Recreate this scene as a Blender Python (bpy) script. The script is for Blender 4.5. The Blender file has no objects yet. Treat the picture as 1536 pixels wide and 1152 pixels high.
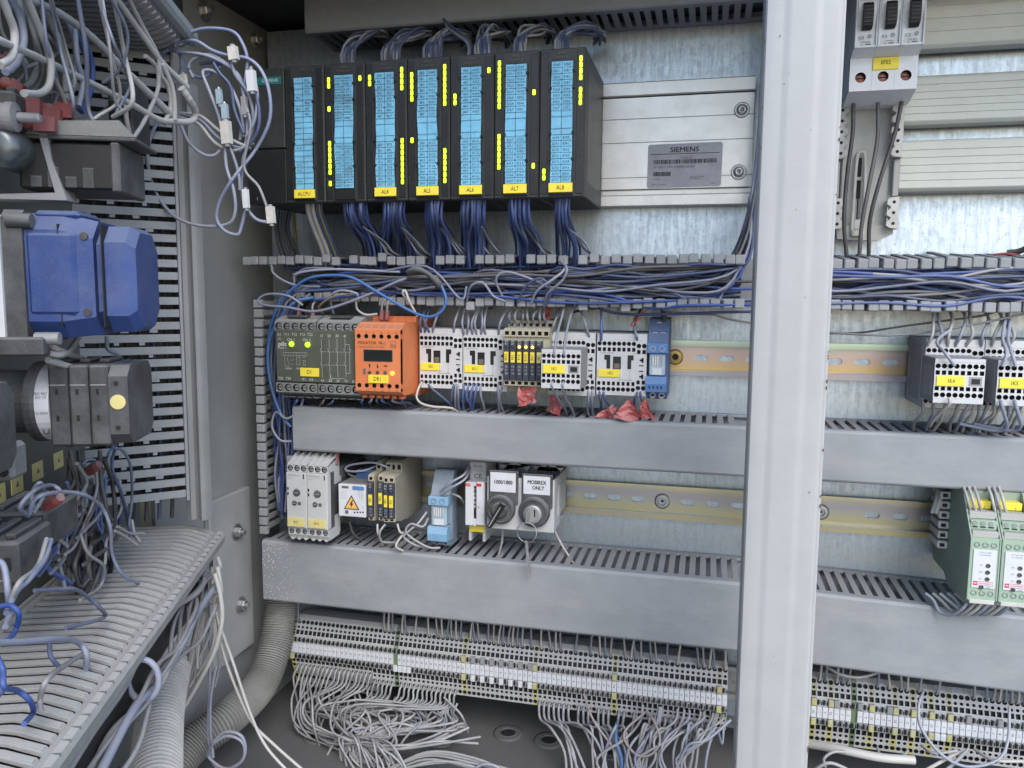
import bpy, math, random
from math import sin, cos, pi, radians, sqrt
from mathutils import Vector, Matrix
random.seed(11)
S = bpy.context.scene
COL = S.collection
K = 0.001                                   # the script works in millimetres, Blender in metres
# ------------------------------------------------------------------ camera
YAW, PITCH, ROLL, FOC = 0.240737714, 0.110435578, 0.00785968, 1198.455
CAM = Vector((6.733, -820.685, 60.624))
fwd = Vector((-sin(YAW)*cos(PITCH), cos(YAW)*cos(PITCH), -sin(PITCH)))
r0 = Vector((cos(YAW), sin(YAW), 0)); u0 = r0.cross(fwd)
rgt = r0*cos(ROLL) + u0*sin(ROLL); upv = u0*cos(ROLL) - r0*sin(ROLL)
cd = bpy.data.cameras.new('camera'); cam = bpy.data.objects.new('camera', cd); COL.objects.link(cam)
cd.sensor_fit = 'HORIZONTAL'; cd.sensor_width = 36; cd.lens = FOC/1536*36
cd.clip_start = 0.01; cd.clip_end = 500
M4 = Matrix((rgt, upv, -fwd)).transposed().to_4x4(); M4.translation = CAM*K
cam.matrix_world = M4; S.camera = cam
# ------------------------------------------------------------------ sky, sun, exposure
SUN_EL, SUN_AZ = radians(42), radians(150)   # azimuth clockwise from +Y: behind the viewer, to the right
W = bpy.data.worlds.new('World'); S.world = W; W.use_nodes = True
nt = W.node_tree; bg = nt.nodes['Background']
sky = nt.nodes.new('ShaderNodeTexSky'); sky.sky_type = 'NISHITA'; sky.sun_disc = False
sky.sun_elevation = SUN_EL; sky.sun_rotation = SUN_AZ
sky.air_density = 1.0; sky.dust_density = 1.1; sky.ozone_density = 1.6
nt.links.new(sky.outputs[0], bg.inputs[0]); bg.inputs[1].default_value = 0.15
sl = bpy.data.lights.new('sun', 'SUN'); sun = bpy.data.objects.new('sun', sl); COL.objects.link(sun)
sl.energy = 1.1; sl.angle = radians(38); sl.color = (1.0, 0.97, 0.93)
sd = Vector((sin(SUN_AZ)*cos(SUN_EL), cos(SUN_AZ)*cos(SUN_EL), sin(SUN_EL)))
sun.rotation_euler = sd.to_track_quat('Z', 'Y').to_euler(); sun.location = sd*3
S.view_settings.view_transform = 'Standard'; S.view_settings.look = 'None'
S.view_settings.gamma = 1; S.view_settings.exposure = 0.98
try:
    S.cycles.use_denoising = True
    S.cycles.max_bounces = 8; S.cycles.diffuse_bounces = 4; S.cycles.glossy_bounces = 3
    S.cycles.transmission_bounces = 4; S.cycles.sample_clamp_indirect = 4
    S.cycles.caustics_reflective = False; S.cycles.caustics_refractive = False
except Exception: pass
# ------------------------------------------------------------------ measuring helpers
def ray(px, py): return fwd + rgt*((px-768)/FOC) - upv*((py-576)/FOC)
def at(px, py, Y):                           # the point seen at a pixel, on the plane parallel to the plate at depth Y
    d = ray(px, py); return CAM + d*((Y-CAM.y)/d.y)
def atz(px, py, z):
    d = ray(px, py); return CAM + d*((z-CAM.z)/d.z)
TH = radians(22)                             # the door leaf stands open at this angle
U = Vector((sin(TH), -cos(TH), 0)); N = Vector((cos(TH), sin(TH), 0))
O = at(325, 800, -220) - N*85; O.z = 0
def pd(px, py, h):                           # the same in the frame of the door: (out of the door, along it, up)
    d = ray(px, py); P = CAM + d*((h-(CAM-O).dot(N))/d.dot(N)); q = P-O
    return Vector((h, -q.dot(U), q.z))
def pdu(px, py, u):                          # in the door's frame, at a given distance along the door
    d = ray(px, py); P = CAM + d*((u-(CAM-O).dot(U))/d.dot(U)); q = P-O
    return Vector((q.dot(N), -u, q.z))
def dw(h, u, z): return O + N*h + U*u + Vector((0, 0, z))
# ------------------------------------------------------------------ materials
MATS = {}
def newmat(name):
    m = bpy.data.materials.new(name); m.use_nodes = True; MATS[name] = m
    return m, m.node_tree, m.node_tree.nodes['Principled BSDF']
def mat(name, col, rough=.5, metal=0, dust=0, dcol=(.30, .295, .29), sc=90, bump=.0, var=.18, emit=0, fine=900, alpha=None, coat=0):
    """plain surface: tone varied by noise, fine relief, dust that lies in patches and on ledges"""
    dcol = (dcol[0]*.93, dcol[1]*.98, dcol[2]*1.05)
    m, t, b = newmat(name); n = t.nodes; l = t.links
    b.inputs['Roughness'].default_value = rough; b.inputs['Metallic'].default_value = metal
    g = n.new('ShaderNodeNewGeometry'); oi = n.new('ShaderNodeObjectInfo')
    ad = n.new('ShaderNodeVectorMath'); ad.operation = 'ADD'
    l.new(g.outputs['Position'], ad.inputs[0]); l.new(oi.outputs['Random'], ad.inputs[1])
    nz = n.new('ShaderNodeTexNoise'); nz.inputs['Scale'].default_value = sc; nz.inputs['Detail'].default_value = 6; nz.inputs['Roughness'].default_value = .65
    l.new(g.outputs['Position'], nz.inputs['Vector'])
    rp = n.new('ShaderNodeMapRange'); rp.inputs[1].default_value = .3; rp.inputs[2].default_value = .7
    rp.inputs[3].default_value = 1-var; rp.inputs[4].default_value = 1+var
    l.new(nz.outputs[0], rp.inputs[0])
    mu = n.new('ShaderNodeVectorMath'); mu.operation = 'SCALE'; mu.inputs[0].default_value = col
    l.new(rp.outputs[0], mu.inputs['Scale'])
    out = mu.outputs[0]
    if dust:
        sx = n.new('ShaderNodeSeparateXYZ'); l.new(g.outputs['Normal'], sx.inputs[0])
        n2 = n.new('ShaderNodeTexNoise'); n2.inputs['Scale'].default_value = sc*.45; n2.inputs['Detail'].default_value = 8; n2.inputs['Roughness'].default_value = .7
        l.new(ad.outputs[0], n2.inputs['Vector'])
        a = n.new('ShaderNodeMath'); a.operation = 'MULTIPLY_ADD'; a.inputs[1].default_value = .45; l.new(sx.outputs[2], a.inputs[0]); l.new(n2.outputs[0], a.inputs[2])
        r2 = n.new('ShaderNodeMapRange'); r2.inputs[1].default_value = .42; r2.inputs[2].default_value = .85; r2.inputs[3].default_value = dust*.25; r2.inputs[4].default_value = min(1, dust*1.35)
        l.new(a.outputs[0], r2.inputs[0])
        mx = n.new('ShaderNodeMixRGB'); l.new(r2.outputs[0], mx.inputs[0]); l.new(out, mx.inputs[1]); mx.inputs[2].default_value = (*dcol, 1)
        out = mx.outputs[0]
        r3 = n.new('ShaderNodeMapRange'); r3.inputs[3].default_value = rough; r3.inputs[4].default_value = .9; l.new(r2.outputs[0], r3.inputs[0]); l.new(r3.outputs[0], b.inputs['Roughness'])
        if metal:
            r4 = n.new('ShaderNodeMapRange'); r4.inputs[3].default_value = metal; r4.inputs[4].default_value = 0; l.new(r2.outputs[0], r4.inputs[0]); l.new(r4.outputs[0], b.inputs['Metallic'])
    l.new(out, b.inputs['Base Color'])
    if bump:
        n3 = n.new('ShaderNodeTexNoise'); n3.inputs['Scale'].default_value = fine; n3.inputs['Detail'].default_value = 4
        l.new(g.outputs['Position'], n3.inputs['Vector'])
        bp = n.new('ShaderNodeBump'); bp.inputs['Strength'].default_value = bump; bp.inputs['Distance'].default_value = .0006
        l.new(n3.outputs[0], bp.inputs['Height']); l.new(bp.outputs[0], b.inputs['Normal'])
    if emit:
        b.inputs['Emission Color'].default_value = (*col, 1); b.inputs['Emission Strength'].default_value = emit
    if alpha is not None:
        b.inputs['Alpha'].default_value = alpha
    if coat: b.inputs['Coat Weight'].default_value = coat
    return m
def ramp(n, stops):
    r = n.new('ShaderNodeValToRGB'); e = r.color_ramp.elements
    while len(e) < len(stops): e.new(.5)
    for i, (p, c) in enumerate(stops): e[i].position = p; e[i].color = (*c, 1) if len(c) == 3 else c
    return r
def galvanised(name, tone):
    m, t, b = newmat(name); n = t.nodes; l = t.links
    g = n.new('ShaderNodeNewGeometry')
    mp = n.new('ShaderNodeMapping'); mp.inputs['Scale'].default_value = (420, 420, 55); l.new(g.outputs['Position'], mp.inputs[0])
    st = n.new('ShaderNodeTexNoise'); st.inputs['Scale'].default_value = 1; st.inputs['Detail'].default_value = 7; st.inputs['Roughness'].default_value = .72; l.new(mp.outputs[0], st.inputs['Vector'])
    vo = n.new('ShaderNodeTexVoronoi'); vo.inputs['Scale'].default_value = 190; vo.inputs['Randomness'].default_value = 1
    nd = n.new('ShaderNodeTexNoise'); nd.inputs['Scale'].default_value = 70; nd.inputs['Detail'].default_value = 3; l.new(g.outputs['Position'], nd.inputs['Vector'])
    ad = n.new('ShaderNodeMixRGB'); ad.inputs[0].default_value = .018; l.new(g.outputs['Position'], ad.inputs[1]); l.new(nd.outputs[1], ad.inputs[2]); l.new(ad.outputs[0], vo.inputs['Vector'])
    bw = n.new('ShaderNodeSeparateColor'); l.new(vo.outputs['Color'], bw.inputs[0])
    mx = n.new('ShaderNodeMath'); mx.operation = 'MULTIPLY_ADD'; mx.inputs[1].default_value = .13; l.new(bw.outputs[0], mx.inputs[0]); l.new(st.outputs[0], mx.inputs[2])
    big = n.new('ShaderNodeTexNoise'); big.inputs['Scale'].default_value = 9; big.inputs['Detail'].default_value = 4; l.new(g.outputs['Position'], big.inputs['Vector'])
    m2 = n.new('ShaderNodeMath'); m2.operation = 'MULTIPLY_ADD'; m2.inputs[1].default_value = .35; l.new(big.outputs[0], m2.inputs[0]); l.new(mx.outputs[0], m2.inputs[2])
    a, c = tone
    wv = n.new('ShaderNodeTexWave'); wv.wave_type = 'BANDS'; wv.bands_direction = 'X'; wv.inputs['Scale'].default_value = 34; wv.inputs['Distortion'].default_value = 1.6; wv.inputs['Detail'].default_value = 3; wv.inputs['Detail Scale'].default_value = 6; l.new(g.outputs['Position'], wv.inputs['Vector'])
    fs = n.new('ShaderNodeTexNoise'); fs.inputs['Scale'].default_value = 210; fs.inputs['Detail'].default_value = 4; l.new(g.outputs['Position'], fs.inputs['Vector'])
    wm = n.new('ShaderNodeMath'); wm.operation = 'MULTIPLY'; l.new(wv.outputs[1], wm.inputs[0]); l.new(fs.outputs[0], wm.inputs[1])
    m3 = n.new('ShaderNodeMath'); m3.operation = 'MULTIPLY_ADD'; m3.inputs[1].default_value = .15; l.new(wm.outputs[0], m3.inputs[0]); l.new(m2.outputs[0], m3.inputs[2])
    m4 = n.new('ShaderNodeMath'); m4.operation = 'SUBTRACT'; m4.inputs[1].default_value = .04; l.new(m3.outputs[0], m4.inputs[0]); m2 = m4
    r = ramp(n, [(.36, a), (.56, tuple((x*.4+y*.6) for x, y in zip(a, c))), (.84, c)]); l.new(m2.outputs[0], r.inputs[0])
    fl = n.new('ShaderNodeTexNoise'); fl.inputs['Scale'].default_value = 420; fl.inputs['Detail'].default_value = 3; l.new(g.outputs['Position'], fl.inputs['Vector'])
    fr = n.new('ShaderNodeMapRange'); fr.inputs[1].default_value = .60; fr.inputs[2].default_value = .70; fr.inputs[4].default_value = .38; l.new(fl.outputs[0], fr.inputs[0])
    fm = n.new('ShaderNodeMixRGB'); l.new(fr.outputs[0], fm.inputs[0]); l.new(r.outputs[0], fm.inputs[1]); fm.inputs[2].default_value = (.10, .12, .14, 1)
    l.new(fm.outputs[0], b.inputs['Base Color'])
    b.inputs['Metallic'].default_value = .92
    rr = n.new('ShaderNodeMapRange'); rr.inputs[1].default_value = .4; rr.inputs[2].default_value = .95; rr.inputs[3].default_value = .55; rr.inputs[4].default_value = .36
    l.new(m2.outputs[0], rr.inputs[0]); l.new(rr.outputs[0], b.inputs['Roughness'])
    bp = n.new('ShaderNodeBump'); bp.inputs['Strength'].default_value = .18; bp.inputs['Distance'].default_value = .0003; l.new(mx.outputs[0], bp.inputs['Height']); l.new(bp.outputs[0], b.inputs['Normal'])
galvanised('galvanised', ((.22, .26, .30), (.56, .635, .71)))
def chromate(name, stops, sc, zc, half):
    """iridescent passivation: the tint drifts across the rail's height and along it"""
    m, t, b = newmat(name); n = t.nodes; l = t.links
    g = n.new('ShaderNodeNewGeometry'); sx = n.new('ShaderNodeSeparateXYZ'); l.new(g.outputs['Position'], sx.inputs[0])
    mp = n.new('ShaderNodeMapping'); mp.inputs['Scale'].default_value = (sc, sc*2, sc*2); l.new(g.outputs['Position'], mp.inputs[0])
    nz = n.new('ShaderNodeTexNoise'); nz.inputs['Scale'].default_value = 1; nz.inputs['Detail'].default_value = 5; l.new(mp.outputs[0], nz.inputs['Vector'])
    mr = n.new('ShaderNodeMapRange'); mr.inputs[1].default_value = (zc-half)*K; mr.inputs[2].default_value = (zc+half)*K; l.new(sx.outputs[2], mr.inputs[0])
    a = n.new('ShaderNodeMath'); a.operation = 'MULTIPLY_ADD'; a.inputs[1].default_value = .36; l.new(nz.outputs[0], a.inputs[0]); l.new(mr.outputs[0], a.inputs[2])
    a2 = n.new('ShaderNodeMath'); a2.operation = 'SUBTRACT'; a2.inputs[1].default_value = .18; l.new(a.outputs[0], a2.inputs[0])
    r = ramp(n, stops); l.new(a2.outputs[0], r.inputs[0]); l.new(r.outputs[0], b.inputs['Base Color'])
    b.inputs['Metallic'].default_value = .85; b.inputs['Roughness'].default_value = .33
chromate('chromate_pink', [(.0, (.42, .40, .47)), (.14, (.40, .38, .44)), (.2, (.62, .47, .22)), (.45, (.56, .43, .36)), (.7, (.52, .42, .43)), (.84, (.40, .44, .40)), (1, (.50, .66, .54))], 14, 0, 17.5)
chromate('chromate_gold', [(.0, (.60, .53, .26)), (.16, (.50, .47, .40)), (.26, (.56, .53, .32)), (.45, (.52, .51, .40)), (.62, (.45, .43, .46)), (.82, (.48, .46, .42)), (1, (.66, .60, .36))], 16, -148.6, 17.5)
mat('duct_grey', (.275, .29, .305), .5, dust=.3, dcol=(.33, .34, .35), sc=22, bump=.15, var=.12)
mat('duct_finger', (.30, .31, .32), .55, dust=.4, dcol=(.33, .325, .32), sc=60, var=.12)
mat('duct_dusty', (.24, .235, .225), .75, dust=.9, dcol=(.50, .47, .42), sc=40, bump=.5, var=.2)
mat('duct_old', (.10, .10, .10), .7, dust=.6, dcol=(.24, .235, .22), sc=50, bump=.3)
mat('enamel_white', (.405, .41, .41), .42, dust=.12, dcol=(.5, .47, .42), sc=30, bump=.12, var=.05, fine=500)
mat('enamel_grey', (.105, .11, .10), .5, dust=.3, dcol=(.17, .17, .16), sc=26, bump=.1, var=.12)
mat('wall_grey', (.28, .29, .29), .55, dust=.3, dcol=(.26, .255, .245), sc=16, bump=.12, var=.12)
mat('frame_grey', (.38, .385, .38), .5, dust=.3, dcol=(.36, .35, .33), sc=26, bump=.1, var=.1)
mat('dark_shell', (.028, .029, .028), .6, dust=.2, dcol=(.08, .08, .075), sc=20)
mat('gland_plate', (.075, .078, .082), .6, dust=.5, dcol=(.165, .155, .14), sc=26, bump=.5, var=.25)
mat('plc_black', (.022, .024, .023), .48, dust=.16, dcol=(.12, .12, .11), sc=70, bump=.1, var=.25)
mat('plc_dark', (.012, .013, .013), .4, dust=.12, dcol=(.09, .09, .085), sc=90)
mat('black', (.012, .012, .013), .5, var=.1)
mat('black_dusty', (.025, .025, .027), .55, dust=.55, dcol=(.20, .195, .185), sc=80, bump=.2)
mat('charcoal_dusty', (.03, .03, .032), .6, dust=.65, dcol=(.20, .195, .185), sc=75, bump=.3)
mat('aluminium', (.70, .685, .65), .40, metal=.75, dust=.10, dcol=(.4, .38, .34), sc=60, var=.08, bump=.08)
mat('steel', (.50, .50, .50), .38, metal=.9, dust=.18, sc=120)
mat('can_metal', (.10, .12, .13), .22, metal=.6, dust=.2, sc=60)
mat('zinc_dull', (.36, .37, .37), .5, metal=.6, dust=.4, sc=70)
mat('label_silver', (.36, .365, .40), .5, metal=.2, dust=.25, dcol=(.22, .22, .23), sc=120, var=.1)
mat('strip_blue', (.20, .54, .77), .6, dust=.34, dcol=(.09, .13, .16), sc=120, var=.1)
mat('tag_yellow', (.90, .72, .05), .5, dust=.14, dcol=(.45, .38, .2), sc=130, var=.06)
mat('tag_yellow_pale', (.72, .62, .24), .55, dust=.25, dcol=(.5, .45, .33), sc=130, var=.08)
mat('led_lit', (.62, 1.0, .02), .4, emit=1.3)
mat('led_green', (.38, 1.0, .02), .4, emit=1.2)
mat('led_yellow', (1.0, .85, .03), .4, emit=1.1)
mat('led_amber', (1.0, .55, .08), .4, emit=1.8)
mat('led_off', (.05, .055, .045), .4, var=.3)
mat('ink', (.012, .012, .014), .7)
mat('ink_soft', (.12, .12, .13), .7)
mat('ink_grey', (.30, .31, .32), .7)
mat('ink_faint', (.11, .10, .085), .7)
mat('ink_white', (.62, .62, .58), .7)
mat('ink_red', (.55, .04, .04), .6)
mat('teal', (.01, .16, .15), .5)
mat('relay_olive', (.075, .085, .062), .55, dust=.18, dcol=(.25, .25, .22), sc=60)
mat('relay_terminal', (.16, .165, .155), .6, dust=.6, dcol=(.33, .325, .30), sc=80, bump=.3)
mat('orange', (.72, .20, .065), .5, dust=.22, dcol=(.5, .32, .22), sc=50, var=.08, bump=.08)
mat('orange_dark', (.55, .14, .05), .55, dust=.35, dcol=(.42, .28, .2), sc=70)
mat('lcd', (.02, .024, .024), .15)
mat('cont_white', (.60, .605, .60), .5, dust=.28, dcol=(.42, .41, .40), sc=45, var=.06, bump=.06)
mat('cont_grey', (.27, .275, .285), .5, dust=.35, dcol=(.34, .335, .325), sc=45, var=.1)
mat('timer_white', (.55, .565, .56), .5, dust=.28, dcol=(.40, .395, .38), sc=45, var=.06)
mat('paper_white', (.66, .67, .70), .6, dust=.18, dcol=(.45, .45, .45), sc=110, var=.05)
mat('hole', (.012, .012, .013), .7, dust=.12, dcol=(.07, .07, .07), sc=200)
mat('beige', (.46, .42, .30), .55, dust=.35, dcol=(.36, .34, .29), sc=50, var=.1, bump=.1)
mat('beige_dusty', (.30, .28, .22), .6, dust=.75, dcol=(.29, .275, .24), sc=40, var=.15, bump=.3)
mat('cream', (.66, .67, .60), .5, dust=.15, dcol=(.45, .44, .40), sc=40, var=.05)
mat('adapter_grey', (.42, .415, .38), .5, dust=.25, dcol=(.36, .35, .32), sc=40, var=.1)
mat('adapter_cream', (.60, .59, .54), .5, dust=.2, sc=60)
mat('breaker_white', (.76, .77, .79), .45, dust=.12, dcol=(.45, .44, .42), sc=50, var=.04)
mat('breaker_face', (.52, .52, .52), .38, metal=.35, dust=.2, dcol=(.32, .31, .30), sc=90)
mat('navy', (.018, .022, .045), .5, dust=.2, sc=90)
mat('blue_relay', (.07, .20, .46), .45, dust=.3, dcol=(.28, .33, .38), sc=70, var=.1)
mat('blue_relay_pale', (.20, .42, .64), .5, dust=.35, dcol=(.40, .44, .48), sc=70, var=.1)
mat('blue_deep', (.035, .085, .23), .5, dust=.4, dcol=(.19, .23, .30), sc=60)
mat('blue_socket', (.010, .042, .20), .5, dust=.36, dcol=(.24, .26, .30), sc=46, bump=.3, var=.2)
mat('clear_relay', (.36, .47, .55), .12, dust=.15, sc=80, coat=.5)
mat('green_housing', (.33, .46, .33), .5, dust=.25, dcol=(.36, .40, .33), sc=40, var=.08)
mat('green_side', (.29, .38, .30), .55, dust=.4, dcol=(.32, .345, .29), sc=30, var=.1)
mat('term_grey', (.43, .43, .43), .55, dust=.5, dcol=(.50, .495, .49), sc=120, var=.12, bump=.15)
mat('term_yellow', (.50, .46, .14), .55, dust=.75, dcol=(.42, .40, .34), sc=90)
mat('term_green', (.10, .17, .05), .55, dust=.5, sc=90)
mat('marker_white', (.66, .68, .72), .5, dust=.22, sc=90, var=.05)
mat('red_tape', (.52, .10, .09), .5, dust=.42, dcol=(.48, .33, .31), sc=60, var=.2, bump=.3)
mat('red_lug', (.24, .035, .035), .6, dust=.7, dcol=(.28, .17, .165), sc=70, var=.2)
mat('hose_grey', (.27, .265, .25), .6, dust=.4, dcol=(.33, .315, .285), sc=40, bump=.1)
mat('hose_pale', (.56, .545, .52), .55, dust=.35, dcol=(.42, .40, .37), sc=40)
mat('ferrule', (.62, .60, .55), .55, dust=.3, sc=120)
mat('warn_yellow', (.85, .48, .13), .5, var=.04)
mat('copper', (.16, .07, .05), .35, metal=.8)
mat('brass', (.5, .36, .13), .4, metal=.8)
mat('ground_concrete', (.34, .35, .365), .85, sc=3)
mat('rust', (.20, .085, .04), .8, sc=300)
def wiremat(name, col, dcol, lo, hi, rough=.5):
    """insulation; how dusty it is differs from wire to wire and along each wire"""
    m, t, b = newmat(name); n = t.nodes; l = t.links
    g = n.new('ShaderNodeNewGeometry'); oi = n.new('ShaderNodeObjectInfo')
    nz = n.new('ShaderNodeTexNoise'); nz.inputs['Scale'].default_value = 38; nz.inputs['Detail'].default_value = 6; nz.inputs['Roughness'].default_value = .7; l.new(g.outputs['Position'], nz.inputs['Vector'])
    sx = n.new('ShaderNodeSeparateXYZ'); l.new(g.outputs['Normal'], sx.inputs[0])
    a = n.new('ShaderNodeMath'); a.operation = 'MULTIPLY_ADD'; a.inputs[1].default_value = .55; l.new(oi.outputs['Random'], a.inputs[0]); l.new(nz.outputs[0], a.inputs[2])
    c = n.new('ShaderNodeMath'); c.operation = 'MULTIPLY_ADD'; c.inputs[1].default_value = .22; l.new(sx.outputs[2], c.inputs[0]); l.new(a.outputs[0], c.inputs[2])
    r = n.new('ShaderNodeMapRange'); r.inputs[1].default_value = .35; r.inputs[2].default_value = 1.15; r.inputs[3].default_value = lo; r.inputs[4].default_value = hi; l.new(c.outputs[0], r.inputs[0])
    mx = n.new('ShaderNodeMixRGB'); l.new(r.outputs[0], mx.inputs[0]); mx.inputs[1].default_value = (*col, 1); mx.inputs[2].default_value = (*dcol, 1)
    l.new(mx.outputs[0], b.inputs['Base Color']); b.inputs['Roughness'].default_value = rough
wiremat('w_blue', (.022, .07, .31), (.19, .22, .33), .0, .62)
wiremat('w_navy', (.016, .034, .15), (.13, .155, .23), .03, .8)
wiremat('w_dusty', (.045, .07, .18), (.27, .285, .33), .3, 1.0)
wiremat('w_lav', (.10, .15, .33), (.36, .37, .41), .2, .95)
wiremat('w_grey', (.17, .17, .175), (.37, .37, .375), .2, 1.0)
wiremat('w_dark', (.03, .03, .033), (.17, .165, .165), .05, .8)
wiremat('w_black', (.012, .012, .012), (.10, .10, .10), .05, .6)
wiremat('w_sky', (.02, .115, .38), (.15, .24, .38), .05, .6)
wiremat('w_white', (.58, .57, .54), (.42, .40, .37), .1, .8)
wiremat('w_brown', (.12, .07, .04), (.22, .2, .17), .1, .8)
wiremat('w_red', (.35, .03, .03), (.3, .15, .14), .05, .7)
wiremat('w_fuzz', (.20, .20, .20), (.44, .44, .43), .4, 1.0, .95)
wiremat('w_yg', (.38, .36, .05), (.3, .3, .2), .1, .7)
wiremat('w_pink', (.34, .25, .24), (.36, .32, .31), .2, .8)
def duct_cover_mat():
    """grey PVC lid: broad dust clouds, faint scratches, drips; and thrown white paint specks on the lowest lid's left end"""
    m = MATS['duct_grey']; t = m.node_tree; n = t.nodes; l = t.links; b = n['Principled BSDF']
    src = b.inputs['Base Color'].links[0].from_socket
    g = n.new('ShaderNodeNewGeometry')
    mp = n.new('ShaderNodeMapping'); mp.inputs['Scale'].default_value = (9, 9, 34); mp.inputs['Rotation'].default_value = (0, .12, 0); l.new(g.outputs['Position'], mp.inputs[0])
    nz = n.new('ShaderNodeTexNoise'); nz.inputs['Scale'].default_value = 1.6; nz.inputs['Detail'].default_value = 9; nz.inputs['Roughness'].default_value = .7; l.new(mp.outputs[0], nz.inputs['Vector'])
    r = n.new('ShaderNodeMapRange'); r.inputs[1].default_value = .46; r.inputs[2].default_value = .78; r.inputs[4].default_value = .8; l.new(nz.outputs[0], r.inputs[0])
    mx = n.new('ShaderNodeMixRGB'); l.new(r.outputs[0], mx.inputs[0]); l.new(src, mx.inputs[1]); mx.inputs[2].default_value = (.36, .365, .37, 1)
    vo = n.new('ShaderNodeTexVoronoi'); vo.inputs['Scale'].default_value = 330; l.new(g.outputs['Position'], vo.inputs['Vector'])
    n2 = n.new('ShaderNodeTexNoise'); n2.inputs['Scale'].default_value = 45; n2.inputs['Detail'].default_value = 3; l.new(g.outputs['Position'], n2.inputs['Vector'])
    sx = n.new('ShaderNodeSeparateXYZ'); l.new(g.outputs['Position'], sx.inputs[0])
    mk = n.new('ShaderNodeMapRange'); mk.inputs[1].default_value = -.395; mk.inputs[2].default_value = -.43; mk.inputs[3].default_value = .10; mk.inputs[4].default_value = .52; l.new(sx.outputs[0], mk.inputs[0])
    mz = n.new('ShaderNodeMath'); mz.operation = 'LESS_THAN'; mz.inputs[1].default_value = -.19; l.new(sx.outputs[2], mz.inputs[0])
    md = n.new('ShaderNodeMath'); md.operation = 'MULTIPLY'; l.new(mk.outputs[0], md.inputs[0]); l.new(n2.outputs[0], md.inputs[1])
    lt = n.new('ShaderNodeMath'); lt.operation = 'LESS_THAN'; l.new(vo.outputs['Distance'], lt.inputs[0]); l.new(md.outputs[0], lt.inputs[1])
    an = n.new('ShaderNodeMath'); an.operation = 'MULTIPLY'; l.new(lt.outputs[0], an.inputs[0]); l.new(mz.outputs[0], an.inputs[1])
    m2 = n.new('ShaderNodeMixRGB'); l.new(an.outputs[0], m2.inputs[0]); l.new(mx.outputs[0], m2.inputs[1]); m2.inputs[2].default_value = (.6, .6, .6, 1)
    l.new(m2.outputs[0], b.inputs['Base Color'])
duct_cover_mat()
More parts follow.
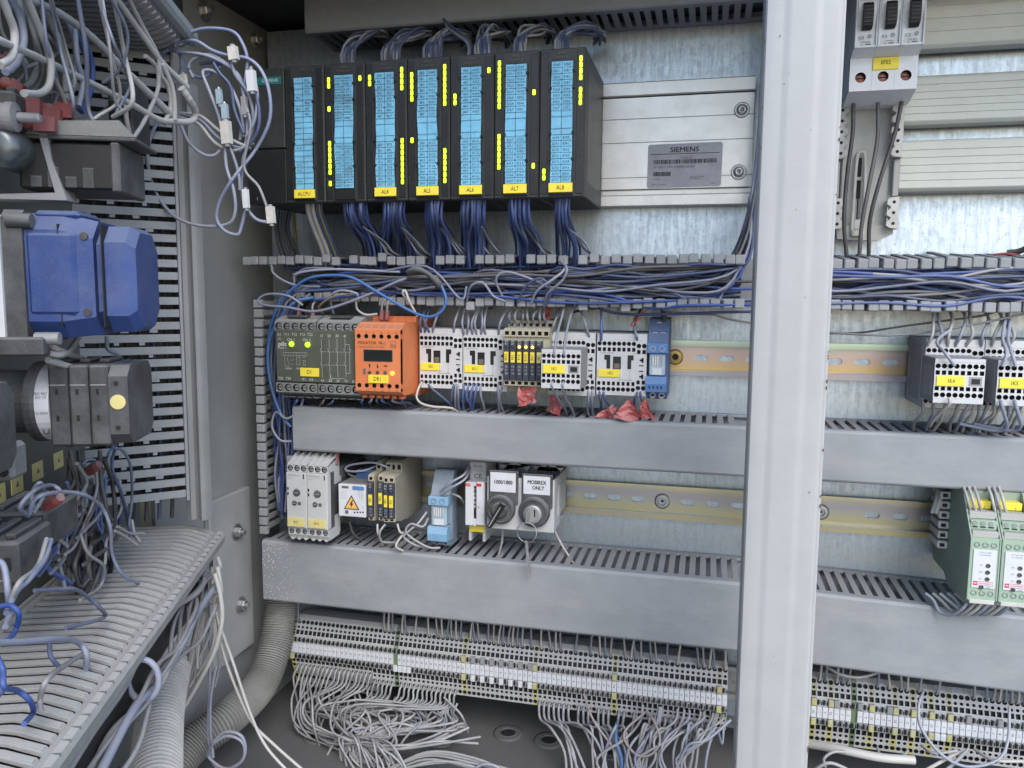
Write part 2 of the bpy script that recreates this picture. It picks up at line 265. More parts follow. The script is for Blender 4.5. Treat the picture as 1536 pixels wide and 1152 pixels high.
# ------------------------------------------------------------------ mesh building
class MB:
    def __init__(s): s.v = []; s.f = []; s.mi = []; s.ms = []; s.sm = []
    def _m(s, m):
        if m not in s.ms: s.ms.append(m)
        return s.ms.index(m)
    def add(s, vs, fs, m, smooth=False):
        o = len(s.v); s.v += [Vector(p) for p in vs]; k = s._m(m)
        for f in fs: s.f.append([o+i for i in f]); s.mi.append(k); s.sm.append(smooth)
        return s
    def box(s, x0, x1, y0, y1, z0, z1, m, b=0, skip=''):
        if x0 > x1: x0, x1 = x1, x0
        if y0 > y1: y0, y1 = y1, y0
        if z0 > z1: z0, z1 = z1, z0
        if not b:
            vs = [(x, y, z) for x in (x0, x1) for y in (y0, y1) for z in (z0, z1)]
            F = {'l': (0, 1, 3, 2), 'r': (4, 6, 7, 5), 'f': (0, 4, 5, 1), 'k': (2, 3, 7, 6), 'd': (0, 2, 6, 4), 'u': (1, 5, 7, 3)}
            return s.add(vs, [F[k] for k in F if k not in skip], m)
        b = min(b, (x1-x0)*.45, (y1-y0)*.45, (z1-z0)*.45); c = ((x0, x1), (y0, y1), (z0, z1))
        vs = []; idx = {}
        for i in (0, 1):
            for j in (0, 1):
                for k in (0, 1):
                    for a in range(3):
                        q = [c[0][i], c[1][j], c[2][k]]
                        for w, e in ((0, i), (1, j), (2, k)):
                            if w != a: q[w] += b if e == 0 else -b
                        idx[i, j, k, a] = len(vs); vs.append(q)
        fs = []
        for a in range(3):
            o1, o2 = [w for w in range(3) if w != a]
            for e in (0, 1):
                q = []
                for p, r_ in ((0, 0), (1, 0), (1, 1), (0, 1)):
                    t = [0, 0, 0]; t[a] = e; t[o1] = p; t[o2] = r_; q.append(idx[(*t, a)])
                fs.append(q)
            for p in (0, 1):
                for r_ in (0, 1):
                    t0 = [0, 0, 0]; t1 = [0, 0, 0]; t0[o1] = t1[o1] = p; t0[o2] = t1[o2] = r_; t1[a] = 1
                    fs.append([idx[(*t0, o1)], idx[(*t1, o1)], idx[(*t1, o2)], idx[(*t0, o2)]])
        for i in (0, 1):
            for j in (0, 1):
                for k in (0, 1): fs.append([idx[i, j, k, a] for a in range(3)])
        return s.add(vs, fs, m)
    def cyl(s, p, q, r, m, n=14, r2=None, cap=True, smooth=True):
        p, q = Vector(p), Vector(q); d = (q-p).normalized(); a = d.orthogonal().normalized(); b = d.cross(a); r2 = r if r2 is None else r2
        vs = [p+(a*cos(t)+b*sin(t))*r for t in [2*pi*i/n for i in range(n)]] + [q+(a*cos(t)+b*sin(t))*r2 for t in [2*pi*i/n for i in range(n)]]
        s.add(vs, [(i, (i+1) % n, n+(i+1) % n, n+i) for i in range(n)], m, smooth)
        if cap: s.add(vs, [tuple(range(n))[::-1], tuple(range(n, 2*n))], m)
        return s
    def lathe(s, p, d, prof, m, n=24, smooth=False):
        """prof: (radius, distance along d)"""
        p = Vector(p); d = Vector(d).normalized(); a = d.orthogonal().normalized(); b = d.cross(a); vs = []
        for r, h in prof: vs += [p+d*h+(a*cos(2*pi*i/n)+b*sin(2*pi*i/n))*max(r, 1e-4) for i in range(n)]
        fs = [(j*n+i, j*n+(i+1) % n, (j+1)*n+(i+1) % n, (j+1)*n+i) for j in range(len(prof)-1) for i in range(n)]
        return s.add(vs, fs, m, smooth)
    def prism(s, poly, axis, a, b, m, skip=()):
        """poly in the other two axes (in x, y, z order), extruded from a to b"""
        def put(p, t): q = list(p); q.insert(axis, t); return q
        n = len(poly); vs = [put(p, a) for p in poly]+[put(p, b) for p in poly]
        return s.add(vs, [tuple(range(n)), tuple(range(2*n-1, n-1, -1))]+[(i, (i+1) % n, n+(i+1) % n, n+i) for i in range(n) if i not in skip], m)
    def tube(s, pts, r, m, n=6, sub=5, cap=True):
        P = spline(pts, sub); vs = []; a = None; k = len(P)
        for i, p in enumerate(P):
            d = (P[min(i+1, k-1)]-P[max(i-1, 0)])
            d = d.normalized() if d.length > 1e-9 else Vector((0, 0, 1))
            if a is None: a = d.orthogonal().normalized()
            a = a-d*a.dot(d); a = a.normalized() if a.length > 1e-6 else d.orthogonal().normalized(); b = d.cross(a)
            rr = r(i/(k-1)) if callable(r) else r
            vs += [p+(a*cos(2*pi*j/n)+b*sin(2*pi*j/n))*rr for j in range(n)]
        s.add(vs, [(i*n+j, i*n+(j+1) % n, (i+1)*n+(j+1) % n, (i+1)*n+j) for i in range(k-1) for j in range(n)], m, True)
        if cap: s.add([*vs[:n], *vs[-n:]], [tuple(range(n))[::-1], tuple(range(n, 2*n))], m)
        return s
    def hole(s, p, a, b, m, mi='hole', shape='o', r=.36, depth=2.5, n=10):
        """a cell of a face (corner p, edges a, b) with a real blind hole in it; r = share of the shorter edge (or (ra, rb) for squares)"""
        p, a, b = Vector(p), Vector(a), Vector(b); nn = a.cross(b).normalized()
        c = p+a/2+b/2; A, B = a.normalized(), b.normalized()
        if shape == 'o':
            R = min(a.length, b.length)*r; ring = [c+(A*cos(2*pi*(i+.5)/n)+B*sin(2*pi*(i+.5)/n))*R for i in range(n)]
        else:
            ra, rb = (r if isinstance(r, tuple) else (r, r)); hx, hy = a.length*ra, b.length*rb; n = 4
            ring = [c+A*hx+B*hy, c-A*hx+B*hy, c-A*hx-B*hy, c+A*hx-B*hy]
        out = []
        for q in ring:
            d = q-c; x, y = d.dot(A), d.dot(B); t = min(a.length/2/max(abs(x), 1e-6), b.length/2/max(abs(y), 1e-6)); out.append(c+d*t if shape == 'o' else c+A*(a.length/2*(1 if x > 0 else -1))+B*(b.length/2*(1 if y > 0 else -1)))
        fs = [(i, (i+1) % n, n+(i+1) % n, n+i) for i in range(n)]
        s.add(ring+out, fs, m)
        if shape == 'o':
            cor = [p, p+a, p+a+b, p+b]
            for q in cor:
                ds = sorted(range(n), key=lambda i: (out[i]-q).length)[:2]
                s.add([q, out[ds[0]], out[ds[1]]], [(0, 1, 2)], m)
        bot = [q-nn*depth for q in ring]
        s.add(ring+bot, [(i, (i+1) % n, n+(i+1) % n, n+i) for i in range(n)], mi)
        s.add(bot, [tuple(range(n))], mi)
        return s
    def row(s, p, a, b, k, m, **kw):
        p, a, b = Vector(p), Vector(a), Vector(b)
        for i in range(k): s.hole(p+a*(i/k), a/k, b, m, **kw)
        return s
    def quad(s, p, a, b, m):
        p, a, b = Vector(p), Vector(a), Vector(b); return s.add([p, p+a, p+a+b, p+b], [(0, 1, 2, 3)], m)
    def xf(s, M):
        s.v = [M @ p for p in s.v]; return s
    def mesh(s, name, org=(0, 0, 0), smooth=None):
        o = Vector(org); me = bpy.data.meshes.new(name)
        me.from_pydata([((p-o)*K)[:] for p in s.v], [], s.f)
        for m in s.ms: me.materials.append(MATS[m])
        me.polygons.foreach_set('material_index', s.mi); me.polygons.foreach_set('use_smooth', s.sm)
        me.update(); return me
def spline(pts, sub=5):
    P = [Vector(p) for p in pts]
    if len(P) < 3: return [P[0].lerp(P[-1], i/sub) for i in range(sub+1)]
    out = []
    for i in range(len(P)-1):
        p0, p1, p2, p3 = P[max(i-1, 0)], P[i], P[i+1], P[min(i+2, len(P)-1)]
        if i == 0: p0 = p1*2-p2
        if i+2 >= len(P): p3 = p2*2-p1
        for j in range(sub):
            t = j/sub; out.append(.5*((2*p1)+(p2-p0)*t+(2*p0-5*p1+4*p2-p3)*t*t+(3*p1-p0-3*p2+p3)*t**3))
    return out+[P[-1]]
ORG = {}
def thing(name, label, cat, loc, group=None, door=False):
    """an Empty at the thing's base; its parts are given in the same millimetres as loc (door=True: in the door's frame)"""
    o = bpy.data.objects.new(name, None); COL.objects.link(o); o.empty_display_size = .01
    q = Vector(loc); ORG[o.name] = q
    if door: o.location = dw(q.x, -q.y, q.z)*K; o.rotation_euler = (0, 0, TH)
    else: o.location = q*K
    tag(o, label, cat, group); return o
def tag(o, label=None, cat=None, group=None, kind=None):
    if label: o['label'] = label
    if cat: o['category'] = cat
    if group: o['group'] = group
    if kind: o['kind'] = kind
    return o
def part(name, mb, par=None, org=None, kind=None, label=None):
    """a mesh under its thing (or a sub-part under a part); meshes keep the thing's own origin"""
    o0 = ORG[par.name] if par is not None else Vector(org or (0, 0, 0))
    me = mb.mesh(name, o0) if isinstance(mb, MB) else mb
    o = bpy.data.objects.new(name, me); COL.objects.link(o)
    if par is not None: o.parent = par; ORG[o.name] = o0
    else: o.location = o0*K; ORG[o.name] = o0
    if kind: o['kind'] = kind
    if label: o['label'] = label
    return o
def solo(name, mb, label, cat, org, group=None, kind=None):
    return tag(part(name, mb, None, org), label, cat, group, kind)
def struct(name, mb): return tag(part(name, mb), kind='structure')
def copy_tree(o, par=None):
    c = o.copy(); COL.objects.link(c); ORG[c.name] = ORG.get(o.name, Vector())
    if par is not None: c.parent = par
    for ch in list(o.children): copy_tree(ch, c)
    return c
WIRES = []
def wire(pts, r, m, label, group=None, name='wire', n=6, sub=5):
    WIRES.append((pts, r, m, label, group, name, n, sub, random.random()))
def pix(P):
    v = Vector(P)-CAM; z = v.dot(fwd); return Vector((768+FOC*v.dot(rgt)/z, 576-FOC*v.dot(upv)/z, z))
def build_wires(limit=300):
    """the wires that show largest are objects of their own, the small rest is one object"""
    def size(w):
        q = [pix(p) for p in w[0]]; q = [a for a in q if -40 < a.x < 1576 and -40 < a.y < 1192]
        return sum((a.xy-b.xy).length for a, b in zip(q, q[1:]))*(2 if callable(w[1]) else w[1])/(q[0].z if q else 1)
    order = sorted(range(len(WIRES)), key=lambda i: -size(WIRES[i])); keep = set(order[:limit]); rest = MB(); p0 = None
    for i, (pts, r, m, label, group, name, n, sub, _) in enumerate(WIRES):
        if i in keep: solo(name, MB().tube(pts, r, m, n, sub), label, 'wire', pts[0], group)
        else: rest.tube(pts, r, m, n, sub); p0 = p0 or pts[0]
    if rest.v: solo('short_wires', rest, 'the many short thin wires among the modules and along the terminal strip', None, p0, kind='stuff')
FC = {}
def text(par, body, p, h, m, align='CENTER', rot=(pi/2, 0, 0), sx=1, ls=1, name='lettering', extr=0):
    """printed lettering, cap height h mm, lying on its surface at p (mm)"""
    key = (body, round(h, 2), m, align, round(sx, 2), round(ls, 2))
    if key not in FC:
        c = bpy.data.curves.new(name, 'FONT'); c.body = body; c.size = h/.70*K; c.align_x = align; c.align_y = 'CENTER'; c.space_line = ls; c.resolution_u = 2
        tmp = bpy.data.objects.new(name, c); me = bpy.data.meshes.new_from_object(tmp); me.name = name
        me.materials.clear(); me.materials.append(MATS[m]); FC[key] = me
        bpy.data.objects.remove(tmp); bpy.data.curves.remove(c)
    o = bpy.data.objects.new(name, FC[key]); COL.objects.link(o); o.rotation_euler = rot; o.scale = (sx, 1, 1)
    o.parent = par; o.location = (Vector(p)-ORG[par.name])*K
    return o
def mmpx(px, py, Y): return (at(px, py, Y)-at(px, py+1, Y)).z
def tx(par, body, px, py, Y, hpx, m, **kw): return text(par, body, at(px, py, Y), hpx*mmpx(px, py, Y), m, **kw)
def rect(mb, x0, y0, x1, y1, Y, t, m, b=0):
    """a plate whose front lies at depth Y, measured by two corners"""
    xm, ym = (x0+x1)/2, (y0+y1)/2
    return mb.box(at(x0, ym, Y).x, at(x1, ym, Y).x, Y, Y+t, at(xm, y1, Y).z, at(xm, y0, Y).z, m, b)
def ordinal(n):
    A_ = 'zeroth first second third fourth fifth sixth seventh eighth ninth tenth eleventh twelfth thirteenth fourteenth fifteenth sixteenth seventeenth eighteenth nineteenth'.split()
    if n < 20: return A_[n]
    T_ = {2: 'twent', 3: 'thirt', 4: 'fort', 5: 'fift', 6: 'sixt'}[n//10]
    return T_+'ieth' if n % 10 == 0 else T_+'y-'+A_[n % 10]
def rnd(a, b): return random.uniform(a, b)

mat('blue_socket_grey', (.15, .21, .28), .55, dust=.65, dcol=(.33, .36, .39), sc=60)
def smudge_strips():
    """greasy finger marks on the paper strips"""
    m = MATS['strip_blue']; t = m.node_tree; n = t.nodes; l = t.links; b = n['Principled BSDF']; src = b.inputs['Base Color'].links[0].from_socket
    g = n.new('ShaderNodeNewGeometry'); nz = n.new('ShaderNodeTexNoise'); nz.inputs['Scale'].default_value = 52; nz.inputs['Detail'].default_value = 7; nz.inputs['Roughness'].default_value = .62; l.new(g.outputs['Position'], nz.inputs['Vector'])
    r = n.new('ShaderNodeMapRange'); r.inputs[1].default_value = .57; r.inputs[2].default_value = .76; r.inputs[4].default_value = .72; l.new(nz.outputs[0], r.inputs[0])
    mx = n.new('ShaderNodeMixRGB'); l.new(r.outputs[0], mx.inputs[0]); l.new(src, mx.inputs[1]); mx.inputs[2].default_value = (.085, .11, .13, 1); l.new(mx.outputs[0], b.inputs['Base Color'])
smudge_strips()
# ================================================================== THE SETTING
g = MB().box(-474, 520, 0, 3, -372, 345, 'galvanised'); struct('mounting_plate', g)
g = MB().box(-484, 520, 60, 63, -430, 356, 'wall_grey'); struct('back_wall', g)
g = MB()
w = MB().box(-488, -484, -200, 60, -430, 352, 'wall_grey'); struct('side_wall', w)
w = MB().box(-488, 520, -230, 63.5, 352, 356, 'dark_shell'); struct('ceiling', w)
fl = MB(); HO = [(762, 1101, 8.5), (823, 1112, 8.5), (640, 1082, 7), (660, 1112, 7), (476, 1106, 8), (920, 1130, 8)]
HO = [(atz(x, y, -418), r) for x, y, r in HO]
fl.box(-488, 520, -420, 60, -422, -418, 'gland_plate', skip='')
struct('floor', fl)
HL = ['open gland hole with a raised collar alone in the middle of the cabinet floor', 'open gland hole right of the lone one on the cabinet floor', 'small gland hole under the strip where two grey wires end', 'small gland hole nearer the camera among the grey wires', 'gland hole at the left under the wire tangle', 'gland hole under the hanging wires near the post']
for hl, (p, r) in zip(HL, HO):
    t = thing('grommet', hl, 'cable gland', (p.x, p.y, -418), 'gland holes in the cabinet floor')
    part('collar', MB().lathe((p.x, p.y, -418), (0, 0, 1), [(r*1.9, .0), (r*1.9, 1.6), (r*1.5, 2.2), (r*1.3, 1.2), (r*1.12, 2.6), (r, 2.6), (r, .6)], 'gland_plate', 26, True), t)
    part('opening', MB().cyl((p.x, p.y, -417.6), (p.x, p.y, -417.2), r, 'hole', 24), t)
w = MB().box(-3000, 3000, -6000, 3000, -1304, -1300, 'ground_concrete'); struct('ground', w)  # out of view; added to bounce light up into the cabinet
# left frame: wall plate, corner profile, bolts
def bolt(p, d, r, label, m='steel'):
    t = thing('hex_bolt', label, 'bolt', p); p = Vector(p); d = Vector(d)
    part('washer', MB().lathe(p, d, [(0, 0), (r*1.7, 0), (r*1.7, 1.6), (r*1.1, 1.8), (0, 1.8)], m, 22), t)
    part('head', MB().lathe(p, d, [(r*1.05, 1.8), (r*1.05, 6), (r*.9, 6.8), (0, 6.8)], m, 6), t)
    part('stud', MB().cyl(p+d*6.5, p+d*11, r*.5, m, 10), t)
pl = MB().box(-484, -477, -128, -54, -330, -150, 'frame_grey', 1.2); pl.box(-477, -475.5, -116, -108, -300, -190, 'frame_grey', .4)
solo('frame_plate', pl, 'grey steel plate bolted to the inner side wall beside the lowest trunking', 'plate', (-484, -90, -330))
bolt((-477, -83, -193), (1, 0, 0), 5.2, 'upper hex bolt on the grey side plate beside the lowest trunking')
bolt((-477, -80, -275), (1, 0, 0), 5.2, 'lower hex bolt on the grey side plate above the ribbed hose')
bolt((-484, -100, 335), (1, 0, 0), 6, 'large hex bolt at the top of the side wall nearest the door')
bolt((-484, -12, 334), (1, 0, 0), 5, 'hex bolt at the top of the side wall near the controller row')
fp = MB(); px0 = at(268, 400, -235).x; px1 = at(298, 400, -235).x
fp.prism([(px0, -229), (px0, -236), (px0+2, -239), (px0+7, -240), (px0+10, -237.5), (px0+13, -238), (px0+17, -240), (px1, -237), (px1+.5, -234), (px1+.5, -229)], 2, -132, 228, 'wall_grey')
fo = solo('frame_profile', fp, 'tall folded grey steel profile standing beside the slatted upright trunking', 'frame profile', (px0, -220, -132))
# centre post
po = thing('centre_post', 'broad white painted steel post standing upright in front of the cabinet', 'post', (59.5, -262, -430))
x0, x1 = 35.3, 83.8
def post_y(f):
    def st(a, c): t_ = max(0, min(1, (f-a)/(c-a))); return t_*t_*(3-2*t_)
    return -261.2-1.0*(1-abs(2*f-1)**6)-.8*(st(.22, .34)-st(.62, .74))+.9*(st(.92, .97))*1.0-.9*st(.965, .99)
PF = [(x0+(x1-x0)*i/44, post_y(i/44)) for i in range(45)]
PF[0] = (x0, -259.8); PF[-1] = (x1, -260.4)
pb = MB(); pb.prism([(x0, -226)]+PF+[(x1+.3, -226)], 2, -430, 352, 'enamel_white'); part('post_body', pb, po)
ru = MB()
random.seed(77)
for i in range(34):
    xx = (x0+.3, x1-.1)[i % 2]+rnd(-.25, .1); zz = rnd(-330, 330); ru.box(xx-.16, xx+.16, -261.9, -259.6, zz, zz+rnd(.4, 2.4), 'rust')
for i in range(10):
    xx = rnd(x0+6, x1-6); zz = rnd(-300, 300); ru.box(xx-.25, xx+.25, -263.2, -260.5, zz, zz+rnd(.3, .8), 'rust')
part('rust_chips', ru, po, kind='stuff')
# ================================================================== TRUNKING
FM = {}
def finger(key, mb):
    if key not in FM: FM[key] = mb.mesh('finger')
    return FM[key]
def put(me, par, loc, name='finger', rz=0, ry=0, sc=None, rx=0):
    o = bpy.data.objects.new(name, me); COL.objects.link(o); o.parent = par; o.location = (Vector(loc)-ORG[par.name])*K; ORG[o.name] = Vector(loc)
    if rz or ry or rx: o.rotation_euler = (rx, ry, rz)
    if sc: o.scale = sc
    return o
def covered_duct(name, label, xa, xb, D, z0, z1, fingers='u', tilt=0, hide=()):
    t = thing('cable_trunking', label, 'cable trunking', (xa, 0, z0))
    part('base', MB().box(xa, xb, -5, -1.2, z0+1, z1-1, 'duct_grey'), t)
    lid = MB()
    lid.prism([(-D, z0+1.2), (-D-.6, z0+2.5), (-D-.9, (z0+z1)/2), (-D-.6, z1-2.5), (-D, z1-1.2), (-D+1.4, z1), (-D+9, z1+.2), (-D+9, z1-1.8), (-D+2.4, z1-1.8), (-D+2.4, z0+1.8), (-D+9, z0+1.8), (-D+9, z0-.2), (-D+1.4, z0)], 0, xa, xb, 'duct_grey')
    part('lid', lid, t)
    me = finger(('c', D), MB().box(-2.9, 2.9, -D+8, -4.5, -.9, .9, 'duct_finger', .3))
    n = int((xb-xa)/10)
    for i in range(n):
        x = xa+5+i*10
        if any(a < x < b for a, b in hide): continue
        if 'u' in fingers: put(me, t, (x+rnd(-.3, .3), 0, z1-2.0))
        if 'd' in fingers: put(me, t, (x+rnd(-.3, .3), 0, z0+2.0))
    rail = MB()
    if 'u' in fingers: rail.box(xa, xb, -9, -4.6, z1-3.4, z1-.8, 'duct_finger')
    if 'd' in fingers: rail.box(xa, xb, -9, -4.6, z0+.8, z0+3.4, 'duct_finger')
    part('finger_root', rail, t)
    part('shade_fill', MB().box(xa+1, xb-1, -D+18, -8, z0+8, z1-24, 'black'), t, kind='stuff')  # solid black block, painted shade behind the finger slots
    if tilt: t.rotation_euler = (0, tilt, 0)
    return t
HB = ((36, 84),)
ductB = covered_duct('b', 'long grey covered trunking under the contactor row, with a slotted top', -405, 330, 86, -100, -54, 'u', hide=HB)
ductC = covered_duct('c', 'lowest grey covered trunking above the terminal strip, paint specks on its left end', -446, 48, 83, -265.5, -199.5, 'u')
ductC2 = covered_duct('c2', 'grey covered trunking section behind the white post, under the green modules', 48.6, 330, 83, -268.5, -201, 'u', tilt=radians(1.6), hide=((0, 84),))
ductT = covered_duct('t', 'grey covered trunking across the top above the black controller modules', -393, 330, 66, 318, 352, 'd', hide=HB)
# open trunking, no lid: fingers with square heads above and below
op = thing('open_trunking', 'open grey trunking without its lid, packed with blue and grey wires', 'cable trunking', (-470, 0, 50))
part('base', MB().box(-470, 330, -4, -1.2, 52, 98, 'duct_grey'), op)
def head_finger(kz):
    mb = MB().box(-2.9, 2.9, -76, -4, -.9, .9, 'duct_finger', .3)
    mb.box(-4.3, 4.3, -80.5, -75, -6.8*(kz > 0)-.9*(kz < 0) - (.9 if kz > 0 else 0), .9+6.8*(kz < 0), 'duct_finger', .9)
    return mb.mesh('finger')
hu, hd = head_finger(1), head_finger(-1)
gapsT = [(-428, -421), (-388, -386), (-352, -347), (-308, -303), (-263, -257), (-218, -212), (-171, -166), (-122, -116)]
for i in range(80):
    x = -458+i*10
    if 36 < x < 84: continue
    if any(a < x+rnd(-1, 1) < b for a, b in gapsT): continue
    put(hu, op, (x+rnd(-.5, .5), 0, 97.5+rnd(-.6, .6)+(3 if random.random() < .06 else 0)+(3.5 if x > 90 else 0)), rz=rnd(-.008, .008), rx=(.10 if x > 90 else 0)+rnd(-.01, .01))
for i in range(76):
    x = -398+i*10
    if 36 < x < 84 or (-120 < x < -112) or (-398 < x < -370 and i % 2): continue
    z = 51+rnd(-.8, .8)+(-3.5 if random.random() < .08 else 0)+(3 if x < -300 else 0)
    put(hd, op, (x+rnd(-.7, .7), 0, z), rz=rnd(-.015, .015))
# upright trunking at the left
vd = thing('upright_trunking', 'narrow upright grey trunking with toothed edge left of the contactor rows', 'cable trunking', (-449, 0, -200))
part('base', MB().box(-452, -412, -4, -1.2, -205, 54, 'duct_grey'), vd)
vm = MB().box(-.9, .9, -76, -4, -2.9, 2.9, 'duct_finger', .3).box(-1.0, 8.4, -80.5, -75, -4.2, 4.2, 'duct_finger', .8).mesh('finger')
for i in range(25): put(vm, vd, (-450+rnd(-.3, .3), 0, 50-i*10))
for k, i in enumerate(range(6)): put(vm, vd, (-416+rnd(-.3, .3), 0, -112-i*14.2))
# ================================================================== RAILS
def din_rail(z, m, label, slots0):
    m = m if abs(z+333) > 1 else 'zinc_dull'
    t = thing('mounting_rail', label, 'mounting rail', (-430, 0, z))
    a, b = -432, 330
    mb = MB()
    for s in (-1, 1):
        mb.box(a, b, -8.6, -7.5, z+s*12.6, z+s*17.5, m); mb.box(a, b, -8.6, -1.1, z+s*11.6, z+s*12.6, m)
    # web with real slots
    x = a; ss = sorted(slots0)
    for c in ss:
        mb.box(x, c-7.5, -2.1, -1.1, z-11.6, z+11.6, m)
        mb.box(c-7.5, c+7.5, -2.1, -1.1, z+3, z+11.6, m); mb.box(c-7.5, c+7.5, -2.1, -1.1, z-11.6, z-3, m); x = c+7.5
        for e in (-1, 1):
            pts = [(c+e*7.5, z+3), (c+e*4.6, z+3), (c+e*6.4, z+1.8), (c+e*7.2, z), (c+e*6.4, z-1.8), (c+e*4.6, z-3), (c+e*7.5, z-3)]
            mb.add([(p, -2.1, q) for p, q in pts], [(0, 1, 2), (0, 2, 3), (0, 3, 6), (3, 4, 6), (4, 5, 6)], m)
    mb.box(x, b, -2.1, -1.1, z-11.6, z+11.6, m)
    part('rail_body', mb, t); return t
S1 = [i*25 for i in range(-17, 13) if i not in (-1,)]
din1 = din_rail(0, 'chromate_pink', 'slotted rail with a pink and gold sheen behind the contactor row', S1)
x2 = -108.6
S2 = [x2+i*25 for i in range(-12, 18) if i not in (3, 10)]
din2 = din_rail(-148.6, 'chromate_gold', 'slotted brassy yellow rail behind the row of timers and switches', S2)
din3 = din_rail(-333, 'chromate_gold', 'rail carrying the long strip of grey terminal blocks', [i*25 for i in range(-17, 13)])
def rail_screw(x, z, label, dark):
    t = thing('rail_screw', label, 'screw', (x, -2, z))
    part('head', MB().lathe((x, -2, z), (0, -1, 0), [(0, 0), (8, 0), (8, 1.2), (6.6, 2.4), (3.8, 2.6), (3.6, .8), (0, .6)], 'brass' if dark else 'steel', 24), t)
    part('socket', MB().cyl((x, -2.7, z), (x, -2.9, z), 1.6 if not dark else 3.4, 'hole', 6), t)
rail_screw(at(1012.8, 535.3, -3).x, 0.3, 'screw in the pinkish rail beside the blue relay', True)
rail_screw(at(993.5, 750.3, -3).x, -148.6, 'round screw in the middle of the brassy yellow rail left of the post', False)
rail_screw(at(1231, 767.5, -3).x, -148.6, 'screw in the brassy rail just right of the white post', False)
# ================================================================== CONTROLLER RACK
rk = thing('rack_rail', 'bare aluminium mounting rail with silver type plate right of the black modules', 'rack rail', (-190, 0, 207))
XR0, XR1 = -424, 41.5
rb = MB()
rb.box(XR0, XR1, -13, -1.3, 165, 253, 'aluminium', .6)
rb.prism([(-1.3, 253.4), (-15.2, 253.4), (-16.6, 254.4), (-16.6, 265.6), (-15.6, 266.6), (-1.3, 266.6)], 0, XR0, XR1, 'aluminium')
rb.box(XR0, XR1, -10, -1.3, 159.8, 164.6, 'aluminium')
rb.prism([(-1.3, 148.5), (-15.6, 148.5), (-16.4, 149.4), (-16.4, 158.6), (-15.4, 159.6), (-1.3, 159.6)], 0, XR0, XR1, 'aluminium')
part('profile', rb, rk)
gv = MB()
for z in (232.5, 210, 176.5): gv.box(XR0, XR1, -13.25, -12.9, z-.35, z+.35, 'ink_grey')
gv.box(XR0, XR1, -13.3, -12.9, 252.6, 253.3, 'hole')
part('groove', gv, rk)
for px, py in ((1113, 165), (1108, 258)):
    p = at(px, py, -13); s = MB()
    s.lathe(p, (0, -1, 0), [(7.2, 0), (7.2, .9), (6, 1.3), (5.4, .6), (4.6, 2.6), (3.2, 3.6), (1.6, 3.8), (1.4, 1.6), (0, 1.4)], 'steel', 26, True)
    part('screw', s, rk)
lb = MB(); lb.prism([(-57+a, 166+b) for a, b in ((1.6, 0), (68.6, .6), (70.2, 2.2), (70.8, 40), (69.2, 41.8), (1.9, 41.4), (.3, 39.8), (0, 1.6))], 1, -13.5, -12.9, 'label_silver')
tp = part('type_plate', lb, rk)
ORG[tp.name] = ORG[rk.name]
text(tp, 'SIEMENS', (-22, -13.75, 201.6), 4.6, 'ink', sx=1.12); text(tp, 'SIEMENS', (-21.8, -13.72, 201.7), 4.6, 'ink', sx=1.12)
text(tp, 'Simatic S7', (-20, -13.75, 194.3), 2.0, 'ink_soft'); text(tp, '1P 6ES7 390-1AE80-0AA0', (-51.5, -13.75, 185.6), 2.6, 'ink_soft', 'LEFT')
text(tp, 'S VP28...', (-51.5, -13.75, 174.3), 1.7, 'ink_soft', 'LEFT'); text(tp, 'Made in Germany', (-53, -13.75, 169.2), 1.4, 'ink_soft', 'LEFT')
text(tp, 'Simatic S7 Profile\nRail 480 mm', (-16, -13.75, 175), 1.3, 'ink_soft', 'LEFT'); text(tp, 'A5E00', (3, -13.75, 169.4), 1.3, 'ink_soft', 'LEFT')
pr = MB(); pr.box(-54, 11, -13.75, -13.4, 197.7, 198.2, 'ink'); random.seed(4)
x = -51
while x < 7.5:
    w_ = random.choice((.35, .5, .9)); pr.box(x, x+w_, -13.75, -13.4, 188.6, 192.6, 'ink'); x += w_+random.choice((.3, .45, .7))
x = -51
while x < -35:
    w_ = random.choice((.35, .5, .9)); pr.box(x, x+w_, -13.75, -13.4, 177.2, 181.2, 'ink'); x += w_+random.choice((.3, .45))
part('print', pr, tp)
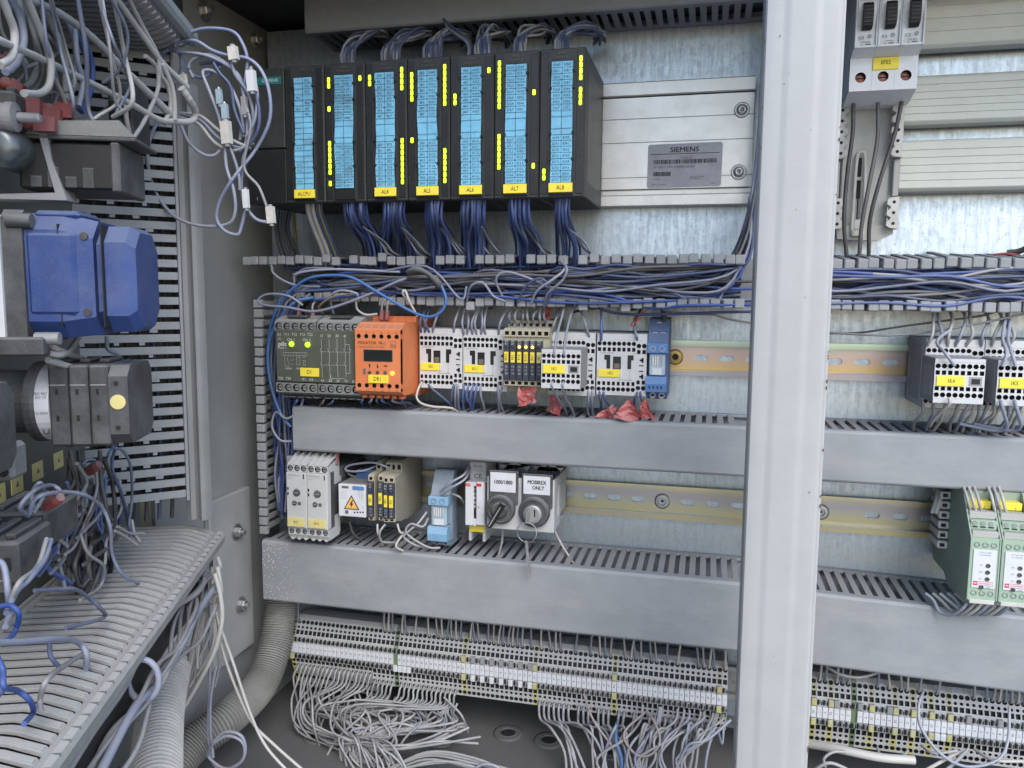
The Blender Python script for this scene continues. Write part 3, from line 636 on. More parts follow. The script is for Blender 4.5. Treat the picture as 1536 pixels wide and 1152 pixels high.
# ---- modules
MODC = [-362.6+40.25*k for k in range(7)]
def rows(base, n=8): return '\n'.join(base % i for i in range(n))
def ledcol(par, xc, lit, zt):
    a, b = MB(), MB()
    for i in range(16):
        z = zt-(i % 8)*5.12 - (0 if i < 8 else 61.6)
        tgt, m = (a, 'led_lit') if i in lit else (b, 'led_off')
        tgt.box(xc-1.25, xc+1.25, -129.4, -128, z-2.25, z+2.25, m, .5) if i in lit else tgt.box(xc-.8, xc+.8, -128.5, -128, z-1.6, z+1.6, m)
    if a.v: part('lit_lamps', a, par, kind='stuff')
    part('unlit_lamps', b, par, kind='stuff')
def module(k, tagtext, L, Rr, label, left, right):
    xc = MODC[k]; t = thing('input_output_module', label, 'control module', (xc, -15, 145), 'black controller modules on the rack')
    h = MB(); h.box(xc-19.9, xc+19.9, -120, -16.5, 146, 268.4, 'plc_black', .8)
    h.box(xc-19.9, xc+19.9, -128, -120.2, 145, 269, 'plc_black', 1.0)
    h.box(xc+19.0, xc+20.0, -112, -30, 160, 255, 'plc_dark')
    part('housing', h, t)
    d = MB(); d.box(xc-10.6, xc+10.6, -129.6, -128.1, 147, 258.6, 'plc_dark', .5)
    for z in (177, 236, 250, 199):
        for e in (-1, 1): d.box(xc+e*8.7, xc+e*10.8, -131.4, -128.1, z-1.1, z+1.1, 'plc_dark', .4)
    part('front_door', d, t)
    for sx_ in (-1, 1):
        p_ = MB(); p_.box(xc+sx_*12.2, xc+sx_*18.9, -128.6, -127.8, 148, 266, 'plc_dark', .3); part('lamp_panel', p_, t)
    # paper strip, a little wavy
    s = MB(); nz, nx = 26, 4; z0, z1 = 157.4, 257.6; vs = []
    random.seed(40+k); ph = rnd(0, 6)
    for i in range(nz+1):
        f = i/nz; w_ = (.5*sin(f*7+ph)+.35*sin(f*17+ph*2))*(1 if k < 4 else .5)
        for j in range(nx+1):
            g_ = j/nx; vs.append((xc-9.1+18.2*g_+w_*.8, -130.1-.45*sin(f*9+ph)*sin(g_*3)-.25, z0+(z1-z0)*f))
    s.add(vs, [(i*(nx+1)+j, i*(nx+1)+j+1, (i+1)*(nx+1)+j+1, (i+1)*(nx+1)+j) for i in range(nz) for j in range(nx)], 'strip_blue', True)
    part('label_strip', s, t)
    gl = MB(); cell = (z1-z0)/20
    for i in range(1, 20):
        if i == 10 and k != 0: continue
        gl.box(xc-9, xc+9, -130.95, -130.75, z0+i*cell-.11, z0+i*cell+.11, 'ink')
    gl.box(xc-.12, xc+.12, -130.95, -130.75, z0, z1, 'ink'); part('strip_lines', gl, t)
    for col, (ta, tb) in ((-4.6, left), (4.4, right)):
        if ta: text(t, ta, (xc+col, -131.1, z1-cell*4.05), 1.9, 'ink', ls=cell/(1.9/.7), sx=.95)
        if tb: text(t, tb, (xc+col, -131.1, z0+cell*3.95), 1.9, 'ink', ls=cell/(1.9/.7), sx=.95)
    ledcol(t, xc-15.2, L, 259.5); ledcol(t, xc+15.6, Rr, 259.5)
    for sx_ in (-1, 1):
        for zz in (240.6, 179):
            text(t, '0\n1\n2\n3\n4\n5\n6\n7', (xc+sx_*18.1, -128.75, zz), 1.3, 'ink_faint', ls=5.12/(1.3/.7))
    text(t, ('CPU', 'SM322', 'SM321', 'SM321', 'SM322', 'SM321', 'SM321')[k], (xc, -129.75, 264.8), 1.9, 'ink_faint'); text(t, ('', 'DO 32xDC24V', 'DI 32xDC24V', 'DI 32xDC24V', 'DO 32xDC24V', 'DI 32xDC24V', 'DI 32xDC24V')[k], (xc, -129.75, 261.4), 1.4, 'ink_faint')
    if tagtext:
        g_ = MB().box(xc-10.5, xc+10.3, -131.8, -129.8, 149.0, 156.9, 'tag_yellow', .3); tg = part('yellow_tag', g_, t); ORG[tg.name] = ORG[t.name]
        text(tg, tagtext, (xc, -132, 152.8), 3.6, 'ink', sx=.8)
    return t
R8 = set(range(8)); B = lambda *a: set(x+8 for x in a)
module(0, 'ALCPU', set(), set(), 'black control module with a torn smeared blue strip, first right of the plain module', ('\n\n\nA0.3\n\nA0.5\n\n', 'A1.0\n\n\nA1.3\nA1.4\n\nA1.6\n'), ('E0.0\nE0.1\nE0.2\n\nE0.4\nE0.5\nE0.6\n', '\n\n\n\n\n\n\n'))
module(1, None, {1, 2, 6} | B(1, 2, 3, 4, 5, 7) | B(0), {1}, 'black control module with a blue strip and no yellow tag below it', (rows('A304.%d'), rows('A305.%d')), (rows('A306.%d'), rows('A307.%d')))
module(2, 'AL4', {1, 2}, {0, 1, 2, 3} | B(*range(8)), 'black control module tagged AL4 on its yellow label', (rows('E4.%d'), rows('E5.%d')), (rows('E6.%d'), rows('E7.%d')))
module(3, 'AL5', {1, 2, 3, 4, 5} | B(0), {0, 1, 2, 3, 4, 5, 6} | B(2, 3, 4, 5, 6, 7), 'black control module tagged AL5 on its yellow label', (rows('E8.%d'), rows('E9.%d')), (rows('E10.%d'), rows('E11.%d')))
module(4, 'AL6', {5, 6}, {1}, 'black control module tagged AL6 on its yellow label', (rows('A8.%d'), rows('A9.%d')), (rows('A10.%d'), rows('A11.%d')))
module(5, 'AL7', R8 | B(0, 1, 2, 3, 4, 5), {5} | B(5), 'black control module tagged AL7, its blue strip peeling at the top corner', (rows('E12.%d'), rows('E13.%d')), (rows('E14.%d'), rows('E15.%d')))
module(6, 'AL8', B(6, 7), {0, 1, 2, 3, 5, 6, 7}, 'black control module tagged AL8 at the right end of the row', (rows('E16.%d'), rows('E17.%d')), (rows('E18.%d'), rows('E19.%d')))
t = thing('power_module', 'plain black module with a teal maker label at the left end of the row', 'control module', (-400, -15, 145))
h = MB(); h.box(-424, -383.2, -124, -16.5, 146, 267, 'plc_black', .8); h.box(-424, -383.2, -128, -124.2, 196, 268, 'plc_black', .8); h.box(-424, -383.2, -127, -124.2, 145, 195.2, 'plc_dark', .8); part('housing', h, t)
tl = part('maker_label', MB().box(-413, -386, -128.6, -127.8, 253.5, 260.5, 'teal', .2), t); ORG[tl.name] = ORG[t.name]
text(tl, 'SIEMENS', (-397, -128.8, 257), 2.9, 'ink_white', sx=1.1)
text(t, '1', (-414, -127.3, 150), 2.5, 'ink_white')
# ================================================================== ROW ONE
def tagbox(t, x0, y0, x1, y1, Y, body, m='tag_yellow', hp=6, cx=None):
    g_ = part('yellow_tag', rect(MB(), x0, y0, x1, y1, Y, 1.4, m, .3), t); ORG[g_.name] = ORG[t.name]
    tx(g_, body, cx or (x0+x1)/2, (y0+y1)/2, Y-.2, hp, 'ink', sx=.8); return g_
# ---- safety relay
Y = -104; p0 = at(413, 535, Y).x; p1 = p0+91; t = thing('safety_relay', 'wide dark olive safety relay with two green lamps and white contact diagram', 'safety relay', (p0+45, -8, -43))
h = MB(); h.box(p0+1, p1-1, -96, -8.8, -38, 34, 'relay_terminal', .8); h.box(p0+1.5, p1-1.5, Y-1, -96.2, -26.5, 25.5, 'relay_olive', .5); part('housing', h, t)
zt0, zt1 = at(440, 497, Y).z, at(440, 474, Y).z; zb0, zb1 = at(460, 597, Y).z, at(460, 575, Y).z
for (a, b) in ((p0, p0+44.5), (p0+46.5, p1)):
    for up in (1, 0):
        q = MB(); z0, z1 = (zt0, zt1) if up else (zb0, zb1); zs = z0+9.6 if up else z1-9.6
        if up:
            q.prism([(Y, z0), (Y, zs), (Y+16, z1), (-60, z1), (-60, z0)], 0, a, b, 'relay_terminal', skip=(0,)); q.row((a, Y, z0), (b-a, 0, 0), (0, 0, 9.6), 5, 'relay_terminal', r=.42, depth=3)
            q.box(a+11, b-12, Y+5, Y+15, zs+4, z1+.6, 'charcoal_dusty')
        else:
            q.prism([(Y, z1), (Y, zs), (Y+16, z0), (-60, z0), (-60, z1)], 0, a, b, 'relay_terminal', skip=(0,)); q.row((a, Y, zs), (b-a, 0, 0), (0, 0, z1-zs), 5, 'relay_terminal', r=.42, depth=3)
            for i in range(5): q.box(a+2+i*8.6, a+8+i*8.6, Y+8, Y+14, z0-1.2, zs-5, 'relay_terminal', .4)
        part('terminal_strip', q, t)
        sc_ = MB()
        for i in range(5):
            xx = a+(b-a)*(i+.5)/5; zz = (z0+4.9) if up else (zs+4.8)
            sc_.cyl((xx, Y+2.4, zz), (xx, Y+1.2, zz), 2.6, 'zinc_dull', 12); sc_.box(xx-2.3, xx+2.3, Y+1.0, Y+1.3, zz-.4, zz+.4, 'hole')
        part('terminal_screws', sc_, t)
YF = Y-1.2
for b_, px, py, hp in (('A1', 419, 502, 4), ('T11', 430, 502, 4), ('T12', 441.5, 502, 4), ('T12', 453.5, 502, 4), ('T22', 465, 502, 4), ('13', 482, 504, 4), ('23', 493.5, 504, 4), ('33', 505.5, 504, 4), ('41', 517.5, 504.5, 4), ('(+)', 419, 508, 3), ('CH. 1', 436.5, 509.5, 4), ('CH. 2', 460, 510, 4), ('PNOZ 1', 423, 522, 3), ('T33', 421, 567.5, 4), ('T34', 432.5, 568, 4), ('X1', 455.5, 569, 4), ('X2', 467, 569.5, 4), ('14', 483.5, 571, 4), ('24', 495.5, 571, 4), ('34', 507, 571.5, 4), ('42', 519, 571.5, 4), ('A2', 531, 572.5, 4), ('S-STOP', 433, 553, 2.6), ('ON', 447, 553, 2.6)):
    tx(t, b_, px, py, YF-.15, hp, 'ink_white', sx=.95)
tx(t, 'pilz', 423.3, 516, YF-.2, 6.5, 'ink_white', sx=1.1); tx(t, 'pilz', 423.7, 516, YF-.18, 6.5, 'ink_white', sx=1.1)
for px, py in ((437.5, 516), (461.5, 517)):
    p = at(px, py, YF); part('green_lamp', MB().lathe(p, (0, -1, 0), [(2.7, 0), (2.6, 1), (1.6, 2.1), (0, 2.5)], 'led_green', 16, True), t)
dg = MB()
def ln(x0_, y0_, x1_, y1_, w_=.5):
    a, b = at(x0_, y0_, YF), at(x1_, y1_, YF); d = (b-a).normalized(); n_ = Vector((d.z, 0, -d.x))*w_*.28
    dg.add([a+n_+Vector((0, -.12, 0)), a-n_+Vector((0, -.12, 0)), b-n_+Vector((0, -.12, 0)), b+n_+Vector((0, -.12, 0))], [(0, 1, 2, 3)], 'ink_white')
for x in (482, 493.7, 505.5, 517.5):
    ln(x, 508, x+.3, 524); ln(x-2, 523, x+.6, 529); ln(x+.5, 529, x+.8, 544); ln(x-1.2, 544, x+1.2, 549); ln(x+1, 549, x+1.7, 566)
for i in range(11): ln(482+i*4, 527.5+i*.08, 484.6+i*4, 527.6+i*.08); ln(482+i*3.5, 547.5+i*.05, 484.3+i*3.5, 547.6+i*.05)
for a in ((518, 516.5, 524, 516.8), (524, 516.8, 524, 524), (524, 524, 526.5, 524.5), (526, 524.5, 524.5, 530), (524.6, 530, 525, 560), (525, 560, 519, 560), (496, 562, 496, 567.5), (496, 567.5, 517, 567.8)): ln(*a)
for a in ((424.5, 528.5, 460.5, 529), (424.5, 533.5, 460.5, 534), (424.5, 528.5, 424.5, 533.5), (460.5, 529, 460.5, 534), (427, 534, 427.5, 549), (427.5, 549, 435, 549.3), (431, 536, 433, 547), (436, 540, 441, 540), (436, 546, 440, 546), (445, 536, 450, 536), (445, 536, 445, 547), (450, 536, 450, 547), (445, 547, 450, 547), (454, 536, 458, 536), (454, 541, 458, 541), (455, 541, 455, 548), (458, 541, 458, 548), (455, 548, 459, 548)): ln(*a, .35)
for i in range(8): ln(428+i*4.2, 529, 428+i*4.2, 533.5, .3)
part('diagram', dg, t); tagbox(t, 450, 552, 478, 565, Y-2.5, 'D1', cx=464)
# ---- orange monitor
Y = -112; a0 = at(533, 545, Y).x; a1 = at(601, 545, Y).x; zz = lambda py: at(567, py, Y).z
t = thing('speed_monitor', 'orange speed monitor with dark display between olive relay and white contactors', 'monitor relay', ((a0+a1)/2, -8, -43))
h = MB(); h.box(a0+.5, a1-.5, -100, -8.8, -36, 31, 'orange', .8)
h.box(a0, a1, Y, Y+5, zz(575), zz(508.5), 'orange'); h.box(a0, a1, Y, Y+5, zz(501), zz(495), 'orange'); h.box(a0, a1, Y, Y+5, zz(587), zz(582.5), 'orange')
h.prism([(Y, zz(587)), (Y, zz(495)), (Y+2, zz(493)), (Y+12, zz(484)), (-70, zz(484)), (-70, zz(476)), (-9, zz(476)), (-9, zz(600)), (-70, zz(600)), (-70, zz(594)), (Y+10, zz(594))], 0, a0, a1, 'orange', skip=(0,))
part('housing', h, t)
q = MB(); q.row((a0, Y, zz(508.5)), (a1-a0, 0, 0), (0, 0, zz(501)-zz(508.5)), 6, 'orange', r=.47, depth=4); q.row((a0, Y, zz(582.5)), (a1-a0, 0, 0), (0, 0, zz(575)-zz(582.5)), 6, 'orange', r=.47, depth=4); part('screw_holes', q, t)
q = MB()
for i in range(6):
    w_ = (a1-a0)/6; q.add([(a0+w_*i+.8, Y+2.2, zz(492.6)), (a0+w_*(i+1)-.8, Y+2.2, zz(492.6)), (a0+w_*(i+1)-.8, Y+11, zz(485)), (a0+w_*i+.8, Y+11, zz(485))], [(0, 1, 2, 3)], 'orange_dark')
    q.box(a0+w_*i+1.4, a0+w_*(i+1)-1.4, Y+10.5, Y+17, zz(600), zz(595), 'orange_dark', .5)
part('clamp_covers', q, t, kind='stuff')
q = MB(); q.box(a0+4, a1-.2, -70.5, -12, zz(484), zz(477), 'orange', .5); q.row((a0+4, -71, zz(484)), (a1-a0-4, 0, 0), (0, 0, 5.2), 6, 'orange', r=.36, depth=3); part('rear_terminals', q, t)
for i in range(6):
    tx(t, str(7+i), 538+i*11.2, 499.3, Y-.35, 3, 'ink_soft'); tx(t, str(13+i), 540+i*11, 586.0, Y-.35, 3, 'ink_soft')
tx(t, 'MONITOR  FR-1', 536.5, 514, Y-.35, 4.4, 'ink', align='LEFT', sx=1.02); tx(t, 'Frequency/Speed  DD 2005', 536.5, 519.6, Y-.35, 2.7, 'ink_soft', align='LEFT')
part('display_frame', rect(MB(), 545, 524.5, 589, 542.5, Y-.5, .5, 'ink_soft', .2), t); dp = part('display', rect(MB(), 546, 525.3, 588, 541.7, Y-.9, .5, 'lcd', .1), t)
q = rect(MB(), 585, 512, 594, 521.5, Y-.35, .3, 'ink_soft'); rect(q, 585.7, 512.7, 593.3, 520.8, Y-.45, .2, 'orange'); part('logo_frame', q, t); tx(t, 'ifm', 589.5, 518, Y-.6, 4.2, 'ink')
for px, c in ((554.5, '\u2191'), (566.5, '\u2193'), (578, '\u2192')):
    p = at(px, 549, Y); ar = MB()
    if c == '\u2192': ar.box(p.x-1.8, p.x+.6, Y-.3, Y-.1, p.z-.4, p.z+.4, 'ink'); ar.add([(p.x+.4, Y-.3, p.z+1.3), (p.x+.4, Y-.3, p.z-1.3), (p.x+2.2, Y-.3, p.z)], [(0, 1, 2)], 'ink')
    else:
        e = 1 if c == '\u2191' else -1; ar.box(p.x-.4, p.x+.4, Y-.3, Y-.1, p.z-1.8, p.z+1.8, 'ink'); ar.add([(p.x-1.3, Y-.3, p.z+.5*e), (p.x+1.3, Y-.3, p.z+.5*e), (p.x, Y-.3, p.z+2.3*e)], [(0, 1, 2)], 'ink')
    part('arrow_mark', ar, t); p = at(px, 558.5, Y); part('push_button', MB().lathe(p, (0, -1, 0), [(1.8, .1), (1.8, .5), (1.2, .6), (1.1, 1.6), (0, 1.7)], 'charcoal_dusty', 14), t)
p = at(588.5, 560, Y); part('yellow_lamp', MB().lathe(p, (0, -1, 0), [(2, 0), (1.9, .8), (1, 1.6), (0, 1.8)], 'led_yellow', 14, True), t)
part('label_print', rect(MB(), 544.5, 553, 548.5, 561.5, Y-.35, .3, 'ink_soft'), t)
tagbox(t, 552, 562.5, 582, 575, Y-1.6, 'DR1', cx=566)
# ---- contactors
def contactor(name, label, x, w_, z0, z1, Y, code, aux=False, word=True, wide=2):
    t = thing('contactor', label, 'contactor', (x+w_/2, -8, z0), 'white contactors on the upper rail'); hgt = z1-z0; f = lambda v: z1-hgt*v
    h = MB(); h.box(x+.2, x+w_-.2, Y+4.5, -8.8, z0, z1, 'cont_white', .5); h.box(x+.2, x+w_-.2, Y-.3, Y+4.9, z0, z1, 'cont_white', 0, 'fk'); part('housing', h, t); cw = w_/10.35
    q = MB(); yy = Y-.35
    # frame of the face built of strips and rows of holes
    xs = x+.2; we = w_-.4; w8 = we*.79; w2 = we-w8
    q.box(xs, xs+we, yy, Y+.2, f(.115), z1-.4, 'cont_white', .2)
    q.row((xs, yy, f(.215)), (w8, 0, 0), (0, 0, hgt*.10), 8, 'cont_white', r=.45, depth=4); q.row((xs, yy, f(.30)), (w8, 0, 0), (0, 0, hgt*.085), 8, 'cont_white', shape='s', r=(.33, .36), depth=4)
    q.row((xs+w8, yy, f(.245)), (w2, 0, 0), (0, 0, hgt*.10), 2, 'cont_white', r=.45, depth=4); q.row((xs+w8, yy, f(.335)), (w2, 0, 0), (0, 0, hgt*.09), 2, 'cont_white', shape='s', r=(.33, .36), depth=4)
    q.box(xs+w8, xs+we, yy, Y+.2, f(.145), f(.115), 'cont_white')
    q.row((xs, yy, f(.845)), (w8, 0, 0), (0, 0, hgt*.085), 8, 'cont_white', shape='s', r=(.30, .36), depth=4); q.row((xs, yy, f(.945)), (w8, 0, 0), (0, 0, hgt*.10), 8, 'cont_white', r=.45, depth=4)
    q.row((xs+w8, yy, f(.815)), (w2, 0, 0), (0, 0, hgt*.085), 2, 'cont_white', shape='s', r=(.30, .36), depth=4); q.row((xs+w8, yy, f(.915)), (w2, 0, 0), (0, 0, hgt*.10), 2, 'cont_white', r=.45, depth=4)
    q.box(xs+w8, xs+we, yy, Y+.2, f(.945), f(.915), 'cont_white'); q.box(xs, xs+we, yy, Y+.2, z0+.4, f(.945), 'cont_white', .2)
    q.box(xs, xs+w8, yy, Y+.2, f(.76), f(.30), 'cont_white'); q.box(xs+w8, xs+we, yy, Y+.2, f(.73), f(.335), 'cont_white')
    part('face', q, t)
    if not aux:
        k = MB(); X = lambda v: x+w_*v
        for a, e in ((.20, -1), (.62, 1)):
            k.box(X(a), X(a+.075), yy-.25, yy, f(.565), f(.345), 'black'); k.box(X(a if e > 0 else a-.045), X(a+.12 if e > 0 else a+.075), yy-.26, yy, f(.425), f(.345), 'black')
        part('guide_slots', k, t)
        k = MB(); k.box(X(.33), X(.49), yy-.3, yy, f(.57), f(.37), 'black'); k.box(X(.355), X(.465), yy-1.4, yy-.3, f(.56), f(.48), 'w_brown', .3); part('armature', k, t)
        k = MB(); k.box(X(.665), X(.672), yy-.15, yy, f(.73), f(.54), 'ink_grey'); part('print', k, t, kind='stuff')
        if word: text(t, 'SIEMENS', (X(.205), yy-.15, f(.315)), 2.0, 'ink_grey', sx=1.2); text(t, 'SIRIUS', (X(.78), yy-.15, f(.32)), 1.3, 'ink_grey'); text(t, '3RH1140-2BB40', (X(.58), yy-.15, f(.742)), 1.1, 'ink_soft', sx=1.2)
        g_ = part('yellow_tag', MB().box(X(.035), X(.475), yy-1.1, yy, f(.70), f(.575), 'tag_yellow', .3), t); ORG[g_.name] = ORG[t.name]; text(g_, code, (X(.28), yy-1.3, f(.637)), 3.0, 'ink', sx=.75)
        part('tag_holder', MB().box(X(.48), X(.515), yy-.8, yy, f(.70), f(.585), 'paper_white', .2), t)
    k = MB(); X = lambda v: x+w_*v
    for zc, e in ((.42, 1), (.68, -1)):
        k.box(X(.86), X(.94), yy-.25, yy, f(zc)-.9, f(zc)+.9, 'black'); k.box(X(.90), X(.94), yy-.25, yy, f(zc)-2.2, f(zc)+2.2, 'black')
        k.box(X(.85), X(.94), yy-.25, yy, f(zc+.085*e)-.5, f(zc+.085*e)+.5, 'black')
    part('side_slots', k, t)
    return t
def aux_block(label, x0, z0, Yf, Yb, code, w_=37.2, hgt=36.4):
    t = thing('auxiliary_contact_block', label, 'contact block', (x0+w_/2, Yb, z0), 'small grey sided blocks plugged onto the contactors'); z1 = z0+hgt; f = lambda v: z1-hgt*v
    h = MB(); h.box(x0, x0+w_, Yf+4.5, Yb, z0, z1, 'cont_grey', .4); h.box(x0, x0+w_, Yf+1.7, Yf+4.8, z0, z1, 'cont_grey', 0, 'fk'); h.box(x0, x0+w_, Yf, Yf+1.7, z0, z1, 'cont_white', 0, 'fk'); part('housing', h, t)
    lp = MB().box(x0-.25, x0+.2, Yf+6, Yb-6, z0+4, z1-6, 'label_silver'); part('side_label', lp, t)
    q = MB(); y = Yf
    q.box(x0, x0+w_, y, Yf+1.7, f(.09), z1, 'cont_white', .2); q.row((x0, y, f(.25)), (w_, 0, 0), (0, 0, hgt*.16), 8, 'cont_white', r=.44, depth=4); q.row((x0, y, f(.385)), (w_, 0, 0), (0, 0, hgt*.135), 8, 'cont_white', shape='s', r=(.34, .36), depth=4)
    q.box(x0, x0+w_, y, Yf+1.7, f(.61), f(.385), 'cont_white'); q.row((x0, y, f(.735)), (w_, 0, 0), (0, 0, hgt*.125), 8, 'cont_white', shape='s', r=(.34, .36), depth=4); q.row((x0, y, f(.895)), (w_, 0, 0), (0, 0, hgt*.16), 8, 'cont_white', r=.44, depth=4); q.box(x0, x0+w_, y, Yf+1.7, z0, f(.895), 'cont_white', .2)
    part('face', q, t)
    g_ = part('yellow_tag', MB().box(x0+1.6, x0+w_*.60, y-1.0, y, f(.615), f(.39), 'tag_yellow', .3), t); ORG[g_.name] = ORG[t.name]; text(g_, code, (x0+w_*.33, y-1.2, f(.50)), 3.2, 'ink', sx=.75)
    k = MB(); k.box(x0+w_*.69, x0+w_*.95, y-.2, y, f(.60), f(.40), 'cont_grey'); k.box(x0+w_*.74, x0+w_*.91, y-.5, y-.2, f(.56), f(.44), 'black', .15); part('slider', k, t)
    return t
def span(px0, px1, py, Y): return at(px0, py, Y).x, at(px1, py, Y).x
Y = -70
cA, cB = span(629.5, 694, 538, Y); contactor('c', 'white contactor tagged 0K1 beside the orange monitor', cA, cB-cA, at(660, 583, Y).z, at(660, 492, Y).z, Y, '0K1')
cA2, cB2 = span(694.8, 760, 540, Y); contactor('c', 'white contactor tagged K0.1 left of the beige relay modules', cA2, 45, at(725, 587, Y).z, at(725, 494, Y).z, Y, 'K0.1')
cA3, _ = span(827, 894, 545, Y); cA3 = -141.8; contactor('c', 'white contactor almost hidden behind the block tagged 1K1', cA3, 45.4, at(860, 594, Y).z, at(860, 498, Y).z, Y, '', aux=True)
cA4, cB4 = span(895, 970, 546, Y); contactor('c', 'white contactor tagged 1K2 above the red tape scraps', cA4, cB4-cA4, at(932, 594, Y).z, at(932, 500, Y).z, Y, '1K2')
a_, b_ = span(812, 871, 555, -112); aux_block('grey sided contact block tagged 1K1 right of the small relay modules', a_, at(842, 583, -112).z, -112, -71, '1K1', b_-a_, at(842, 524, -112).z-at(842, 583, -112).z)
a_, b_ = span(1386, 1477, 560, Y)
def contactor_right(label, x): 
    t = contactor('c', label, x, 45.6, -33.5, 26.6, Y, '', aux=True); part('side_label', MB().box(x-.2, x+.3, -58, -20, -28, 20, 'label_silver'), t); return t
contactor_right('white contactor under the block tagged 1K4 at the far right', a_); contactor_right('white contactor under the block tagged 1K5 at the photo edge', a_+45.8)
contactor_right('white contactor beyond the block tagged 1K5', a_+91.6)
b0, b1 = span(1401, 1477, 572, -112)
aux_block('grey sided contact block tagged 1K4 at the far right', b0, -23.6, -112, -71, '1K4', b1-b0); aux_block('grey sided contact block tagged 1K5 cut by the photo edge', b0+45.8, -23.9, -112, -71, '1K5', b1-b0)
# ---- slim relay modules, seven beige bodies with dark fronts
Y = -84; r_a, r_b = span(755.5, 824, 537, Y); wd = (r_b-r_a)/7; zz = lambda py: at(790, py, Y).z
names = ['0K0.2', 'K0.1', 'K1.4', 'K14.5', 'K4.1', '0K5', '0K6']; lit = {2, 3, 4}
lab7 = ['slim beige relay module leftmost of seven, tag 0K0.2', 'slim beige relay module with a short yellow tag, second from the left', 'slim beige relay module with amber lamp lit, tag K1.4', 'slim beige relay module with amber lamp lit, tag K14.5', 'slim beige relay module with amber lamp lit, tag K4.1', 'slim beige relay module with a half blue tag, unlit, sixth from the left', 'slim beige relay module partly hidden by the block tagged 1K1']
for i in range(7):
    x = r_a+wd*i; t = thing('interface_relay', lab7[i], 'relay module', (x+wd/2, -8, -30), 'slim beige relay modules on the upper rail')
    h = MB(); a, b = x+.12, x+wd-.12
    h.prism([(Y+2, zz(571)), (Y+2, zz(505)), (Y-.4, zz(505)), (Y-.4, zz(495)), (Y+3, zz(492.5)), (-66, zz(492.5)), (-66, zz(484)), (-62, zz(481)), (-10, zz(481)), (-10, zz(592)), (-64, zz(592)), (-64, zz(584)), (Y+3, zz(581)), (Y-.4, zz(579)), (Y-.4, zz(571))], 0, a, b, 'beige', skip=(2, 5, 13))
    h.hole((a, Y-.4, zz(505)), (b-a, 0, 0), (0, 0, zz(495)-zz(505)), 'beige', shape='s', r=(.32, .30), depth=4); h.hole((a, Y-.4, zz(579)), (b-a, 0, 0), (0, 0, zz(571)-zz(579)), 'beige', shape='s', r=(.32, .30), depth=4)
    h.hole((a, -66, zz(492.5)), (b-a, 0, 0), (0, 0, zz(484)-zz(492.5)), 'beige_dusty', shape='s', r=(.3, .3), depth=4)
    part('housing', h, t)
    if i < 6:
        part('plug_relay', MB().box(a+.15, b-.15, Y-2.6, Y+1.8, zz(570.6), zz(511), 'navy', .4), t)
        g_ = MB().box(a+1.0, b-1.0, Y-3.2, Y-2.4, zz(544), zz(528), 'tag_yellow' if i != 5 else 'tag_yellow_pale', .2); tg = part('yellow_tag', g_, t); ORG[tg.name] = ORG[t.name]
        text(tg, names[i], ((a+b)/2, Y-3.4, zz(536)), 2.6, 'ink', rot=(pi/2, pi/2*-1, 0), sx=.75)
        text(t, '12\n11\n14', ((a+b)/2, Y-2.8, zz(555.5)), 1.9, 'ink_white', ls=1.25); text(t, 'A2\nA1', ((a+b)/2, Y-2.8, zz(514.2)), 1.8, 'ink_white')
        p = at(0, 0, Y); part('lamp', MB().lathe(((a+b)/2, Y-2.5, zz(520.5)), (0, -1, 0), [(1.5, 0), (1.4, .6), (0, 1.2)], 'led_amber' if i in lit else 'led_off', 12, True), t)
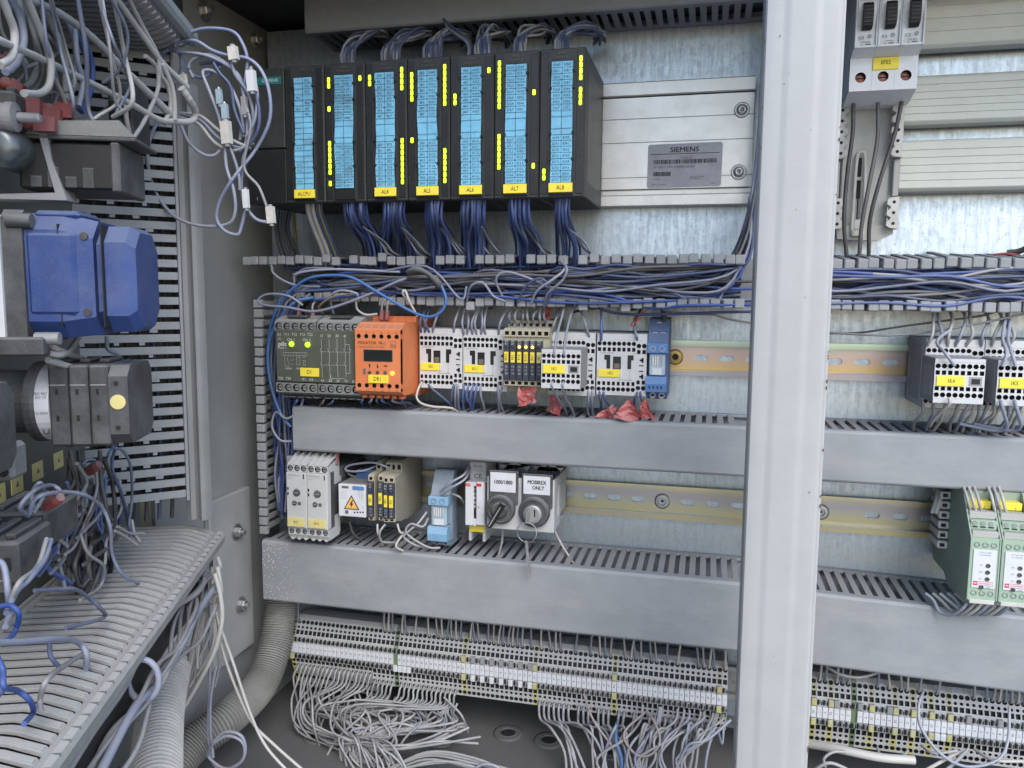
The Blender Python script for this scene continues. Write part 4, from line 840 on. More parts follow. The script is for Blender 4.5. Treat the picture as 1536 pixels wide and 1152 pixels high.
# ---- blue plug-in relays
def blue_relay(label, px0, px1, py0, py1, Y, m, m2, pale):
    a, b = span(px0, px1, (py0+py1)/2, Y); xm = (px0+px1)/2; zt, zb = at(xm, py0, Y).z, at(xm, py1, Y).z; H = zt-zb; f = lambda v: zt-H*v
    t = thing('socket_relay', label, 'relay', ((a+b)/2, -8, zb)); h = MB(); md = m
    h.prism([(Y+22, zt), (Y+20, zt-1), (Y+14, f(.16)), (Y+12, f(.165)), (Y+8, f(.29)), (Y+6, f(.30)), (Y+4, f(.30)), (Y+2, f(.42)), (Y+14, f(.42)), (Y+14, f(.90)), (Y+6, f(.90)), (Y+8, zb+1), (Y+10, zb), (-9 if not pale else -46, zb), (-9 if not pale else -46, zt)], 0, a, b, md)
    if pale: h.box(a, a+7, -46, -9, zb+20, zt-10, md)
    part('socket', h, t)
    fr = MB(); fr.box(a-.4, b+.2, Y-1, Y+8, f(.425), f(.305), m2, .6); part('terminal_block', fr, t)
    cl = MB(); cl.box(a+2, b-2, Y+1.5, Y+15, f(.70), f(.43), 'clear_relay', .8); part('relay', cl, t)
    co = MB(); co.box(a+4, b-7, Y+1.1, Y+1.6, f(.58), f(.46), 'paper_white'); co.box(a+5, b-5, Y+1.0, Y+1.6, f(.69), f(.61), 'paper_white')
    for i in range(5): co.box(a+4+i*2.2, a+5+i*2.2, Y+1.0, Y+1.5, f(.58), f(.45), 'ink_grey')
    part('relay_label', co, t)
    cp = MB(); cp.prism([(Y-2, f(.90)), (Y-3, f(.80)), (Y-1, f(.71)), (Y+8, f(.71)), (Y+8, f(.90))], 0, a-.6, b-.4, m2); part('clip', cp, t)
    sc_ = MB(); P = [(.5, .085, Y+18.5), (.33, .205, Y+12), (.72, .205, Y+12), (.28, .365, Y-1), (.72, .365, Y-1), (.3, .955, Y+7), (.75, .955, Y+7)]
    for u_, v_, yy in P:
        p = Vector((a+(b-a)*u_, yy, f(v_))); sc_.lathe(p, (0, -1, 0), [(2.7, -1), (2.7, .7), (2.2, .7), (2.1, -.6), (0, -.6)], 'steel' if not pale else 'zinc_dull', 16); sc_.box(p.x-1.7, p.x+1.7, yy+.2, yy+.5, p.z-.35, p.z+.35, 'hole'); sc_.box(p.x-.35, p.x+.35, yy+.2, yy+.5, p.z-1.7, p.z+1.7, 'hole')
    part('terminal_screws', sc_, t)
    if not pale:
        k = MB()
        for i in range(4): k.box(a+2.5+i*3.6, a+3.7+i*3.6, Y-3.1, Y-2, f(.855), f(.825), 'hole')
        part('clip_slots', k, t)
    return t
blue_relay('bright blue plug-in relay right of the contactor tagged 1K2', 970.5, 1001, 478, 600, -72, 'blue_deep', 'blue_relay', False)
blue_relay('pale dusty blue plug-in relay left of the pulse counter in the lower row', 643, 672, 711, 822, -76, 'blue_socket_grey', 'blue_relay_pale', True)
# ================================================================== ROW TWO
def timer(label, a, code):
    Y = -96; w_ = 22.6; b = a+w_; zz = lambda py: at(465, py, Y).z; zt, zb = zz(691), zz(809.5)
    t = thing('timer_relay', label, 'timer', (a+w_/2, -8, zb), 'white timers on the lower rail')
    zA, zB = zz(709), zz(793); h = MB()
    h.box(a+.3, b-.3, Y+5, -8.8, zB-1, zA+1, 'charcoal_dusty', .5); h.box(a, b, Y-2.5, Y+6, zB+.3, zA-.3, 'timer_white', .7)
    part('housing', h, t)
    q = MB(); z0 = zA; z1 = zz(698)
    q.prism([(Y, z0), (Y, z1), (Y+22, zt+2), (Y+26, zt+2), (Y+26, z0-8), (Y+30, z0-8), (Y+30, z0-14), (Y+14, z0-14), (Y+14, z0)], 0, a+.2, b-.2, 'timer_white', skip=(0,)); q.row((a+.2, Y, z0), (w_-.4, 0, 0), (0, 0, z1-z0), 3, 'timer_white', r=.44, depth=2.5)
    for i in range(3): q.prism([(Y, z1), (Y+20, zt+4.5), (Y+25, zt+4.5), (Y+25, zt), (Y, z1-.6)], 0, a+.2+i*7.4, a+1.8+i*7.4, 'timer_white')
    q.prism([(Y, z1), (Y+20, zt+4.5), (Y+25, zt+4.5), (Y+25, zt), (Y, z1-.6)], 0, b-1.2, b-.2, 'timer_white')
    part('upper_terminals', q, t)
    q = MB(); z1 = zB; z0 = zz(803)
    q.prism([(Y, z1), (Y, z0), (Y+3, zb), (Y+24, zb+1), (Y+26, zb+4), (Y+26, z1+6), (Y+30, z1+6), (Y+30, z1+12), (Y+14, z1+12), (Y+14, z1)], 0, a+.2, b-.2, 'timer_white', skip=(0,)); q.row((a+.2, Y, z0), (w_-.4, 0, 0), (0, 0, z1-z0), 3, 'timer_white', r=.42, depth=2.5)
    for i in range(3): q.prism([(a+1.6+i*7.2, zb+.2), (a+4.6+i*7.2, zb-1.6), (a+7+i*7.2, zb+.2)], 1, Y+1, Y+20, 'timer_white')
    part('lower_terminals', q, t)
    s = MB()
    for i in range(3):
        for z in ((zA+zz(698))/2, (zB+zz(803))/2):
            xx = a+.2+(w_-.4)*(i+.5)/3; s.cyl((xx, Y+2.3, z), (xx, Y+1.2, z), 2.5, 'zinc_dull', 14); s.box(xx-2.2, xx+2.2, Y+1, Y+1.3, z-.35, z+.35, 'hole')
    part('terminal_screws', s, t); yf = Y-2.5
    for z, r in ((zA-21, 3.5), (zA-32, 2.3)):
        xx = a+w_*(.52 if r > 3 else .40); k = MB().lathe((xx, yf, z), (0, -1, 0), [(r+.5, 0), (r, .2), (r, 1.2), (r*.6, 1.4), (0, 1.4)], 'charcoal_dusty', 18); k.box(xx-r*.75, xx+r*.75, yf-1.7, yf-1.4, z-.4, z+.4, 'ink_grey'); part('dial', k, t)
    text(t, 'SIEMENS', (a+2, yf-.15, zA-3.2), 2.1, 'ink_grey', 'LEFT', sx=1.15); text(t, 'SIRIUS', (a+2, yf-.15, zA-6.4), 1.2, 'ink_grey', 'LEFT')
    k = MB(); k.box(b-3.5, b-2.3, yf-.2, yf, zA-6.5, zA-1.5, 'ink'); k.box(a+1.2, a+2.8, yf-.2, yf, zA-19, zA-16, 'ink'); k.box(a+1.2, a+2.8, yf-.2, yf, zA-24, zA-21, 'ink'); k.box(a+w_*.56, a+w_*.72, yf-.2, yf, zA-34, zA-30.5, 'ink_soft'); part('print', k, t, kind='stuff')
    import math as _m
    for i in range(9):
        an = radians(-130+i*32); text(t, str(i+1), (a+w_*.52+5.6*sin(an), yf-.15, zA-21+5.6*cos(an)), .9, 'ink_grey')
    g_ = part('yellow_tag', MB().box(a+1.0, b-2.2, yf-1.2, yf, zB+2, zB+11.5, 'tag_yellow_pale', .3), t); ORG[g_.name] = ORG[t.name]; text(g_, code, (a+w_*.48, yf-1.4, zB+6.8), 2.5, 'ink', sx=.75)
ta = at(431.6, 750, -96).x
timer('white timer with yellow tag 0KT1 at the left end of the lower rail', ta, '0KT1'); timer('white timer with yellow tag 0KT2 beside the warning triangle unit', ta+23.1, '0KT2')
# ---- transmitter with warning triangle
Y = -86; a, b = span(507.5, 548, 752, Y); zz = lambda py: at(528, py, Y).z; zt, zb = zz(727), zz(775.5)
t = thing('transmitter', 'small white fronted unit with an orange lightning warning triangle', 'signal transmitter', ((a+b)/2, -8, zb))
h = MB(); h.box(a+.4, b+3, Y+3, -40, zb-2, zt+1, 'charcoal_dusty', 1.5); h.box(a+8, b+6, -62, -8.8, zb-8, zt+10, 'blue_deep', 1.5); part('housing', h, t)
part('front_plate', MB().box(a, b, Y, Y+4, zb, zt, 'paper_white', .8), t)
tri = MB()
def tr3(m, s_, y):
    c = at(527.5, 757, Y); tri.prism([(c.x-8.6*s_, c.z-4.9*s_), (c.x+8.6*s_, c.z-4.9*s_), (c.x, c.z+10*s_)], 1, y, y+.2, m)
tr3('ink', 1.0, Y-.35); tr3('warn_yellow', .80, Y-.6); c = at(527.5, 757, Y)
tri.prism([(c.x+.9, c.z+5), (c.x-2.0, c.z-.2), (c.x-.2, c.z+.3), (c.x-.9, c.z-3.6), (c.x+2.1, c.z+1.6), (c.x+.4, c.z+1.3), (c.x+1.9, c.z+4.6)], 1, Y-.85, Y-.6, 'ink')
part('warning_triangle', tri, t)
k = MB(); rect(k, 528.5, 729.5, 546, 735.5, Y-.3, .3, 'blue_relay', .4); part('maker_badge', k, t); k = MB(); rect(k, 512.5, 729, 522.5, 732.5, Y-.25, .2, 'ink_soft'); rect(k, 517.5, 765.5, 522.5, 770.5, Y-.25, .2, 'ink_soft')
for i in range(4): p = at(532+i*4.2, 768.5, Y); k.cyl((p.x, Y-.3, p.z), (p.x, Y, p.z), .9, 'ink', 10)
part('print', k, t, kind='stuff'); tx(t, '\u26a0' if 0 else '+', 544.3, 760.8, Y-.3, 3, 'ink_soft')
for i in range(4): tx(t, 'mA  20', 515.5, 737+i*3.2, Y-.3, 1.8, 'ink_grey'); tx(t, '24V DC', 541, 737+i*3.2, Y-.3, 1.8, 'ink_grey')
# ---- four slim relay modules
Y = -84
for i, (p0_, p1_, dz, yt) in enumerate(((553, 560.8, 0, (741, 757)), (568, 575.6, 0, (738.5, 755)), (576, 583.2, 2.5, (742, 760)), (583.6, 592, 2.5, (743, 761)))):
    a, b = span(p0_, p1_, 750, Y); zz = lambda py: at((p0_+p1_)/2, py, Y).z; zt, zb = zz(711.5+dz), zz(783+dz)
    t = thing('interface_relay', ['slim beige relay standing alone beside the warning triangle unit', 'slim beige relay with the highest yellow tag, second of four in the lower row', 'slim beige relay third of four in the lower row', 'slim beige relay with the wide dusty beige side, last of four in the lower row'][i], 'relay module', ((a+b)/2, -8, zb), 'slim beige relays on the lower rail')
    h = MB(); h.prism([(Y+2, zz(776+dz)), (Y+2, zz(721.5+dz)), (Y-.4, zz(721.5+dz)), (Y-.4, zz(713.5+dz)), (Y+3, zt), (-64, zt), (-64, zz(700)), (-60, zz(697.5)), (-20, zz(694)), (-9, zz(694)), (-9, zb-4), (-50, zb-4), (-52, zb), (-62, zb), (-62, zb+3), (Y+3, zb+1), (Y-.4, zb+2), (Y-.4, zz(776+dz))], 0, a, b, 'beige', skip=(2, 5, 16))
    h.hole((a, Y-.4, zz(721.5+dz)), (b-a, 0, 0), (0, 0, zz(713.5+dz)-zz(721.5+dz)), 'beige', shape='s', r=(.28, .30), depth=4); h.hole((a, -64, zt), (b-a, 0, 0), (0, 0, zz(700)-zt), 'beige_dusty', shape='s', r=(.28, .28), depth=4); h.hole((a, Y-.4, zb+2), (b-a, 0, 0), (0, 0, zz(776+dz)-zb-2), 'beige', shape='s', r=(.28, .30), depth=4)
    part('housing', h, t)
    if i == 3: part('side_plate', MB().prism([(Y+1, zb+3), (Y+1, zt-2), (-66, zt), (-66, zz(700)), (-10, zz(694)), (-10, zb-4), (Y+14, zb-1)], 0, b, b+.9, 'beige_dusty'), t)
    part('plug_relay', MB().box(a+.2, b-.2, Y-2.4, Y+1.8, zz(775+dz), zz(723+dz), 'navy', .4), t)
    g_ = part('yellow_tag', MB().box(a+.9, b-.9, Y-3, Y-2.2, zz(yt[1]), zz(yt[0]), 'tag_yellow', .2), t); ORG[g_.name] = ORG[t.name]; text(g_, ('0K2', '0K3', '0K4', '0K5')[i], ((a+b)/2, Y-3.2, (zz(yt[0])+zz(yt[1]))/2), 2.4, 'ink', rot=(pi/2, -pi/2, 0), sx=.8)
    text(t, '12\n11\n14', ((a+b)/2, Y-2.6, zz(767+dz)), 1.8, 'ink_white', ls=1.2); text(t, 'A2\nA1\n~', ((a+b)/2, Y-2.6, zz(730+dz)), 1.7, 'ink_white', ls=1.15)
# ---- pulse counter
Y = -70; t = thing('pulse_counter', 'white counter module with red corner marks and a dark window of digits', 'counter', (at(712, 760, Y).x, -8, at(712, 812, Y).z))
h = MB(); a, b = span(704.5, 729, 705, -52); h.box(a, b, -52, -8.8, at(716, 724, -52).z, at(716, 692.5, -52).z, 'timer_white', .8)
a2, b2 = span(703, 728, 800, -58); h.box(a2, b2, -58, -8.8, at(716, 792, -58).z, at(716, 724, -52).z-.2, 'timer_white', .6)
for u_ in (0, 1): h.box(a2 if u_ == 0 else b2-3, a2+3 if u_ == 0 else b2, -58, -12, at(716, 812, -58).z, at(716, 792, -58).z, 'timer_white', .4)
part('housing', h, t)
part('yellow_tag', MB().box(a2+1, b2-1, -59.6, -57.5, at(716, 797.5, -58).z, at(716, 788, -58).z, 'tag_yellow', .3), t)
f_ = MB(); rect(f_, 697.5, 723.5, 710, 788.5, Y, 12, 'paper_white', .8); rect(f_, 710, 723.5, 714, 729, Y, 10, 'paper_white'); rect(f_, 710, 778.5, 714, 788.5, Y, 10, 'paper_white'); rect(f_, 714, 723.5, 726.5, 788.5, Y, 12, 'paper_white', .8); part('front_cover', f_, t)
part('window', rect(MB(), 709.5, 729, 714.5, 778.5, Y+2, 1, 'black'), t)
for i, d in enumerate('12809'): tx(t, d, 712, 734+i*6.6, Y+1.8, 4.2, 'ink_white')
k = rect(MB(), 698, 725, 705.5, 729.5, Y-.25, .2, 'ink_red'); rect(k, 714.5, 725.5, 722, 730, Y-.25, .2, 'ink_red'); part('red_marks', k, t); tx(t, 'ABB', 701.7, 727.2, Y-.4, 2.6, 'ink_white'); tx(t, 'h', 718, 761, Y-.3, 4, 'ink')
tx(t, '200-280', 716.5, 699.5, -52.3, 3.0, 'ink_soft'); tx(t, '~230V 50Hz', 716.5, 706, -52.3, 2.4, 'ink_grey'); tx(t, 'CE', 717, 714.5, -52.3, 6.4, 'ink', sx=1.15)
# ---- switch bracket
Y = -76; a, b = span(730.5, 831, 760, Y); zz = lambda py: at(780, py, Y).z; z0, z1 = zz(796), zz(722)
t = thing('switch_bracket', 'white plastic bracket holding the two black rotary switches', 'bracket', ((a+b)/2, -8, z0))
k = MB(); k.box(a, b, Y, Y+3, z0, z1+3, 'timer_white', .6); k.box(b-2.6, b, Y+3.2, -40, z0+1, z0+10, 'timer_white', .3); k.box(b-2.6, b, Y+3.2, -9, z1-8, z1+2, 'timer_white', .3); k.box(b-2.6, b, Y+3.2, Y+16, z0+10.2, z1-8.2, 'timer_white', .3); k.box(b-2.6, b, Y+28, -9, z0+10.2, z1-8.2, 'timer_white', .3); k.box(a, b-2.8, Y+3.2, -9, z0, z0+2.2, 'timer_white')
part('frame', k, t)
for px in (772, 822):
    p = at(px, 702, -30); e = MB()
    e.prism([(p.x-16, -114+0), (p.x+16, -114), (p.x+13, p.z-3), (p.x+4.5, p.z+5.4), (p.x-4.5, p.z+5.4), (p.x-13, p.z-3)], 1, -30, -27, 'timer_white'); e.prism([(p.x-3.2, p.z+.4), (p.x, p.z-2), (p.x+3.6, p.z+.4), (p.x, p.z+2.8)], 1, -30.4, -30.1, 'hole'); part('mounting_ear', e, t)
part('ribs', rect(MB(), 779.6, 722, 781.4, 795, Y-1.2, 1.1, 'timer_white', .3), t)
def switch(label, cx, cy, r, plate, lab, lines, key):
    yf = Y-.2; c = at(cx, cy, yf); s = thing('key_switch' if key else 'rotary_switch', label, 'rotary switch', (c.x, yf, c.z)); R_ = r*mmpx(cx, cy, yf)
    part('legend_holder', rect(MB(), *plate, yf-3, 2.9, 'charcoal_dusty', .6), s)
    pp = part('legend_plate', rect(MB(), *lab, yf-3.6, .5, 'paper_white', .2), s); ORG[pp.name] = ORG[s.name]
    for j, ln_ in enumerate(lines): tx(pp, ln_, (lab[0]+lab[2])/2+(2 if j else 0), (lab[1]+lab[3])/2+(j-(len(lines)-1)/2)*8.5, yf-3.8, 6.0, 'ink', sx=.78); tx(pp, ln_, (lab[0]+lab[2])/2+.4+(2 if j else 0), (lab[1]+lab[3])/2+(j-(len(lines)-1)/2)*8.5, yf-3.78, 6.0, 'ink', sx=.78)
    part('bezel', MB().lathe((c.x, yf, c.z), (0, -1, 0), [(R_, 0), (R_, 5), (R_*.93, 7.2), (R_*.80, 7.6), (R_*.76, 6.4), (0, 6.2)], 'charcoal_dusty', 40, False), s)
    if not key:
        hd = MB(); d = Vector((-.50, 0, -.86)); e = Vector((.86, 0, -.50)); q0 = c+Vector((0, -6.2, 0))-d*7.5; L = 26
        P = [q0+e*3.6, q0-e*3.6, q0-e*2.6+d*L, q0+e*2.6+d*L]; top = [p+Vector((0, -9, 0))+(e*-.9 if i in (0, 3) else e*.9) for i, p in enumerate(P)]
        hd.add(P+top, [(4, 5, 6, 7), (0, 1, 5, 4), (1, 2, 6, 5), (2, 3, 7, 6), (3, 0, 4, 7)], 'black'); part('lever', hd, s)
        bs = MB().lathe((c.x, yf-6.2, c.z), (0, -1, 0), [(R_*.55, 0), (R_*.55, 2), (R_*.45, 3.2), (0, 3.4)], 'charcoal_dusty', 30); part('hub', bs, s)
        kk = MB(); q1 = c+Vector((0, -15.4, 0))+d*1; kk.add([q1-e*.5-d*7, q1+e*.5-d*7, q1+e*.5+d*16, q1-e*.5+d*16], [(0, 1, 2, 3)], 'ink_grey'); part('pointer_line', kk, s)
    else:
        part('lock_barrel', MB().lathe((c.x-.5, yf-6.2, c.z-1), (0, -1, 0), [(R_*.60, 0), (R_*.60, 4.2), (R_*.54, 5), (R_*.42, 5.2), (R_*.40, 4.6), (0, 4.6)], 'steel', 32), s)
        part('keyhole', MB().box(c.x+1.4, c.x+2.6, yf-11.2, yf-10.9, c.z-3, c.z+4, 'hole'), s)
        ky = thing('key', 'key in the lock of the right switch, hanging on a thin wire ring', 'key', (c.x-3, yf-11, c.z))
        k = MB(); k.box(c.x-4.4, c.x-2.6, yf-24, yf-10.8, c.z-6.5, c.z+4.5, 'steel', .6); part('bow', k, ky)
        rg = MB(); n_ = 28; q = Vector((c.x-3.2, yf-22, c.z-15.5)); pts = [q+Vector((9.6*cos(2*pi*i/n_), 1.2*sin(2*pi*i/n_*2), 9.6*sin(2*pi*i/n_))) for i in range(n_+1)]; rg.tube(pts, .45, 'steel', 6, 2); part('ring', rg, ky)
        k = MB(); k.add([(q.x-1.6, yf-21.5, q.z-8), (q.x+1.2, yf-21.5, q.z-8.6), (q.x+3.4, yf-21, q.z-44), (q.x+1.4, yf-21, q.z-44.5), (q.x-1.6, yf-20.6, q.z-8), (q.x+1.2, yf-20.6, q.z-8.6), (q.x+3.4, yf-20.2, q.z-44), (q.x+1.4, yf-20.2, q.z-44.5)], [(0, 1, 2, 3), (7, 6, 5, 4), (0, 4, 5, 1), (1, 5, 6, 2), (2, 6, 7, 3), (3, 7, 4, 0)], 'steel')
        for i in range(6): k.box(q.x+1.9+i*.15, q.x+3.8+i*.13, yf-21.4, yf-20.3, q.z-26-i*3, q.z-24.8-i*3, 'steel')
        part('blade', k, ky)
switch('black rotary switch with a lever, legend 1000/1800 above it', 752, 762.5, 21.8, (733, 706.5, 777, 756), (735.3, 709, 773.5, 738.2), ['1000/1800'], False)
switch('black key switch with legend MOBIREX ONLY above it', 802.5, 766.5, 23, (782.5, 712, 828.5, 762), (785, 714.5, 825, 742), ['MOBIREX', 'ONLY'], True)
# ---- green signal converters
Y = -117; ga = at(1453.5, 850, Y).x; zb, zf, zt = at(1470, 905, Y).z, at(1470, 808, Y).z, -99
for i in range(2):
    a = ga+i*23.1; b = a+22.4; dz = 0; t = thing('signal_converter', ['pale green signal converter, left one, with its broad side showing', 'pale green signal converter beside its twin at the right edge'][i], 'signal converter', ((a+b)/2, -8, zb), 'green signal converters on the lower rail')
    PR = [(Y, zb+3), (Y, zf), (-92, -104), (-88, zt), (-9, zt), (-9, zb+16), (-40, zb+8), (-60, zb-2), (Y+6, zb-1)]
    h = MB(); h.prism(PR, 0, a, a+1.1, 'green_side'); h.prism(PR, 0, b-1.1, b, 'green_side'); h.box(a+1.1, b-1.1, Y+.6, -10, zb+2, zf+.5, 'green_housing'); h.box(a+1.1, b-1.1, -86, -10, zf, zt-1, 'green_side'); part('housing', h, t)
    # stepped terminals behind the slanted top
    k = MB(); k.box(a+1.4, b-1.4, Y+2.5, Y+20, zf+.2, zf+5.5, 'adapter_grey', .5); k.box(a+1.4, b-1.4, Y+8, Y+24, zf+5.6, zf+13, 'green_housing', .4); k.box(a+1.4, b-1.4, Y+13, Y+30, zf+13.2, zf+19, 'adapter_grey', .5); part('terminal_steps', k, t)
    k = MB()
    for j in range(3): k.box(a+2.6+j*6, a+6.6+j*6, Y+7.6, Y+8.2, zf+7.2, zf+8.2, 'hole'); k.cyl((a+4.5+j*6, Y+7.4, zf+10.8), (a+4.5+j*6, Y+8.4, zf+10.8), 1.9, 'zinc_dull', 12)
    part('terminal_screws', k, t)
    part('yellow_plug', MB().box(a+2.5, b-2.5, Y+22, Y+33, zf+19.5, zf+26, 'tag_yellow', .6), t)
    for j in range(2): text(t, ('+\n1', '-\n2')[j], (a+7+j*8, Y+21.8, zf+22.8), 2.0, 'ink_soft', ls=1.1)
    lb = part('front_label', MB().box(a+2.6, b-2.6, Y-.3, Y+.7, zb+13, zf-9, 'paper_white', .2), t); ORG[lb.name] = ORG[t.name]
    text(lb, 'SC-Loop 300\nTrip Amplifier', ((a+b)/2, Y-.45, zf-12.3), 1.1, 'ink_grey', ls=1.3)
    for j in range(4):
        zc = zf-22-j*5.6-(1.5 if j == 3 else 0); xx = b-8.6 if j < 3 else b-12.5; k = MB().lathe((xx, Y-.3, zc), (0, -1, 0), [(1.75, 0), (1.75, .5), (1.3, .6), (1.2, .1), (0, .1)], 'charcoal_dusty', 14); part('adjuster', k, lb); ORG[lb.name] = ORG[t.name]
        text(lb, ('SP1', 'SP2', 'ZR', 'ON')[j], (xx-5 if j < 3 else xx+5, Y-.45, zc), 1.3, 'ink_grey')
    k = MB(); k.box(a+3.8, b-4, Y-.5, Y-.3, zb+15.2, zb+18.6, 'ink_red'); k.box(a+6.8, b-4.3, Y-.6, Y-.5, zb+15.5, zb+18.3, 'paper_white'); k.box(a+4.2, a+6.2, Y-.6, Y-.5, zb+16.6, zb+17.4, 'paper_white'); part('logo', k, lb); text(lb, 'INSTRUMENTS', (a+12.4, Y-.75, zb+16.9), 1.0, 'ink_red')
    s = MB()
    for j in range(3):
        for z in (zf-5, zb+8.6): xx = a+5+j*6.2; s.lathe((xx, Y+.6, z), (0, -1, 0), [(2.2, 0), (2.2, .6), (1.7, .7), (1.6, -.2), (0, -.2)], 'zinc_dull', 14)
    part('front_screws', s, t); k = MB(); k.box(a+2, b-2, Y-.2, Y+6, zb-.6, zb+3, 'adapter_cream', .4); part('bottom_strip', k, t)
# small end terminals at the left of the green units
t = thing('side_terminal', 'small cream plug terminal sticking out left of the green signal converter', 'terminal', (ga-2, -60, -140)); q = MB()
for j, z in enumerate((-112, -121, -130, -139, -148, -157)): q.box(ga-9, ga-.2, -58, -30, z-3.4, z+3.4, 'adapter_cream', .8); q.box(ga-7, ga-3, -58.3, -57.9, z-1.6, z+1.6, 'hole')
part('terminal_body', q, t)
# ================================================================== RIGHT TOP: breakers, adapter, busbar covers
Ya, Yb = -74, -90; x0 = at(1274.5, 110, Ya).x; zlo, zmid = at(1325, 135, Ya).z, at(1325, 84, Ya).z
for i in range(3):
    a = x0+i*17.6; b = a+17.5; t = thing('circuit_breaker', ['white circuit breaker nearest the white post', 'white circuit breaker carrying the yellow tag 0F02', 'white circuit breaker right of the yellow tag 0F02'][i], 'circuit breaker', ((a+b)/2, -30, zlo), 'three white circuit breakers')
    h = MB(); h.prism([(Ya, zlo), (Ya, zmid-1), (Yb+2, zmid+3), (Yb+2, 334), (-28, 334), (-28, zlo-6), (-46, zlo-6)], 0, a, b, 'breaker_white', skip=(0,))
    zc = zlo+11; h.box(a, b, Ya, Ya+4, zc+5, zmid-1, 'breaker_white', 0, 'k'); h.box(a, b, Ya, Ya+4, zlo, zc-5, 'breaker_white', 0, 'k'); h.hole((a, Ya, zc-5), (17.5, 0, 0), (0, 0, 10), 'breaker_white', r=.43, depth=7, n=18, mi='copper'); part('housing', h, t)
    part('terminal_screw', MB().lathe((a+8.75, Ya+5, zc), (0, -1, 0), [(3.6, 0), (3.6, 1.2), (0, 1.6)], 'copper', 16).box(a+5.5, a+12, Ya+3.2, Ya+3.5, zc-.5, zc+.5, 'hole'), t)
    f_ = MB(); f_.box(a+.1, a+1.7, Yb-1, Yb+3, zmid+3, 334, 'breaker_white', .4); f_.box(b-1.5, b-.1, Yb-1, Yb+3, zmid+3, 334, 'breaker_white', .4); f_.box(a+1.7, b-1.5, Yb-1, Yb+3, zmid+3, zmid+5, 'breaker_white', .3); part('rim', f_, t)
    f_ = MB(); vs = []; fs = []
    for j in range(13):
        z = zmid+5+j*5.2; y = Yb+1.2-2.6*math.exp(-((j-6.5)/2.6)**2); vs += [(a+1.7, y, z), (b-1.5, y, z)]
    fs = [(2*j, 2*j+1, 2*j+3, 2*j+2) for j in range(12)]; f_.add(vs, fs, 'breaker_face', True); pf = part('face_plate', f_, t); ORG[pf.name] = ORG[t.name]
    zl = at(1325, 44, Yb).z; k = MB(); k.prism([(Yb-.5, zl), (Yb-6.5, zl+2), (Yb-8, zl+9), (Yb-7.5, zl+17), (Yb-4.5, zl+20.5), (Yb, zl+21)], 0, a+5.2, a+12.6, 'black')
    for j in range(5): k.box(a+5.4, a+12.4, Yb-8.6, Yb-7, zl+4+j*3, zl+4.9+j*3, 'charcoal_dusty')
    part('toggle', k, t)
    text(pf, 'C2', (a+5.2, Yb-.1, zl-5.6), 2.3, 'ink', sx=1.1); k = MB().lathe((a+11.4, Yb-.2, zl-4.8), (0, -1, 0), [(1.4, 0), (1.4, .15), (1.0, .15), (1.0, 0)], 'ink', 18); part('off_mark', k, pf)
    text(pf, '~230/400V', (a+8.6, Yb+.6, zl-9), 1.2, 'ink_soft'); k = MB(); k.prism([(a+4.2, zl-13.2), (a+7.6, zl-13.2), (a+6.6, zl-10.8), (a+5.2, zl-10.8)], 1, Yb+.5, Yb+.7, 'ink_soft'); k.box(a+8.6, a+12.6, Yb+.5, Yb+.7, zl-11.8, zl-10.4, 'ink_soft'); k.box(a+9.4, a+11.8, Yb+.5, Yb+.7, zl-13.4, zl-12, 'ink_soft'); part('approval_marks', k, pf); text(pf, '5SX21', (a+8.4, Yb, zl+24.6), 2.0, 'ink_soft', sx=1.15)
    if i == 1:
        g_ = part('yellow_tag', rect(MB(), 1309.5, 85.5, 1349, 104, Ya-1.2, 1.1, 'tag_yellow', .3), t); ORG[g_.name] = ORG[t.name]; tx(g_, '0F02', 1329, 93.5, Ya-1.4, 6.5, 'ink', sx=.8)
ad_ = thing('busbar_adapter', 'greyish beige busbar adapter base with toothed sides below the breakers', 'busbar adapter', (142, -26, 115)); xa, xb = at(1251, 250, -34).x, at(1349, 250, -34).x
k = MB(); k.box(xa+7, xb-7, -30, -26, at(1300, 357, -30).z, 330, 'adapter_grey', 1); k.prism([(xa+6, 114), (xb-14, 112), (xb-2, 118), (xb-2, 126), (xa+4, 126)], 1, -34, -28, 'adapter_grey'); part('base', k, ad_)
for e, xx in ((0, xa), (1, xb)):
    for zl_, zh, n_ in ((184, 240, 6), (122, 150, 3)):
        k = MB(); d = 1 if e == 0 else -1; P = [(xx, zl_)]; P2 = []
        st = (zh-zl_)/n_
        for j in range(n_): z = zl_+st*j; P2 += [(xx+d*6.5, z+.8), (xx+d*9.5, z+st*.3), (xx+d*9.5, z+st*.7), (xx+d*6.5, z+st-.8)]
        poly = [(xx, zl_)]+P2+[(xx, zh)]; k.prism(poly, 1, -42, -30.2, 'adapter_cream')
        for j in range(n_): z = zl_+st*(j+.5); k.cyl((xx+d*4, -42.2, z), (xx+d*4, -41.8, z), 1.4, 'hole', 12)
        part('toothed_edge', k, ad_)
    k = MB().box(xx if e == 0 else xx-5, xx+5 if e == 0 else xx, -36, -30.2, 151, 183, 'adapter_grey', .6); part('side_rib', k, ad_)
k = MB(); xc = at(1289, 290, -36).x; pts = [Vector((xc-4.6, -35, 118)), Vector((xc-4.2, -35, 160)), Vector((xc-3.2, -35, 186)), Vector((xc, -35, 190.5)), Vector((xc+3.2, -35, 186)), Vector((xc+4.2, -35, 160)), Vector((xc+4.6, -35, 118))]
k.tube(pts, 1.5, 'adapter_cream', 6, 5); k.box(xc-5, xc+5, -38, -30.3, 116, 122, 'adapter_cream', .8); k.box(xc-3, xc+3, -36, -30.3, 122.3, 131, 'adapter_cream', .5); part('latch', k, ad_)
